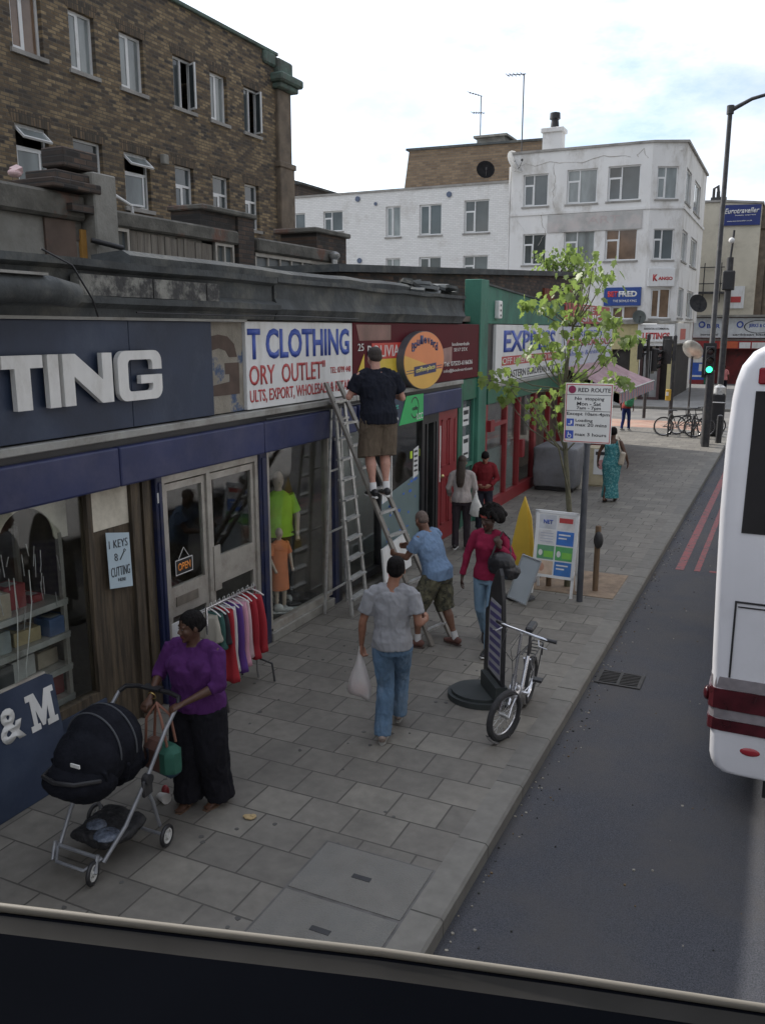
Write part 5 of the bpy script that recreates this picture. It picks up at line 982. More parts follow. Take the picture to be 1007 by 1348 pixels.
def bollard(x, y, h, label):
    t = thing('bollard', label, 'bollard', (x, y, 0), 0, 'black bollards'); mb = MB(); mb.tube([(0, 0, 0), (0, 0, h - .06), (0, 0, h - .03), (0, 0, h)], [.1, .095, .09, .03], seg=14); mb.build('post', m_black, t, smooth=True, world=False, angle=50)
    mb = MB(); mb.tube([(0, 0, h * .8), (0, 0, h * .83)], .108, seg=14); mb.build('collar', m_post, t, smooth=True, world=False)
bollard(-1.98, 31.0, .95, 'black bollard at the kerb just right of the green traffic light'); q = PG(827, 535); bollard(q.x, 45.1, 1.05, 'black bollard across the side street behind the backpack person')
signal('traffic_light', 'unlit dark signals on the pole with the yellow push button', -4.25, 36.6, 3.5, [(-4.95, 36.6, 2.55, 80), (-4.5, 36.7, 2.95, 160)], r=.08)
signal('traffic_light', 'unlit dark signal on the pole left of the shopfront below LETTINGS', -5.55, 38.5, 3.55, [(-5.85, 38.4, 2.95, 100)], r=.07)
t = thing('push_button_box', 'yellow pedestrian push button box on the pole behind the bikes', 'button box', (-4.3, 36.5, 1.1)); mb = MB(); mb.box(-4.45, -4.25, 36.35, 36.55, .95, 1.4, bev=.02); mb.build('case', mat('box_yellow', (.5, .32, .04), .5), t); mb = MB(); mb.box(-4.43, -4.33, 36.33, 36.35, 1.15, 1.3); mb.build('button_plate', m_inkwht, t)
q = PY(911, 461, 38.0); dq = thing('convex_mirror', 'silvery round traffic mirror tilted on a thin post', 'mirror', q)
mb = MB(); mb.M = Matrix.Translation(q) @ Matrix.Rotation(R(-25), 4, 'Z') @ Matrix.Rotation(R(30), 4, 'X'); mb.tube([(0, .06, 0), (0, .03, 0), (0, -.05, 0), (0, -.1, 0)], [.3, .46, .38, .05], seg=20, hint=(1, 0, 0)); mb.build('disc', mat('dull_mirror', (.5, .49, .45), .3, .35, 3, metal=.6), dq, smooth=True, angle=60)
rnd(dq, [(q.x, 38.1, 0), (q.x, 38.1, q.z)], m_post, 'post', r=.04)
# RED ROUTE sign on its post
SPx, SPy = -2.40, 11.66
t = thing('red_route_sign', 'tall grey post with a white RED ROUTE parking plate in front of the tree', 'street sign', (SPx, SPy, 0))
rnd(t, [(SPx, SPy, 0), (SPx, SPy, 3.0)], mat('dark_grey_post', (.05, .055, .065), .5, .3, 5), 'post', r=.044, seg=14)
x0, x1, z0, z1 = -2.71, -2.08, 2.25, 3.05; yy = SPy - .06
mb = MB(); mb.box(x0, x1, yy, yy + .012, z0, z1, bev=.003); pl = mb.build('plate', mat('sign_plate_white', (.62, .63, .61), .5, .04, 3), t)
mb = MB()
for a, b, c, e in ((x0 + .01, x1 - .01, z1 - .022, z1 - .012), (x0 + .01, x1 - .01, z0 + .012, z0 + .022), (x0 + .01, x0 + .02, z0 + .022, z1 - .022), (x1 - .02, x1 - .01, z0 + .022, z1 - .022)): mb.box(a, b, yy - .002, yy - .0003, c, e)
mb.build('border', m_inkred, pl)
mb = MB()
for z in (z1 - .155, z1 - .37): mb.box(x0 + .02, x1 - .02, yy - .002, yy - .0003, z, z + .006)
mb.build('rule', m_inkblk, pl); ty = yy - .001
mb = MB(); mb.cyl((x0 + .09, ty - .002, z1 - .085), (x0 + .09, yy, z1 - .085), .052, seg=20); mb.build('roundel', mat('dark_red_roundel', (.22, .02, .07), .5), pl)
for s_, a, b, c, e in (('RED ROUTE', .17, .60, .06, .115), ('No  stopping', .13, .52, .18, .235), ('Mon - Sat', .16, .48, .245, .295), ('7am - 7pm', .16, .48, .305, .36), ('Except 10am-4pm', .03, .60, .385, .44), ('Loading', .15, .38, .475, .525), ('max 20 mins', .15, .57, .53, .575), ('max 3 hours', .15, .57, .66, .705)): text(s_, 'S', ty, x0 + a, x0 + b, z1 - e, z1 - c, m_inkblk, pl, .012, th=.002)
mb = MB(); mb.box(x0 + .03, x0 + .13, ty - .002, yy - .0003, z1 - .575, z1 - .475); mb.box(x0 + .02, x0 + .13, ty - .002, yy - .0003, z1 - .745, z1 - .635); mb.build('blue_square', m_inkblue, pl)
mb = MB(); mb.torus((x0 + .075, ty - .004, z1 - .71), .024, .004, (0, 1, 0), seg=14, sg=4, ry=.001); mb.box(x0 + .055, x0 + .065, ty - .005, ty - .002, z1 - .70, z1 - .655); mb.box(x0 + .06, x0 + .095, ty - .005, ty - .002, z1 - .692, z1 - .684); mb.box(x0 + .05, x0 + .09, ty - .005, ty - .002, z1 - .555, z1 - .545); mb.box(x0 + .085, x0 + .105, ty - .005, ty - .002, z1 - .545, z1 - .5); mb.build('pictogram', m_inkwht, pl)
mb = MB()
for z in (2.4, 2.9): mb.box(SPx - .06, SPx + .06, SPy - .05, SPy + .05, z, z + .04)
mb.build('bracket', m_steel, t)
# tree stakes
m_stake = mat('stake_timber', (.13, .085, .05), .85, .35, 4, .4, 25, stretch=(5, 5, .7))
for i, (x, y, h) in enumerate(((-2.30, 12.25, .98), (-2.98, 12.2, 1.05))):
    t = thing('tree_stake', ['round timber tree stake with a black strap right of the sign post', 'round timber tree stake hidden behind the advertising board'][i], 'stake', (x, y, 0), 0, 'tree stakes')
    rnd(t, [(x, y, 0), (x, y, h - .02), (x, y, h)], m_stake, 'post', r=[.042, .042, .036])
    mb = MB(); mb.ell((x + .02, y - .05, h - .2), (.07, .05, .13)); mb.build('strap', m_black, t, smooth=True)
# advertising board
t = thing('a_board', 'white framed pavement advertising board with eight small posters', 'a-board', (-2.83, 11.85, 0))
def quadframe(mb, M, w, h, b, th, m=0):
    mb.M = M
    for a in ((-w / 2, w / 2, -th / 2, th / 2, h - b, h), (-w / 2, w / 2, -th / 2, th / 2, .26, .26 + b), (-w / 2, -w / 2 + b, -th / 2, th / 2, 0, h), (w / 2 - b, w / 2, -th / 2, th / 2, 0, h)): mb.box(*a, m)
    mb.M = IDM
Ma = Matrix.Translation((-2.83, 11.75, 0)) @ Matrix.Rotation(R(-4), 4, 'Z') @ Matrix.Rotation(R(-9), 4, 'X'); Mb2 = Matrix.Translation((-2.83, 12.13, 0)) @ Matrix.Rotation(R(-4), 4, 'Z') @ Matrix.Rotation(R(9), 4, 'X')
for M, nm in ((Ma, 'front_frame'), (Mb2, 'rear_frame')): mb = MB(); quadframe(mb, M, .62, 1.22, .035, .03); mb.build(nm, m_upvc, t)
mb = MB(); mb.M = Ma; mb.box(-.28, .28, -.006, .006, .28, 1.19); pb = mb.build('panel', m_white, t)
PC = [(.5, .52, .55), (.6, .58, .56), (.6, .6, .6), (.05, .17, .5), (.12, .3, .16), (.1, .35, .12), (.55, .42, .32), (.05, .17, .45)]
for i in range(8):
    c, r_ = i % 2, i // 2; ux = -.26 + c * .27; vz = .96 - r_ * .22
    mb = MB(); mb.M = Ma; mb.box(ux, ux + .25, -.0095, -.0065, vz, vz + .2, 0)
    if i in (4, 5): mb.box(ux + .1, ux + .24, -.0105, -.0095, vz + .03, vz + .12, 1); mb.ell((ux + .05, -.0095, vz + .09), (.03, .002, .045), 2)
    if i in (3, 7): mb.box(ux + .03, ux + .2, -.0105, -.0095, vz + .14, vz + .16, 2); mb.box(ux + .03, ux + .15, -.0105, -.0095, vz + .09, vz + .11, 2)
    if i == 1: mb.box(ux + .02, ux + .22, -.0105, -.0095, vz + .1, vz + .17, 3)
    if i == 6: mb.ell((ux + .08, -.0095, vz + .1), (.045, .002, .06), 4)
    if i == 2:
        for k in range(4): mb.box(ux + .03, ux + .22, -.0105, -.0095, vz + .03 + k * .04, vz + .04 + k * .04, 5)
    mb.build('poster', [mat('board_poster_' + 'abcdefgh'[i], PC[i], .5, .15, 9), mat('poster_lime', (.2, .5, .08), .5), m_inkwht, m_inkred, mat('poster_face_tone', (.5, .28, .2), .5), mat('pale_grey_text', (.35, .38, .45), .6)], pb)
text('NET', None, 0, -.2, -.06, 1.03, 1.09, m_inkblue, pb, .03, th=.002, M4=Ma @ Matrix(((1, 0, 0, 0), (0, 0, -1, -.0105), (0, 1, 0, 0), (0, 0, 0, 1))))
# yellow sail board
t = thing('yellow_sail_sign', 'tall pointed yellow sail board standing left of the advertising board', 'sign', (-3.5, 12.4, 0))
My = Matrix.Translation((-3.47, 12.4, .03)) @ Matrix.Rotation(R(0), 4, 'Z') @ frame_m('S', 0)
mb = MB(); mb.prism([(-.22, 0), (.13, .0), (.15, .35), (.12, .75), (.07, 1.12), (.03, 1.26), (-.05, 1.0), (-.13, .6)], My, .025); mb.prism([(.13, 0), (.2, .02), (.19, .5), (.14, .95), (.03, 1.262), (.07, 1.12), (.12, .75), (.15, .35)], My @ Matrix.Translation((0, 0, -.03)) , .03); mb.build('panel', mat('yellow_board', (.60, .40, .05), .5, .1, 3), t)
mb = MB(); mb.box(-3.75, -3.2, 12.25, 12.6, 0, .03, bev=.01); mb.build('foot', m_black, t)
# small white board
t = thing('menu_board', 'blank pale blue-white menu board tilted on its stand behind the banner', 'board', (-3.05, 11.2, 0))
c4 = [PY(688, 730, 11.3), PY(712, 739, 11.15), PY(692, 796, 11.1), PY(668, 785, 11.25)]
mb = MB(); dn = Vector((0, .03, 0)); a = [mb.v(p) for p in c4]; b = [mb.v(p + dn) for p in c4]; mb.face(a); mb.face(b[::-1])
for i in range(4): mb.face([a[i], a[(i + 1) % 4], b[(i + 1) % 4], b[i]])
mb.build('sheet', mat('pale_whiteboard', (.42, .47, .50), .35, .06, 3), t)
mb = MB()
for i in range(4): mb.bar(c4[i] - dn * .2, c4[(i + 1) % 4] - dn * .2, .018, .018)
mb.build('frame', mat('whiteboard_frame', (.3, .32, .33), .4), t)
mb = MB(); mb.bar(c4[0] + dn * 1.5, c4[3] + Vector((-.02, .3, -.1)), .03, .02); mb.ell((-3.2, 11.45, .02), (.22, .2, .03)); mb.build('stand', m_black, t)
# banner beside the bicycle
t = thing('pavement_banner', 'black edged sail banner printed with repeated rows on a half-round rubber base', 'banner', (-2.6, 8.0, 0))
prof = [(7.72, .24), (7.72, .8), (7.76, 1.15), (7.83, 1.38), (7.88, 1.44), (7.98, 1.38), (8.13, 1.18), (8.2, .95), (8.2, .24)]
Mbn = Matrix.Translation((-2.47, 7.96, 0)) @ Matrix.Rotation(R(36), 4, 'Z') @ Matrix.Translation((0, -7.96, 0)) @ frame_m('E', 0)
mb = MB(); mb.prism(prof, Mbn, .035); bn = mb.build('frame', m_black, t)
mb = MB(); mb.prism([(7.76, .3), (7.76, .8), (7.79, 1.08), (8.1, 1.08), (8.15, .9), (8.15, .3)], Mbn @ Matrix.Translation((0, 0, .036)), .002); mb.prism([(7.76, .3), (7.76, .8), (7.79, 1.08), (8.1, 1.08), (8.15, .9), (8.15, .3)], Mbn @ Matrix.Translation((0, 0, -.003)), .002); mb.build('print', mat('banner_print_grey', (.3, .3, .32), .5, .15, 5), bn)
mb = MB()
for i in range(8):
    z = .34 + i * .092
    for w in (.0385, -.0045): mb.prism([(7.78, z + .02), (8.12, z), (8.12, z + .05), (7.78, z + .07)], Mbn @ Matrix.Translation((0, 0, w)), .001)
mb.build('printed_bars', mat('purple_print', (.07, .06, .17), .5), bn)
mb = MB(); mb.prism([(8.2, .24), (8.2, .95), (8.28, .9), (8.3, .2)], Mbn, .03); mb.build('rear_leg', m_black, t)
mb = MB(); c0 = (-2.62, 7.98)
mb.prism([(c0[0] + .34 * math.cos(R(a)), c0[1] + .30 * math.sin(R(a))) for a in range(0, 360, 10)], Matrix.Translation((0, 0, .0)), .06)
mb.prism([(c0[0] + .30 * math.cos(R(a)), c0[1] + .26 * math.sin(R(a))) for a in range(0, 360, 10)], Matrix.Translation((0, 0, .06)), .03); mb.obox((-2.47, 7.96, .17), (.12, .5, .16), (0, 0, R(36)))
mb.build('base', mat('black_rubber', (.028, .034, .034), .6, .2, 4), t)

# ================================================================== BICYCLES
def wheel(t, c, r, m_rim, axis=(1, 0, 0), tyre=.022):
    mb = MB(); mb.torus(c, r - tyre, tyre, axis, seg=36, sg=8); w = mb.build('wheel', mat('tyre_rubber', (.025, .025, .027), .8, .2, 20), t, smooth=True, world=False)
    mb = MB(); mb.torus(c, r - 2.2 * tyre, .01, axis, seg=32, sg=6); mb.build('rim', m_rim, w, smooth=True, world=False)
    mb = MB(); ax = Vector(axis).normalized(); a = ax.cross(Vector((0, 0, 1))).normalized(); b = Vector((0, 0, 1)); c = Vector(c)
    for k in range(20):
        th = k * 2 * math.pi / 20; d = a * math.cos(th) + b * math.sin(th); s = (1 if k % 2 else -1) * .03; mb.bar(c + ax * s, c + d * (r - 2.4 * tyre), .003, .003, up=ax)
    mb.cyl(c - ax * .05, c + ax * .05, .02); mb.build('spokes', m_steel, w, world=False)
    return w
m_chrome = mat('chrome', (.6, .6, .62), .25, .1, 9, metal=.9)
def bicycle(label, loc, rz, r, base, mfr, small=False, steer=0, group=None, lean=0):
    TY = .03 if small else .022
    t = thing('bicycle', label, 'bicycle', loc, rz, group); t.rotation_euler = (0, lean, rz)
    fw_, rw_ = (0, base / 2, r), (0, -base / 2, r); bb_ = (0, -.06, r - .02 if not small else r + .03)
    hx = base / 2 - (.09 if small else .14); hz = r + (.28 if small else .34)
    Ms = Matrix.Translation((0, hx, hz)) @ Matrix.Rotation(steer, 4, 'Z') @ Matrix.Translation((0, -hx, -hz)); ax = (Ms.to_3x3() @ Vector((1, 0, 0)))
    wheel(t, Ms @ Vector(fw_), r, m_chrome, ax, TY); wheel(t, rw_, r, m_chrome, (1, 0, 0), TY)
    seat_z = .88 if small else .92; sx = -.22; tr = .022 if small else .016
    mb = MB()
    for p, q, rr in ([((0, hx - .01, hz - .02), bb_, tr * 1.5), ((0, hx, hz - .08), (0, hx - .03, hz + .1), .024), (bb_, (0, sx, seat_z - .28), tr), (bb_, (0, -base / 2, r), .012)] if small else [((0, hx, hz + .12), (0, sx + .02, seat_z - .2), tr), ((0, hx + .01, hz), bb_, tr), (bb_, (0, sx, seat_z - .15), tr), ((0, hx + .01, hz - .03), (0, hx - .02, hz + .17), .02)]): mb.cyl(p, q, rr, seg=10)
    for s in (-.05, .05): mb.cyl((s * .6, sx + .02, seat_z - .3), (s, -base / 2, r), .009, seg=8); mb.cyl((s * .5, -.06, bb_[2]), (s, -base / 2, r), .009, seg=8)
    mb.build('frame', mfr, t, smooth=True, world=False)
    mb = MB(); mb.M = Ms
    for s in (-.055, .055): mb.tube([(s, hx + .01, hz - .1), (s, base / 2 - .03, r + .1), (s, base / 2, r)], .012, seg=8)
    mb.bar((-.06, hx + .01, hz - .1), (.06, hx + .01, hz - .1), .03); mb.build('fork', m_chrome if small else mfr, t, smooth=True, world=False)
    top = 1.03 if small else 1.02
    mb = MB(); mb.M = Ms; mb.cyl((0, hx - .01, hz), (0, hx - .05, top), .014); mb.tube([(-.3, hx - .11, top), (-.15, hx - .05, top + .02), (.15, hx - .05, top + .02), (.3, hx - .11, top)], .012, seg=8)
    for s in (-1, 1): mb.tube([(.2 * s, hx - .03, top), (.24 * s, hx + .02, top - .03), (.3 * s, hx - .02, top - .05)], .006, seg=6)
    hb = mb.build('handlebar', m_chrome if small else m_black, t, smooth=True, world=False)
    mb = MB(); mb.M = Ms
    for s in (-1, 1): mb.cyl((.19 * s, hx - .075, top + .008), (.33 * s, hx - .125, top), .018)
    mb.build('grip', m_black, hb, smooth=True, world=False)
    mb = MB(); mb.cyl((0, sx, seat_z - .3), (0, sx - .02, seat_z), .014); mb.build('seat_post', m_post, t, smooth=True, world=False)
    if not small: mb = MB(); mb.tube([(0, sx - .14, seat_z + .02), (0, sx - .05, seat_z + .02), (0, sx + .05, seat_z + .02), (0, sx + .15, seat_z + .005)], [.07, .075, .035, .012], ry=[.02, .025, .02, .012], seg=10, hint=(1, 0, 0)); mb.build('saddle', m_black, t, smooth=True, world=False)
    else: mb = MB(); mb.box(-.04, .04, sx - .13, sx + .1, seat_z + .0, seat_z + .05, bev=.015); mb.build('saddle', m_black, t, world=False)
    mb = MB(); mb.cyl((-.07, -.06, bb_[2]), (.07, -.06, bb_[2]), .02); mb.torus((.05, -.06, bb_[2]), .085, .006, (1, 0, 0), seg=24, sg=5); mb.bar((.07, -.06, bb_[2]), (.08, .08, bb_[2] - .1), .02, .012); mb.bar((-.07, -.06, bb_[2]), (-.08, -.2, bb_[2] + .1), .02, .012)
    cr = mb.build('crank', m_chrome, t, smooth=True, world=False)
    mb = MB(); mb.box(.08, .17, .04, .12, bb_[2] - .115, bb_[2] - .09); mb.box(-.17, -.08, -.24, -.16, bb_[2] + .09, bb_[2] + .115); mb.build('pedal', m_black, cr, world=False)
    # mudguards
    for (cy, a0, a1, MM, nm) in ((base / 2, 20, 150, Ms, 'front_mudguard'), (-base / 2, 10, 170, IDM, 'rear_mudguard')):
        mb = MB(); mb.M = MM; mb.torus((0, cy, r), r + .015, .006, (1, 0, 0), seg=16, sg=6, a0=a0, a1=a1, ry=.026); mb.build(nm, m_chrome if small else m_black, t, smooth=True, world=False)
    if small:
        mb = MB(); zc = 2 * r + .1
        for s in (-.06, .06): mb.cyl((s, -base / 2 - .2, zc), (s, -.22, zc), .006); mb.cyl((s, -base / 2 - .18, zc), (s, -base / 2, r), .006); mb.cyl((s, -base / 2 - .2, zc), (s, -base / 2 - .2, zc - .14), .005)
        for k in range(5): mb.cyl((-.06, -base / 2 - .2 + k * .09, zc), (.06, -base / 2 - .2 + k * .09, zc), .005)
        mb.build('rear_rack', m_black, t, smooth=True, world=False)
        mb = MB(); mb.cyl((.05, -.2, r), (.2, -.22, .01), .008); mb.cyl((.05, -base / 2, r), (.17, -base / 2 - .05, .01), .007); mb.build('kickstand', m_chrome, t, smooth=True, world=False)
        mb = MB(); mb.M = Ms
        for k in range(3): mb.tube([(-.15 + .15 * k, hx - .04, top), (-.1 + .1 * k, hx + .1, top - .12), (0, hx + .05, hz + .25), (.02, hx - .03, hz)], .003, seg=5)
        mb.build('cables', m_black, hb, smooth=True, world=False)
        mb = MB(); mb.ell((0, hx - .2, r + .12), (.05, .13, .07)); mb.build('frame_bag', m_chrome, t, smooth=True, world=False)
    return t
bicycle('small-wheeled folding bicycle with chrome parts parked beside the banner', (-2.12, 7.62, 0), R(180 + 3), .25, .93, m_chrome, True, steer=R(-22), lean=R(-4))
bicycle('dark city bicycle leaning on the front of the far cycle rack', (-3.42, 32.25, 0), R(-90), .35, 1.03, m_black, group='bicycles at the far rack', lean=R(4))
bicycle('dark bicycle on the rear side of the far cycle rack with its handlebar higher', (-3.05, 32.85, 0), R(-97), .34, 1.03, m_post, group='bicycles at the far rack', lean=R(-4))
bicycle('dark bicycle at the far rack partly behind the traffic light pole', (-2.75, 33.35, 0), R(-84), .34, 1.0, m_black, group='bicycles at the far rack')
for i, x in enumerate((-3.75, -2.95)):
    t = thing('cycle_stand', ['black hooped cycle stand under the left part of the far bicycles', 'black hooped cycle stand under the right part of the far bicycles'][i], 'cycle stand', (x, 32.4, 0), 0, 'cycle stands')
    mb = MB(); mb.tube([(x, 32.05, 0), (x, 32.05, .62), (x, 32.12, .72), (x, 32.25, .76), (x, 32.6, .76), (x, 32.75, .72), (x, 32.8, .62), (x, 32.8, 0)], .03, seg=8); mb.build('hoop', m_black, t, smooth=True)
    mb = MB(); mb.cyl((x, 32.05, .3), (x, 32.8, .3), .02); mb.build('crossbar', m_black, t, smooth=True)

# ================================================================== STALL THINGS
t = thing('stall_cart', 'stall cart wrapped in a grey tarpaulin against the red shopfront', 'cart', (-4.8, 20.2, 0))
mb = MB(); n = 10
tmp = MB(); tmp.box(-5.32, -4.3, 19.75, 20.75, .1, 1.02, bev=.06, seg=2); bmesh.ops.subdivide_edges(tmp.b, edges=tmp.b.edges, cuts=6, use_grid_fill=True)
for v in tmp.b.verts:
    k = noise.noise(v.co * 3.1) * .05 + noise.noise(v.co * 9) * .015; v.co.x += k; v.co.y += k * .8; v.co.z += (.08 if v.co.z > .9 else 0) * (1 - abs(v.co.x + 4.8)) + k * .5
tmp.build('tarpaulin', mat('grey_tarpaulin', (.17, .175, .19), .55, .15, 4, .3, 12, dirt=(.1, .1, .1), dscale=2), t, smooth=True, angle=60)
mb = MB(); mb.box(-5.25, -4.4, 19.85, 20.7, .02, .2); mb.build('base', m_black, t)
for x, y in ((-5.2, 19.9), (-4.4, 19.9), (-5.2, 20.65), (-4.4, 20.65)): mb = MB(); mb.cyl((x - .03, y, .06), (x + .03, y, .06), .06); mb.build('castor', m_black, t, smooth=True)
t = thing('cream_cabinet', 'low cream cabinet with a white poster on its front beside the stall cart', 'cabinet', (-3.98, 21.2, 0))
mb = MB(); mb.box(-4.3, -3.7, 20.9, 21.4, .03, .95, bev=.01); mb.box(-4.28, -3.72, 20.93, 21.37, 0, .03); mb.build('body', mat('cream_cabinet_paint', (.5, .44, .3), .6, .1, 3, dirt=(.3, .25, .17), dscale=3), t)
mb = MB(); mb.box(-4.12, -3.76, 20.888, 20.898, .3, .92); ps = mb.build('poster', m_white, t); mb = MB(); mb.ell((-3.94, 20.886, .55), (.09, .004, .12)); mb.box(-4.08, -3.8, 20.882, 20.888, .78, .86, 1); mb.build('print', [mat('pink_print', (.5, .25, .25), .5), m_inkblk], ps)
t = thing('pale_bin_bag', 'pale crumpled bag between the stall cart and the cream cabinet', 'bag', (-4.35, 20.6, 0)); mb = MB(); mb.tube([(-4.4, 20.5, 0), (-4.4, 20.5, .3), (-4.38, 20.5, .6), (-4.38, 20.5, .7)], [.14, .16, .12, .03], seg=9); mb.build('sack', mat('pale_sack', (.4, .38, .33), .7, .2, 12, .5, 20), t, smooth=True)
# awning
t = thing('market_awning', 'pink awning with a red and white striped fringe over the end shop', 'awning', (-4.8, 26, 2.4)); ya, yb = 22.95, 29.1
mb = MB(); nn = 12
m_aw = mat('pink_awning_cloth', (.74, .55, .58), .8, .1, 2.5, .2, 8, dirt=(.5, .3, .33), dscale=1.5)
P = lambda i, j: (-5.5 + 1.55 * j / 4, ya + (yb - ya) * i / nn, 2.82 - .68 * j / 4 - .05 * math.sin(math.pi * j / 4) - (.02 * math.sin(math.pi * i / nn * 4) ** 2))
g_ = [[mb.v(P(i, j)) for j in range(5)] for i in range(nn + 1)]
for i in range(nn):
    for j in range(4): mb.face([g_[i][j], g_[i][j + 1], g_[i + 1][j + 1], g_[i + 1][j]])
bmesh.ops.solidify(mb.b, geom=list(mb.b.faces), thickness=.01); mb.build('canopy', m_aw, t, smooth=True)
mb = MB(); xs = -3.94
k = 0; y = ya
while y < yb:
    mb.poly([(xs, y, 2.13), (xs, y + .11, 2.13), (xs + .01, y + .11, 1.85), (xs + .01, y, 1.87)], [0, 1, 0, 2][k % 4]); y += .11; k += 1
for i in range(26): x_ = -5.4 + i * .056; zt = 2.82 - .68 * (x_ + 5.5) / 1.55 - .03; mb.poly([(x_, ya - .01, zt), (x_ + .056, ya - .01, zt - .025), (x_ + .056, ya - .01, zt - .27), (x_, ya - .01, zt - .25)], [0, 1, 0, 2][i % 4])
bmesh.ops.solidify(mb.b, geom=list(mb.b.faces), thickness=.006); mb.build('striped_fringe', [mat('fringe_white', (.82, .76, .77), .8), mat('fringe_red', (.6, .16, .18), .8), mat('fringe_blue', (.16, .17, .32), .8)], t)
mb = MB(); mb.cyl((-3.95, ya, 2.14), (-3.95, yb, 2.14), .025); mb.cyl((-5.5, ya + .1, 1.9), (-3.98, ya + .1, 2.1), .02); mb.cyl((-5.5, yb - .1, 1.9), (-3.98, yb - .1, 2.1), .02); mb.build('frame', m_steel, t, smooth=True)

# ================================================================== CLOTHES RAIL
t = thing('clothes_rail', 'chrome clothes rail on thin bent legs outside the clothing shop', 'clothes rail', (-5.05, 7.1, 0)); rx = -5.0
mb = MB(); mb.tube([(rx, 6.56, .0), (rx, 6.58, .1), (rx, 6.58, 1.06), (rx, 7.44, 1.06), (rx, 7.44, .1), (rx, 7.46, 0)], .013, seg=8); mb.build('rail', m_chrome, t, smooth=True)
mb = MB()
for y in (6.58, 7.44): mb.tube([(rx - .2, y, .0), (rx - .19, y, .2), (rx, y, .24), (rx + .19, y, .2), (rx + .22, y, .0)], .012, seg=8)
mb.build('feet', m_post, t, smooth=True)
def garment(y, col, ln, wd_, label, key, tw=0, straps=True, x=rx):
    t = thing('hanging_dress', label, 'garment', (x, y - .08, 1.06), tw, 'garments on the clothes rail'); m_ = mat(key, col, .85, .18, 9, .35, 14, stretch=(1, 1, .25))
    mb = MB(); mb.tube([(0, 0, .0), (0, 0, .03), (.02, 0, .05), (.03, 0, .02)], .003, seg=5); mb.tube([(-.14, 0, -.08), (-.08, 0, -.045), (0, 0, -.02), (.08, 0, -.045), (.14, 0, -.08)], .007, seg=6); mb.build('hanger', m_inkwht, t, smooth=True, world=False)
    mb = MB(); rows = 12; cols_ = 20; rg = []
    for i in range(rows + 1):
        f = i / rows; z = -.09 - ln * .86 * f; w = wd_ * (.085 + .02 * abs(math.sin(f * 3 + ln * 9)) + .075 * f); dd = .035 + .03 * f
        rg.append([mb.v((w * math.cos(2 * math.pi * k / cols_) + .01 * math.sin(5 * f + k), (dd + .024 * math.sin(k * 2.1 + 2 * f) * (f + .2)) * math.sin(2 * math.pi * k / cols_), z + (.02 * math.cos(2 * math.pi * k / cols_ * 2) if i == 0 else .008 * math.sin(k)))) for k in range(cols_)])
    for i in range(rows):
        for k in range(cols_): mb.face([rg[i][k], rg[i][(k + 1) % cols_], rg[i + 1][(k + 1) % cols_], rg[i + 1][k]])
    mb.face(rg[0]); mb.face(rg[-1][::-1])
    mb.build('cloth', m_, t, smooth=True, world=False, angle=180)
gd = [(6.72, (.35, .33, .28), .30, .9, 'cream top, first on the near end of the clothes rail', 'cream_cloth'), (6.79, (.03, .09, .08), .42, .9, 'dark green patterned top between the cream and black tops', 'dark_green_cloth'), (6.86, (.02, .02, .025), .38, 1.0, 'black top between the green top and the first red dress', 'black_cloth'), (6.94, (.34, .02, .03), .88, 1.05, 'long red dress nearest the woman in purple', 'red_cloth'),
      (7.02, (.5, .5, .5), .80, .8, 'white dress between the first red dress and the purple dress', 'white_cloth'), (7.10, (.09, .035, .2), .82, 1.1, 'purple dress in the middle of the rail', 'purple_cloth'), (7.19, (.55, .28, .36), .80, .9, 'pink dress between the purple dress and the patterned one', 'pink_cloth'), (7.27, (.50, .36, .38), .72, .9, 'pale pink patterned dress next to the far red dresses', 'pale_pink_cloth'), (7.36, (.30, .015, .025), .76, 1.1, 'dark red dress second from the far end of the rail', 'dark_red_cloth'), (7.46, (.33, .02, .03), .72, 1.15, 'red dress at the far end of the rail', 'far_red_cloth')]
for i, (y, c, ln, w, lb, ky) in enumerate(gd): garment(y, c, ln, w, lb, ky, random.uniform(-.15, .15))
# ================================================================== LADDERS
def rung(mb, a, b, w=.03): mb.bar(a, b, w, w * .8)
t = thing('leaning_ladder', 'long wooden-toned aluminium ladder leaning on the cafe fascia with a man on it', 'ladder', (-3.6, 9.3, 0))
b0, b1 = Vector((-3.62, 9.15, .0)), Vector((-3.52, 9.53, .0)); t0, t1 = Vector((-5.36, 9.74, 3.08)), Vector((-5.36, 10.08, 3.08))
for a, b in ((b0, t0), (b1, t1)): mb = MB(); mb.bar(a, b, .03, .085, up=(0, 1, 0)); mb.build('rail', mat('dull_ladder', (.17, .155, .135), .5, .25, 6, metal=.3), t)
for i in range(11): f = .055 + i * .087; mb = MB(); mb.bar(b0.lerp(t0, f), b1.lerp(t1, f), .055, .03, up=(0, 0, 1)); mb.build('rung', m_steel, t)
t = thing('stepladder', 'tall folded aluminium stepladder standing against the blue pilaster', 'ladder', (-5.2, 10, 0))
fl = [Vector((-5.0, 9.72, 0)), Vector((-5.02, 10.22, 0))]; ft = [Vector((-5.3, 9.86, 2.82)), Vector((-5.3, 10.12, 2.82))]; rl = [Vector((-5.38, 9.66, 0)), Vector((-5.38, 10.3, 0))]; rt_ = [Vector((-5.36, 9.87, 2.75)), Vector((-5.36, 10.11, 2.75))]
for A, B_, w_, nm in ((fl, ft, .06, 'front_rail'), (rl, rt_, .04, 'rear_rail')):
    for a, b in zip(A, B_): mb = MB(); mb.bar(a, b, .025, w_, up=(0, 1, 0)); mb.build(nm, m_steel, t)
for i in range(10): f = .08 + i * .094; mb = MB(); mb.bar(fl[0].lerp(ft[0], f), fl[1].lerp(ft[1], f), .1, .025); mb.build('tread', m_steel, t)
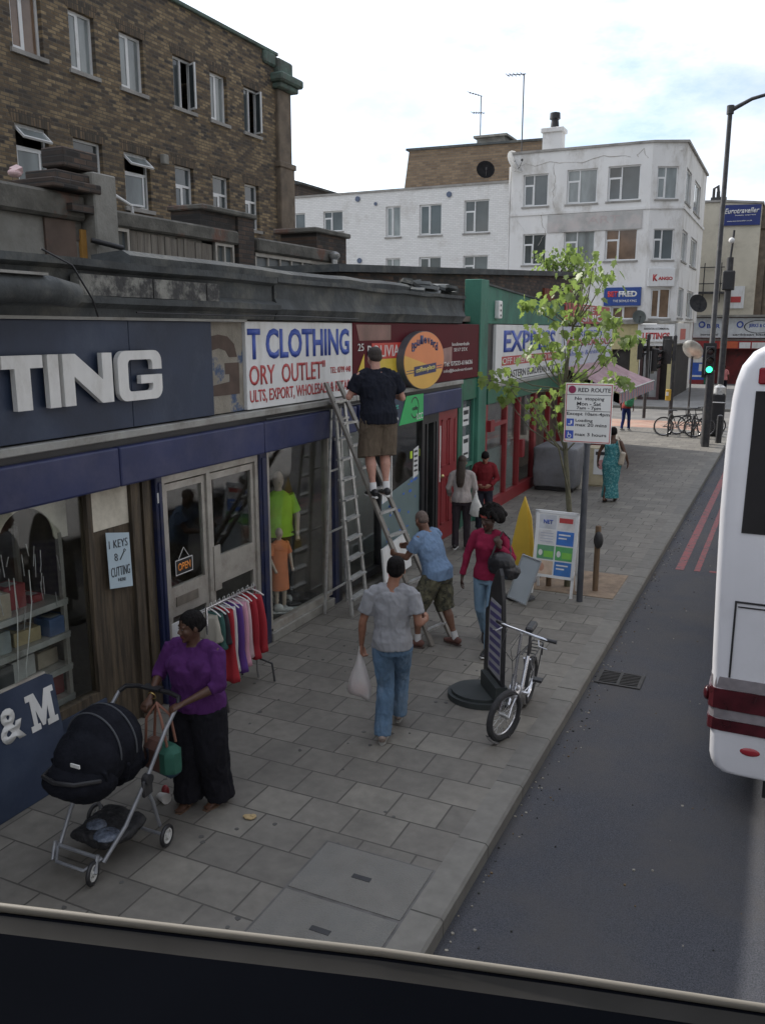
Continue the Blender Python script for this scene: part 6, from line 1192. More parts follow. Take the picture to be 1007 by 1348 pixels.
mb = MB(); mb.box(-5.4, -5.22, 9.82, 10.16, 2.81, 2.86, bev=.01); mb.build('top_platform', m_steel, t)
for i in range(3): f = .1 + i * .3; mb = MB(); mb.bar(rl[0].lerp(rt_[0], f), rl[1].lerp(rt_[1], f), .03, .02); mb.build('rear_brace', m_steel, t)
t = thing('white_board', 'white board with dark streaks leaning below the cafe window behind the ladder', 'board', (-5.3, 11.6, 0)); Mw = Matrix.Translation((-5.2, 0, 0)) @ Matrix.Rotation(R(-8), 4, 'Y') @ frame_m('E', 0)
mb = MB(); mb.prism([(11.15, .42), (12.15, .45), (12.2, .95), (12.1, 1.0), (11.2, .93)], Mw @ Matrix.Translation((0, -.38, 0)), .03); mb.build('sheet', m_white, t)
mb = MB(); mb.prism([(11.5, .45), (11.9, .52), (11.9, .6), (11.5, .55)], Mw @ Matrix.Translation((0, -.3, .031)), .003); mb.prism([(11.3, .2), (11.55, .3), (11.5, .42), (11.28, .35)], Mw @ Matrix.Translation((0, -.15, .031)), .003, 1); mb.build('streak', [m_post, m_inkred], t)
# litter
t = thing('litter_cup', 'crumpled red and white paper cup on the slabs behind the pushchair', 'litter', (-4.3, 5.0, 0)); mb = MB(); mb.M = Matrix.Translation((-4.3, 4.98, .035)) @ Matrix.Rotation(R(80), 4, 'Y') @ Matrix.Rotation(R(20), 4, 'X'); mb.tube([(0, 0, -.05), (0, 0, .06)], [.03, .045], seg=9); mb.build('cup', mat('cup_white', (.6, .58, .55), .6), t, smooth=True); mb = MB(); mb.ell((-4.33, 5.05, .05), (.035, .03, .05)); mb.build('crumpled_rim', m_red, t)
t = MB(); c = PG(328, 1077); t.ell((c.x, c.y, .012), (.055, .035, .012), seg=7, rings=5); t.ell((c.x + .03, c.y + .015, .018), (.03, .025, .014), seg=6, rings=4); tag(t.build('dead_leaf', mat('dry_leaf', (.42, .31, .16), .8)), 'single dry tan leaf on the slabs right of the woman in purple', 'leaf')
for i in range(16):
    pass
# ================================================================== TREE
def in_front(c, spread=.2): return c + Vector((random.gauss(0, spread), random.gauss(0, spread), random.gauss(0, spread * .8)))
t = thing('young_plane_tree', 'slender young street tree with large pale green leaves behind the RED ROUTE sign', 'tree', (-2.72, 12.3, 0))
brs = []
trunk = [Vector((-2.72, 12.3, 0)), Vector((-2.73, 12.32, 1.0)), Vector((-2.86, 12.4, 2.0)), Vector((-2.98, 12.6, 2.9)), Vector((-2.9, 12.7, 3.8)), Vector((-2.78, 12.8, 4.5))]
mb = MB(); mb.tube(trunk, [.05, .042, .034, .026, .018, .008], seg=9)
cl = [(780, 352, .16), (800, 358, .15), (752, 368, .18), (775, 378, .16), (725, 392, .16), (745, 385, .12), (768, 408, .15), (720, 402, .1), (740, 425, .14), (706, 440, .13), (722, 458, .15), (748, 455, .14), (700, 468, .13), (735, 480, .14), (812, 436, .15), (790, 430, .12), (828, 446, .1), (795, 470, .12), (808, 415, .12), (660, 488, .12), (645, 500, .1), (672, 508, .1), (664, 522, .08), (728, 522, .13), (712, 545, .12), (745, 540, .12), (700, 530, .1), (735, 560, .1), (765, 492, .12), (800, 500, .12), (820, 500, .07), (752, 505, .12), (770, 440, .12), (690, 400, .08)]
cents = []
for px, py, s in cl:
    c = PY(px, py, 12.55 + random.uniform(-.55, .5)); cents.append((c, s * 1.5))
    base = min(range(1, 5), key=lambda i: (trunk[i] - (c - Vector((0, 0, .5)))).length); b = trunk[base].copy(); mid = b.lerp(c, .5) + Vector((random.uniform(-.08, .08), random.uniform(-.08, .08), -.08)); mb.tube([b, mid, c], [.013, .009, .004], seg=6)
low = [Vector((-2.75, 12.32, 1.35)), PY(735, 590, 12.2), PY(712, 560, 12.1), PY(690, 538, 12.0), PY(672, 512, 11.9)]; mb.tube(low, [.016, .013, .01, .008, .005], seg=7)
mb.build('trunk', mat('plane_bark', (.10, .095, .06), .85, .35, 8, .4, 40), t, smooth=True)
def leafmat(nm='plane_leaf', col=(.14, .19, .06)):
    m = mat(nm, col, .45, .45, 2.5, spec=.5); nt_ = m.node_tree; b = nt_.nodes['Principled BSDF']
    tr = nt_.nodes.new('ShaderNodeBsdfTranslucent'); tr.inputs[0].default_value = (.30, .42, .10, 1); x = nt_.nodes.new('ShaderNodeMixShader'); x.inputs[0].default_value = .45; o = [n for n in nt_.nodes if n.type == 'OUTPUT_MATERIAL'][0]
    nt_.links.new(b.outputs[0], x.inputs[1]); nt_.links.new(tr.outputs[0], x.inputs[2]); nt_.links.new(x.outputs[0], o.inputs[0]); return m
def leaves(mb, cents, per, s0, s1):
    shp = [(0, 0), (.28, -.02), (.5, .22), (.34, .38), (.62, .62), (.3, .66), (.16, .9), (0, 1.12)]; shp = shp + [(-x, y) for x, y in shp[-2:0:-1]]
    for c, sp in cents:
        for _ in range(per):
            p = Vector((random.gauss(c.x, sp * .55), random.gauss(c.y, sp * .55), random.gauss(c.z, sp * .42))); s = random.uniform(s0, s1)
            q = Matrix.Translation(p) @ Matrix.Rotation(random.uniform(0, 6.28), 4, 'Z') @ Matrix.Rotation(random.uniform(-2.3, -.7), 4, 'X') @ Matrix.Rotation(random.uniform(-.6, .6), 4, 'Y')
            fold = random.uniform(-.25, .25); vs = [mb.v(q @ Vector((x * s, y * s, abs(x) * s * fold - y * y * s * .12))) for x, y in shp]; mid = [vs[0], vs[7]]
            mb.face(vs[:8]); mb.face([vs[7]] + vs[8:] + [vs[0]])
mb = MB(); leaves(mb, cents, 17, .05, .14); mb.build('crown', leafmat(), t)
t = thing('roof_shrub', 'feathery green shrub growing from the dark roof block behind the tree', 'shrub', (-7, 29, 5.3)); cs = []
for px, py in ((735, 345), (748, 340), (720, 350), (760, 345), (728, 338), (770, 352), (745, 352), (716, 344), (755, 333)): cs.append((PY(px, py, 28.6), .38))
mb = MB(); leaves(mb, cs, 45, .07, .14); mb.build('foliage', leafmat('shrub_leaf', (.10, .15, .05)), t)
mb = MB()
for c, s in cs: mb.tube([(-7.3, 28.8, 5.2), c], [.03, .008], seg=5)
mb.build('stem', m_stake, t, smooth=True)

# ================================================================== COACH AHEAD
t = thing('white_coach', 'rear corner of a white coach with red and grey tail light bands in the lane', 'coach', (1, 12, -.12))
m_wp = mat('white_coach_paint', (.66, .66, .69), .28, .03, 2, coat=.6, dirt=(.55, .55, .56), dscale=1.2, dlo=.5, dhi=.9)
def sect(x0, x1, z0, z1, rt_, rb, ins=0):
    x0 += ins; x1 -= ins; z0 += ins; z1 -= ins; o = []
    for cx, cz, r, a0 in ((x1 - rt_, z1 - rt_, rt_, 0), (x0 + rt_, z1 - rt_, rt_, 90), (x0 + rb, z0 + rb, rb, 180), (x1 - rb, z0 + rb, rb, 270)):
        for k in range(7): a = R(a0 + 90 * k / 6); o.append((cx + r * math.cos(a), cz + r * math.sin(a)))
    return o
mb = MB(); rings = []
half = [(.28, .30), (.20, .40), (.215, .8), (.235, 1.2), (.255, 1.8), (.27, 2.4), (.268, 2.9), (.25, 3.25), (.232, 3.38), (.20, 3.49), (.13, 3.59), (.0, 3.66), (-.3, 3.72)]
prof_ = [(-.12, .235), (-.22, .245), (-.275, .28), (-.305, .34)] + [(-.12 - q[0], q[1]) for q in half[1:]]; mid_ = .96; full_ = prof_ + [(2 * mid_ - x, z) for x, z in prof_[::-1]]
for y, ins in ((6.9, .07), (6.904, .04), (6.92, .015), (6.95, .0), (8, 0), (12, 0), (17.6, 0), (17.8, .1)):
    rings.append([mb.v((x + (ins if x < mid_ else -ins), y, z + (ins if z < 1 else -ins) * .5)) for x, z in full_])
for i in range(len(rings) - 1):
    n = len(rings[i])
    for k in range(n): mb.face([rings[i][k], rings[i][(k + 1) % n], rings[i + 1][(k + 1) % n], rings[i + 1][k]])
mb.face(rings[0][::-1]); mb.face(rings[-1])
mb.build('body', m_wp, t, smooth=True, angle=35)
mb = MB(); mb.prism([(-.225, 2.24), (2.14, 2.24), (2.12, 3.31), (-.21, 3.31)], frame_m('S', 6.897), .006); rwn = mb.build('rear_window', mat('black_tinted_glass', (.008, .008, .010), .12, .3, 2, spec=.22), t)
mb = MB(); mb.box(-.2, .12, 6.885, 6.9, 3.36, 3.48, bev=.01); mb.build('marker_light', mat('red_lens_cover', (.25, .01, .02), .15, .2, 20, coat=.6), t)
mb = MB()
for a, b, c, e in ((-.225, 2.14, 1.685, 1.70), (-.225, -.21, 1.07, 1.685)): mb.box(a, b, 6.892, 6.9003, c, e)
mb.box(-.2, 2.05, 6.893, 6.9005, 1.65, 1.66); mb.build('panel_gap', m_black, t)
m_rl = mat('dark_red_lens', (.055, .006, .010), .25, .45, 8, coat=.2); m_gl = mat('grey_lens_band', (.22, .2, .21), .25, .2, 10, coat=.5)
for nm, z0, z1, m_, ex in (('grey_band', .97, 1.065, m_gl, 0), ('tail_light', .80, .965, m_rl, .012), ('grey_band', .715, .795, m_gl, 0), ('tail_light', .615, .71, m_rl, .006)):
    mb = MB(); rr = []
    pth = [(-.355, 7.15), (-.355, 6.98), (-.345, 6.935), (-.31, 6.905), (-.24, 6.893), (0, 6.89), (.5, 6.89)]
    for x, y in pth: rr.append([mb.v((x - ex, y - ex * .6, z)) for z in (z0, z1)] + [mb.v((x + .03, y + .04, z)) for z in (z1, z0)])
    for i in range(len(rr) - 1):
        for k in range(4): mb.face([rr[i][k], rr[i][(k + 1) % 4], rr[i + 1][(k + 1) % 4], rr[i + 1][k]])
    mb.face(rr[0]); mb.face(rr[-1]); mb.build(nm, m_, t, smooth=True, angle=30)
mb = MB(); mb.ell((-.375, 6.99, .88), (.03, .05, .06)); mb.build('side_marker', m_rl, t, smooth=True)
mb = MB(); mb.ell((-.02, 6.90, .47), (.075, .012, .035)); mb.build('reflector', mat('red_reflector', (.3, .02, .03), .2, coat=.6), t, smooth=True)
mb = MB(); mb.box(.35, 1.6, 6.88, 6.9, .5, .62); mb.box(.4, 1.5, 6.6 + .27, 6.9, .25, .35); mb.build('bumper_recess', m_post, t)
for x in (-.02, 1.94):
    for y in (9.6, 15.5):
        mb = MB(); mb.torus((x, y, .36), .38, .12, (1, 0, 0), seg=28, sg=10); w = mb.build('wheel', m_black, t, smooth=True); mb = MB(); mb.cyl((x - .1, y, .36), (x + .1, y, .36), .26); mb.build('hub', m_steel, w, smooth=True)
mb = MB(); mb.box(.1, 1.9, 7.1, 17.5, .0, .24); mb.build('underside', m_black, t)
mb = MB(); mb.box(.55, 1.45, 6.882, 6.9, 1.2, 1.35, bev=.004); mb.build('number_plate', mat('yellow_plate', (.6, .45, .05), .5), t)
# ================================================================== THE BUS THE PHOTO IS TAKEN FROM
t = thing('tour_bus', 'front window ledge with a pale rubber seal of the bus the photo is taken from', 'bus', (0, -2, -.12))
k_ = 1.0
edge = [Vector((-1.45, -.05, 0)), Vector((-1.25, .28, 0))] + [ _C + _ray(px, py) / F_ * .92 for px, py in ((0, 1188), (250, 1218), (500, 1247), (750, 1282), (1007, 1321))] + [Vector((.75, 1.12, 0)), Vector((1.2, 1.0, 0)), Vector((1.32, .5, 0))]
edge[0].z = edge[2].z + .03; edge[1].z = edge[2].z + .015
for i in (7, 8, 9): edge[i].z = edge[6].z - .005
mb = MB(); mb.tube([e + Vector((0, 0, -.006)) for e in edge], .0048, seg=10); mb.build('window_seal', mat('pale_grey_seal', (.22, .20, .165), .5, .1, 3), t, smooth=True)
mb = MB(); c0 = Vector((0, .2, 0)); rr = []
for e in edge:
    d = Vector((e.x - 0, e.y + .6, 0)).normalized(); ins = lambda q, z: mb.v((e.x - d.x * q, e.y - d.y * q, e.z + z)); rr.append([ins(-.002, -.03), ins(-.001, -.008), ins(.009, -.009), ins(.022, -.02), ins(.14, -.06), ins(.75, -.42), ins(.75, -.5), ins(.05, -.3), ins(-.002, -.1)])
for i in range(len(rr) - 1):
    for k in range(9): mb.face([rr[i][k], rr[i][(k + 1) % 9], rr[i + 1][(k + 1) % 9], rr[i + 1][k]], 1 if k == 2 else 0)
mb.face(rr[0]); mb.face(rr[-1]); mb.build('dashboard', [mat('black_dash_vinyl', (.005, .006, .009), .95, .2, 3, spec=.03), mat('grey_ledge_strip', (.055, .053, .05), .8, .2, 8, spec=.1)], t, smooth=True, angle=25)
pl_ = [(e.x, e.y) for e in edge] + [(1.32, -9.5), (-1.45, -9.5)]
mb = MB(); n = len(pl_)
lo = [mb.v((x, y, .2)) for x, y in pl_]; hi = [mb.v((x, y, 2.95)) for x, y in pl_]
for i in range(n): mb.face([lo[i], lo[(i + 1) % n], hi[(i + 1) % n], hi[i]])
mb.face(lo[::-1]); mb.build('body', m_wp, t)
mb = MB(); mb.prism([(e.x * 1.02, e.y * 1.02) for e in edge] + [(1.34, -9.5), (-1.47, -9.5)], Matrix.Translation((0, 0, 4.45)), .08); mb.build('roof', m_wp, t)
mb = MB(); mb.box(-1.45, -1.38, -.35, -.05, 2.95, 4.45); mb.box(1.25, 1.32, .2, .5, 2.95, 4.45); mb.box(-1.45, 1.32, -9.5, -9.4, 2.95, 4.45); mb.build('window_pillar', m_black, t)
mb = MB(); ipl = [(x * .93, y - .12 if y > 0 else y + .1) for x, y in pl_]; mb.prism(ipl, Matrix.Translation((0, 0, 2.0)), .05); mb.build('upper_floor', m_dark, t)
for x in (-1.35, 1.2):
    for y in (-1.2, -7.5): mb = MB(); mb.torus((x, y, .38), .38, .12, (1, 0, 0), seg=24, sg=8); mb.build('wheel', m_black, t, smooth=True)
# ================================================================== PEOPLE
def remesh(mb, voxel, it=6, amp=0, fq=9, zs=.35, seed=0):
    me = bpy.data.meshes.new('tmp'); bmesh.ops.recalc_face_normals(mb.b, faces=mb.b.faces); mb.b.to_mesh(me); mb.b.free()
    o = bpy.data.objects.new('tmp', me); scene.collection.objects.link(o)
    m = o.modifiers.new('r', 'REMESH'); m.mode = 'VOXEL'; m.voxel_size = voxel; m.adaptivity = 0
    s = o.modifiers.new('s', 'SMOOTH'); s.factor = .5; s.iterations = it
    dg = bpy.context.evaluated_depsgraph_get(); dg.update(); r = bpy.data.meshes.new_from_object(o.evaluated_get(dg)); bpy.data.objects.remove(o); bpy.data.meshes.remove(me)
    if amp:
        ns_ = [v.normal.copy() for v in r.vertices]
        for v, n in zip(r.vertices, ns_):
            p = v.co; q = Vector((p.x * fq, p.y * fq, p.z * fq * zs + seed)); w = noise.noise(q) * .65 + noise.noise(q * 2.3) * .35; w = -abs(w) * 1.6 + .35; w2 = noise.noise(Vector((p.x * 26 + p.z * 14, p.y * 26, p.z * 22 - p.x * 9 + seed))); w += (.5 - abs(w2) * 1.8) * .16
            v.co = p + n * w * amp
    r.polygons.foreach_set('use_smooth', [True] * len(r.polygons)); return r
def link_mesh(name, me, mats, parent):
    me.name = name; me.materials.clear()
    for m in (mats if isinstance(mats, (list, tuple)) else [mats]): me.materials.append(m)
    o = bpy.data.objects.new(name, me); scene.collection.objects.link(o); o.parent = parent; return o
V = Vector
def hand(mb, W, hd, pn, thumb, curl=.5, sc=1.0):
    hd = V(hd).normalized(); pn = V(pn); pn = (pn - hd * pn.dot(hd)).normalized(); sd = hd.cross(pn)
    mb.tube([W - hd * .01, W + hd * .03 * sc, W + hd * .07 * sc, W + hd * .09 * sc], [.024, .036, .041, .036], ry=[.019, .017, .015, .012], hint=sd, seg=12)
    for i, l in enumerate((.068, .078, .073, .056)):
        b = W + hd * .082 * sc + sd * thumb * (1.5 - i) * .0205; p = b; pts = [p - hd * .015]
        for k, (f, c) in enumerate(((.45, .5), (.31, 1.15), (.24, 1.6))):
            a = curl * c * (1 + .08 * i); d = hd * math.cos(a) + pn * math.sin(a); p = p + d * l * f * sc; pts.append(p)
        mb.tube(pts, [.0095, .0095, .0085, .0065], seg=8); mb.ell(pts[-1], .0066, seg=6, rings=4)
    b = W + hd * .022 + sd * thumb * .03; mb.tube([b, b + hd * .028 + sd * thumb * .018 + pn * .012, b + hd * .055 + sd * thumb * (.022 - curl * .015) + pn * .03, b + hd * .074 + sd * thumb * (.018 - curl * .03) + pn * .038], [.013, .012, .010, .007], seg=8)
SHAPES = {}
def person(label, loc, rz, H, skin, J=None, bulk=1.0, chest=1.0, belly=0.0, bust=0.0, hips=1.0, top=None, bottom=None, feet=None, hair=None, vox=.0075, lips=None, cat='person', hands=(.5, .5), seed=1, head_s=1.0, clothes_vox=None):
    t = thing('person', label, cat, loc, rz); K = H / 1.75; S = Matrix.Scale(K, 4)
    D = dict(pel=(0, 0, .95), wst=(0, 0, 1.10), chs=(0, .01, 1.31), nek=(0, -.005, 1.46), hed=(0, .03, 1.63), lats=0, latp=0, look=(0, 0, 0), RE=(.26, -.03, 1.15), RW=(.27, .06, .91), LE=(-.26, -.03, 1.15), LW=(-.27, .06, .91),
             RH=(0, .1, -1), LH=(0, .1, -1), RP=(-1, 0, 0), LP=(1, 0, 0), RK=(.10, .02, .50), RA=(.11, -.02, .085), LK=(-.10, .02, .50), LA=(-.11, -.02, .085), RF=8, LF=-8, RFp=0, LFp=0)
    D.update(J or {}); J = {k: (V(v) if isinstance(v, tuple) and k not in ('look',) else v) for k, v in D.items()}
    ls = V((math.cos(R(J['lats'])), math.sin(R(J['lats'])), 0)); lp = V((math.cos(R(J['latp'])), math.sin(R(J['latp'])), 0))
    up_t = (J['nek'] - J['chs']).normalized(); shc = J['chs'] + up_t * .098
    SH = {'R': shc + ls * .178 * chest, 'L': shc - ls * .178 * chest}; HP = {'R': J['pel'] + lp * .088 * hips + V((0, 0, -.03)), 'L': J['pel'] - lp * .088 * hips + V((0, 0, -.03))}
    Rh = (Matrix.Rotation(R(J['look'][0]), 4, 'Z') @ Matrix.Rotation(R(J['look'][1]), 4, 'X') @ Matrix.Rotation(R(J['look'][2]), 4, 'Y'))
    TH = Matrix.Translation(J['hed']) @ Rh @ Matrix.Scale(head_s, 4); b = bulk
    bare = feet is None or feet.get('sandal')
    # --- body, one continuous surface
    mb = MB(); mb.M = S
    fw_ = ls.cross(V((0, 0, 1))) * -1; fw_ = V((-ls.y, ls.x, 0))
    mb.tube([J['pel'] + V((0, 0, -.10)), J['pel'], J['wst'], J['chs'], shc + V((0, 0, .02)), J['nek']], [.13 * hips * b, .15 * hips * b, .125 * b, .145 * b * chest, .112 * chest, .05], ry=[.09 * b, .105 * b, .09 * b + belly * .6, .098 * b, .075, .05], hint=ls, seg=20)
    for s in 'RL':
        sh, el, wr = SH[s], J[s + 'E'], J[s + 'W']; ab = .8 + .2 * b
        mb.ell(sh, .046 * ab); mb.tube([J['nek'] - up_t * .01, J['nek'].lerp(sh, .5) + up_t * .006, sh + up_t * .006], [.043, .038, .030], seg=10); mb.tube([sh, sh.lerp(el, .35), sh.lerp(el, .75), el], [.048 * ab, .047 * ab, .04 * ab, .036 * ab], seg=12); mb.ell(el, .037 * ab)
        mb.tube([el, el.lerp(wr, .3), el.lerp(wr, .8), wr], [.037 * ab, .038 * ab, .027, .024], seg=12); hand(mb, wr, J[s + 'H'], J[s + 'P'], 1 if s == 'R' else -1, hands[0 if s == 'R' else 1])
        hp, kn, an = HP[s], J[s + 'K'], J[s + 'A']
        mb.tube([hp + V((0, 0, .02)), hp.lerp(kn, .35), hp.lerp(kn, .8), kn], [.082 * b, .078 * b, .056 * b, .052 * b], seg=14); mb.ell(kn, .053 * b)
        cf = kn.lerp(an, .3) + V((0, -.012, 0)); mb.tube([kn, cf, kn.lerp(an, .7), an], [.05 * b, .053 * b, .036, .033], seg=14)
        fd = V((-math.sin(R(J[s + 'F'])), math.cos(R(J[s + 'F'])), 0)); pt_ = R(J[s + 'Fp']); fdir = (fd * math.cos(pt_) - V((0, 0, 1)) * math.sin(pt_)).normalized(); sd = fdir.cross(V((0, 0, 1))).normalized(); un = sd.cross(fdir)
        mb.tube([an - fdir * .045 - un * .045, an - fdir * .01 - un * .03, an + fdir * .06 - un * .045, an + fdir * .12 - un * .06, an + fdir * .15 - un * .062], [.03, .036, .038, .04, .03], ry=[.028, .04, .03, .018, .012], hint=sd, seg=12)
        if bare:
            for k in range(5): q = an + fdir * .145 - un * .066 + sd * (k - 2) * .017; mb.tube([q, q + fdir * (.035 - .005 * abs(k - (1 if s == 'L' else 3)))], [.0095, .008], seg=7)
    mb.M = S @ TH
    E = mb.ell
    E((0, -.012, .032), (.074, .094, .084), seg=18, rings=12); E((0, .018, -.025), (.062, .072, .083), seg=16, rings=12); E((0, .040, -.078), (.042, .044, .034)); E((0, .074, -.098), (.02, .018, .016))
    mb.tube([(0, .078, .018), (0, .094, -.005), (0, .106, -.026)], [.008, .011, .014], seg=8)
    for sx in (-1, 1): E((sx * .013, .095, -.028), (.010, .011, .008)); E((sx * .030, .073, .026), (.022, .014, .008)); E((sx * .036, .062, -.022), (.022, .02, .024)); E((sx * .076, -.008, -.01), (.011, .022, .033))
    E((0, .087, -.051), (.024, .011, .0075)); E((0, .086, -.064), (.021, .011, .008))
    mb.M = S; mb.tube([J['nek'] - V((0, 0, .03)), J['nek'] + (J['hed'] - J['nek']) * .35, J['hed'] - TH.to_3x3() @ V((0, .02, .04))], [.056 * (.7 + .3 * b), .052 * (.7 + .3 * b), .052], seg=14)
    me = remesh(mb, vox, 3)
    me.materials.append(skin); inv = (S @ TH).inverted()
    bd = link_mesh('body', me, [skin, lips or skin], t)
    for p in me.polygons:
        q = inv @ p.center
        if abs(q.x) < .025 and q.y > .078 and -.073 < q.z < -.044: p.material_index = 1
    # --- eyes
    for sx in (-1, 1):
        mb = MB(); mb.M = S @ TH; mb.ell((sx * .030, .0805, .008), (.010, .0055, .0042)); mb.ell((sx * .030, .0850, .008), (.0052, .0016, .0042), 1); mb.build('eye', [mat('eye_white', (.13, .115, .10), .5, spec=.2), mat('eye_dark', (.02, .012, .01), .2)], t, smooth=True, world=False)
    if hair:
        for nm, fn, m_, vx, am in hair:
            mb = MB(); mb.M = S @ TH; fn(mb); link_mesh(nm, remesh(mb, vx, 2, am, 60, .5, seed), m_, t)
    # --- clothes
    cv = clothes_vox or vox * 1.15
    if top:
        mb = MB(); mb.M = S; e = top.get('ease', .018); hz = top.get('hem', .0); zs = V((0, 0, 1)); bl = belly; fwd = V((-math.sin(R(J['lats'])), math.cos(R(J['lats'])), 0))
        nk = J['nek'] - up_t * top.get('neck', .035)
        pts = [J['pel'] + V((0, 0, hz - .02)), J['pel'] + V((0, 0, .05 + hz * .5)), J['wst'] + fwd * bl * .4, J['chs'] + fwd * bust * .35 - V((0, 0, .03)), shc - up_t * .02, shc + up_t * .035, nk]
        rx = [.162 * hips * b + e, .160 * hips * b + e, .13 * b + e + bl * .4, .152 * b * chest + e, .15 * chest + e, .10 * chest + e, .062]
        ry = [.122 * b + e + bl * .5, .122 * b + e + bl * .7, .095 * b + e + bl * .7, .105 * b + e + bust * .55, .085 + e, .06 + e, .058]
        mb.tube(pts, rx, ry=ry, hint=ls, seg=24)
        if bust:
            for sx in (-1, 1): mb.ell(J['chs'] + ls * sx * .072 * chest + fwd * (.075 * b + bust * .4) + V((0, 0, -.005)), (.068 * b, .055 + bust * .4, .062 * b))
        fr_ = top.get('sleeve', .55)
        for s in 'RL':
            sh, el, wr = SH[s], J[s + 'E'], J[s + 'W']; sr = top.get('sr', .062) * (.8 + .2 * b)
            mb.ell(sh + V((0, 0, -.012)), .050 * (.85 + .15 * b) + e * .4); mb.tube([J['nek'] - up_t * (.01 + top.get('neck', .035)), J['nek'].lerp(sh, .5) + up_t * .004, sh + up_t * .002], [.054, .053 + e * .5, .046 + e * .5], seg=12)
            if fr_ > 0:
                if fr_ <= 1: mb.tube([sh, sh.lerp(el, fr_ * .5), sh.lerp(el, fr_)], [sr, sr, sr * 1.03], seg=14)
                else: mb.tube([sh, el.lerp(sh, .5), el, el.lerp(wr, (fr_ - 1) * .6), el.lerp(wr, fr_ - 1)], [sr, sr * .92, sr * .85, sr * .76, sr * .7], seg=14); mb.ell(el, sr * .86)
        if top.get('collar'): mb.tube([J['nek'] - V((0, 0, .03)), J['nek'] + V((0, .005, .025))], [.07, .066], seg=16)
        link_mesh(top.get('name', 't_shirt'), remesh(mb, cv, 3, top.get('amp', .012), 11, .5, seed), top['mat'], t)
    if bottom:
        mb = MB(); mb.M = S; e = bottom.get('ease', .016); kind = bottom['kind']
        if kind == 'dress':
            pts = [V((J['pel'].x, J['pel'].y, .1)), V((J['pel'].x, J['pel'].y, .45)), J['pel'] + V((0, 0, -.05)), J['wst'], J['chs'], shc - up_t * .02]
            mb.tube(pts, [.2, .17, .17 * hips * b + e, .13 * b + e, .15 * b + e, .12], ry=[.17, .14, .125 * b + e, .1 * b + e, .115 * b + e, .08], hint=lp, seg=24)
            for sx in (-1, 1): mb.tube([shc + ls * sx * .11 + V((0, 0, .045)), shc + ls * sx * .11 + V((0, .09, -.04))], .02, seg=8); mb.tube([shc + ls * sx * .11 + V((0, 0, .045)), shc + ls * sx * .11 + V((0, -.09, -.04))], .02, seg=8)
        else:
            mb.tube([J['pel'] + V((0, 0, -.11)), J['pel'] + V((0, 0, -.03)), J['pel'] + V((0, 0, .07))], [.14 * hips * b + e, .152 * hips * b + e * .8, .128 * hips * b + e * .3], ry=[.1 * b + e, .112 * b + e * .8, .09 * b + e * .3], hint=lp, seg=24)
            lo, hr, kr, ar = bottom.get('leg', (1.0, .098, .075, .072))
            for s in 'RL':
                hp, kn, an = HP[s], J[s + 'K'], J[s + 'A']
                if lo < 1: q = hp.lerp(kn, lo) if lo <= .99 else kn; mb.tube([hp, hp.lerp(q, .5), q], [hr * b, hr * b, kr * b], seg=16)
                elif kind == 'shorts': mb.tube([hp, hp.lerp(kn, .5), kn, kn.lerp(an, lo - 1)], [hr * b, hr * b, kr * b, kr * b * 1.04], seg=16)
                else: mb.tube([hp, hp.lerp(kn, .5), kn, kn.lerp(an, .5), an + V((0, 0, -.02))], [hr * b, (hr * .6 + kr * .4) * b, kr * b, (kr + ar) / 2, ar], seg=16); mb.ell(kn, kr * b)
        link_mesh(bottom.get('name', 'trousers'), remesh(mb, cv, 3, bottom.get('amp', .012), 12, .4, seed + 5), bottom['mat'], t)
    if feet:
        for s in 'RL':
            an = J[s + 'A']; fd = V((-math.sin(R(J[s + 'F'])), math.cos(R(J[s + 'F'])), 0)); pt_ = R(J[s + 'Fp']); fdir = (fd * math.cos(pt_) - V((0, 0, 1)) * math.sin(pt_)).normalized(); sd = fdir.cross(V((0, 0, 1))).normalized(); un = sd.cross(fdir)
            Q = lambda a, u, l=0: an + fdir * a + un * u + sd * l
            if feet.get('sandal'):
                mb = MB(); mb.M = S; mb.tube([Q(-.07, -.082), Q(0, -.082), Q(.1, -.082), Q(.185, -.082)], [.03, .036, .046, .03], ry=.008, hint=sd, seg=14); mb.tube([Q(.05, -.07, .045), Q(.07, -.028, .02), Q(.08, -.026, -.02), Q(.06, -.07, -.045)], .008, seg=6)
                mb.build('sandal', feet['mat'], t, smooth=True, world=False)
            else:
                mb = MB(); mb.M = S; mb.tube([Q(-.075, -.04), Q(-.06, -.03), Q(0, -.015), Q(.06, -.035), Q(.13, -.05), Q(.18, -.056), Q(.195, -.06)], [.022, .037, .042, .045, .048, .036, .015], ry=[.03, .045, .052, .036, .027, .02, .01], hint=sd, seg=14)
                sh_ = link_mesh('shoe', remesh(mb, .007, 2), feet['mat'], t)
                mb = MB(); mb.M = S; mb.tube([Q(-.08, -.075), Q(-.03, -.075), Q(.03, -.075), Q(.11, -.075), Q(.17, -.075), Q(.2, -.073)], [.02, .038, .038, .05, .042, .012], ry=.011, hint=sd, seg=14); mb.build('sole', feet.get('sole', m_inkwht), sh_, smooth=True, world=False, angle=50)
                if feet.get('sock'):
                    kn = J[s + 'K']; mb = MB(); mb.M = S; mb.tube([an + V((0, 0, -.02)), an.lerp(kn, .22)], [.041, .042], seg=14); mb.build('sock', feet['sock'], t, smooth=True, world=False)
    return t, J, S, TH
def skinm(n, c): return mat(n, c, .48, .10, 30, .06, 200, spec=.45)
sk_dark = skinm('deep_brown_skin', (.085, .042, .026)); sk_dark2 = skinm('dark_brown_skin', (.05, .026, .018)); sk_tan = skinm('light_brown_skin', (.26, .125, .08)); sk_pale = skinm('pale_pink_skin', (.46, .25, .19)); sk_mid = skinm('mid_brown_skin', (.15, .075, .048))
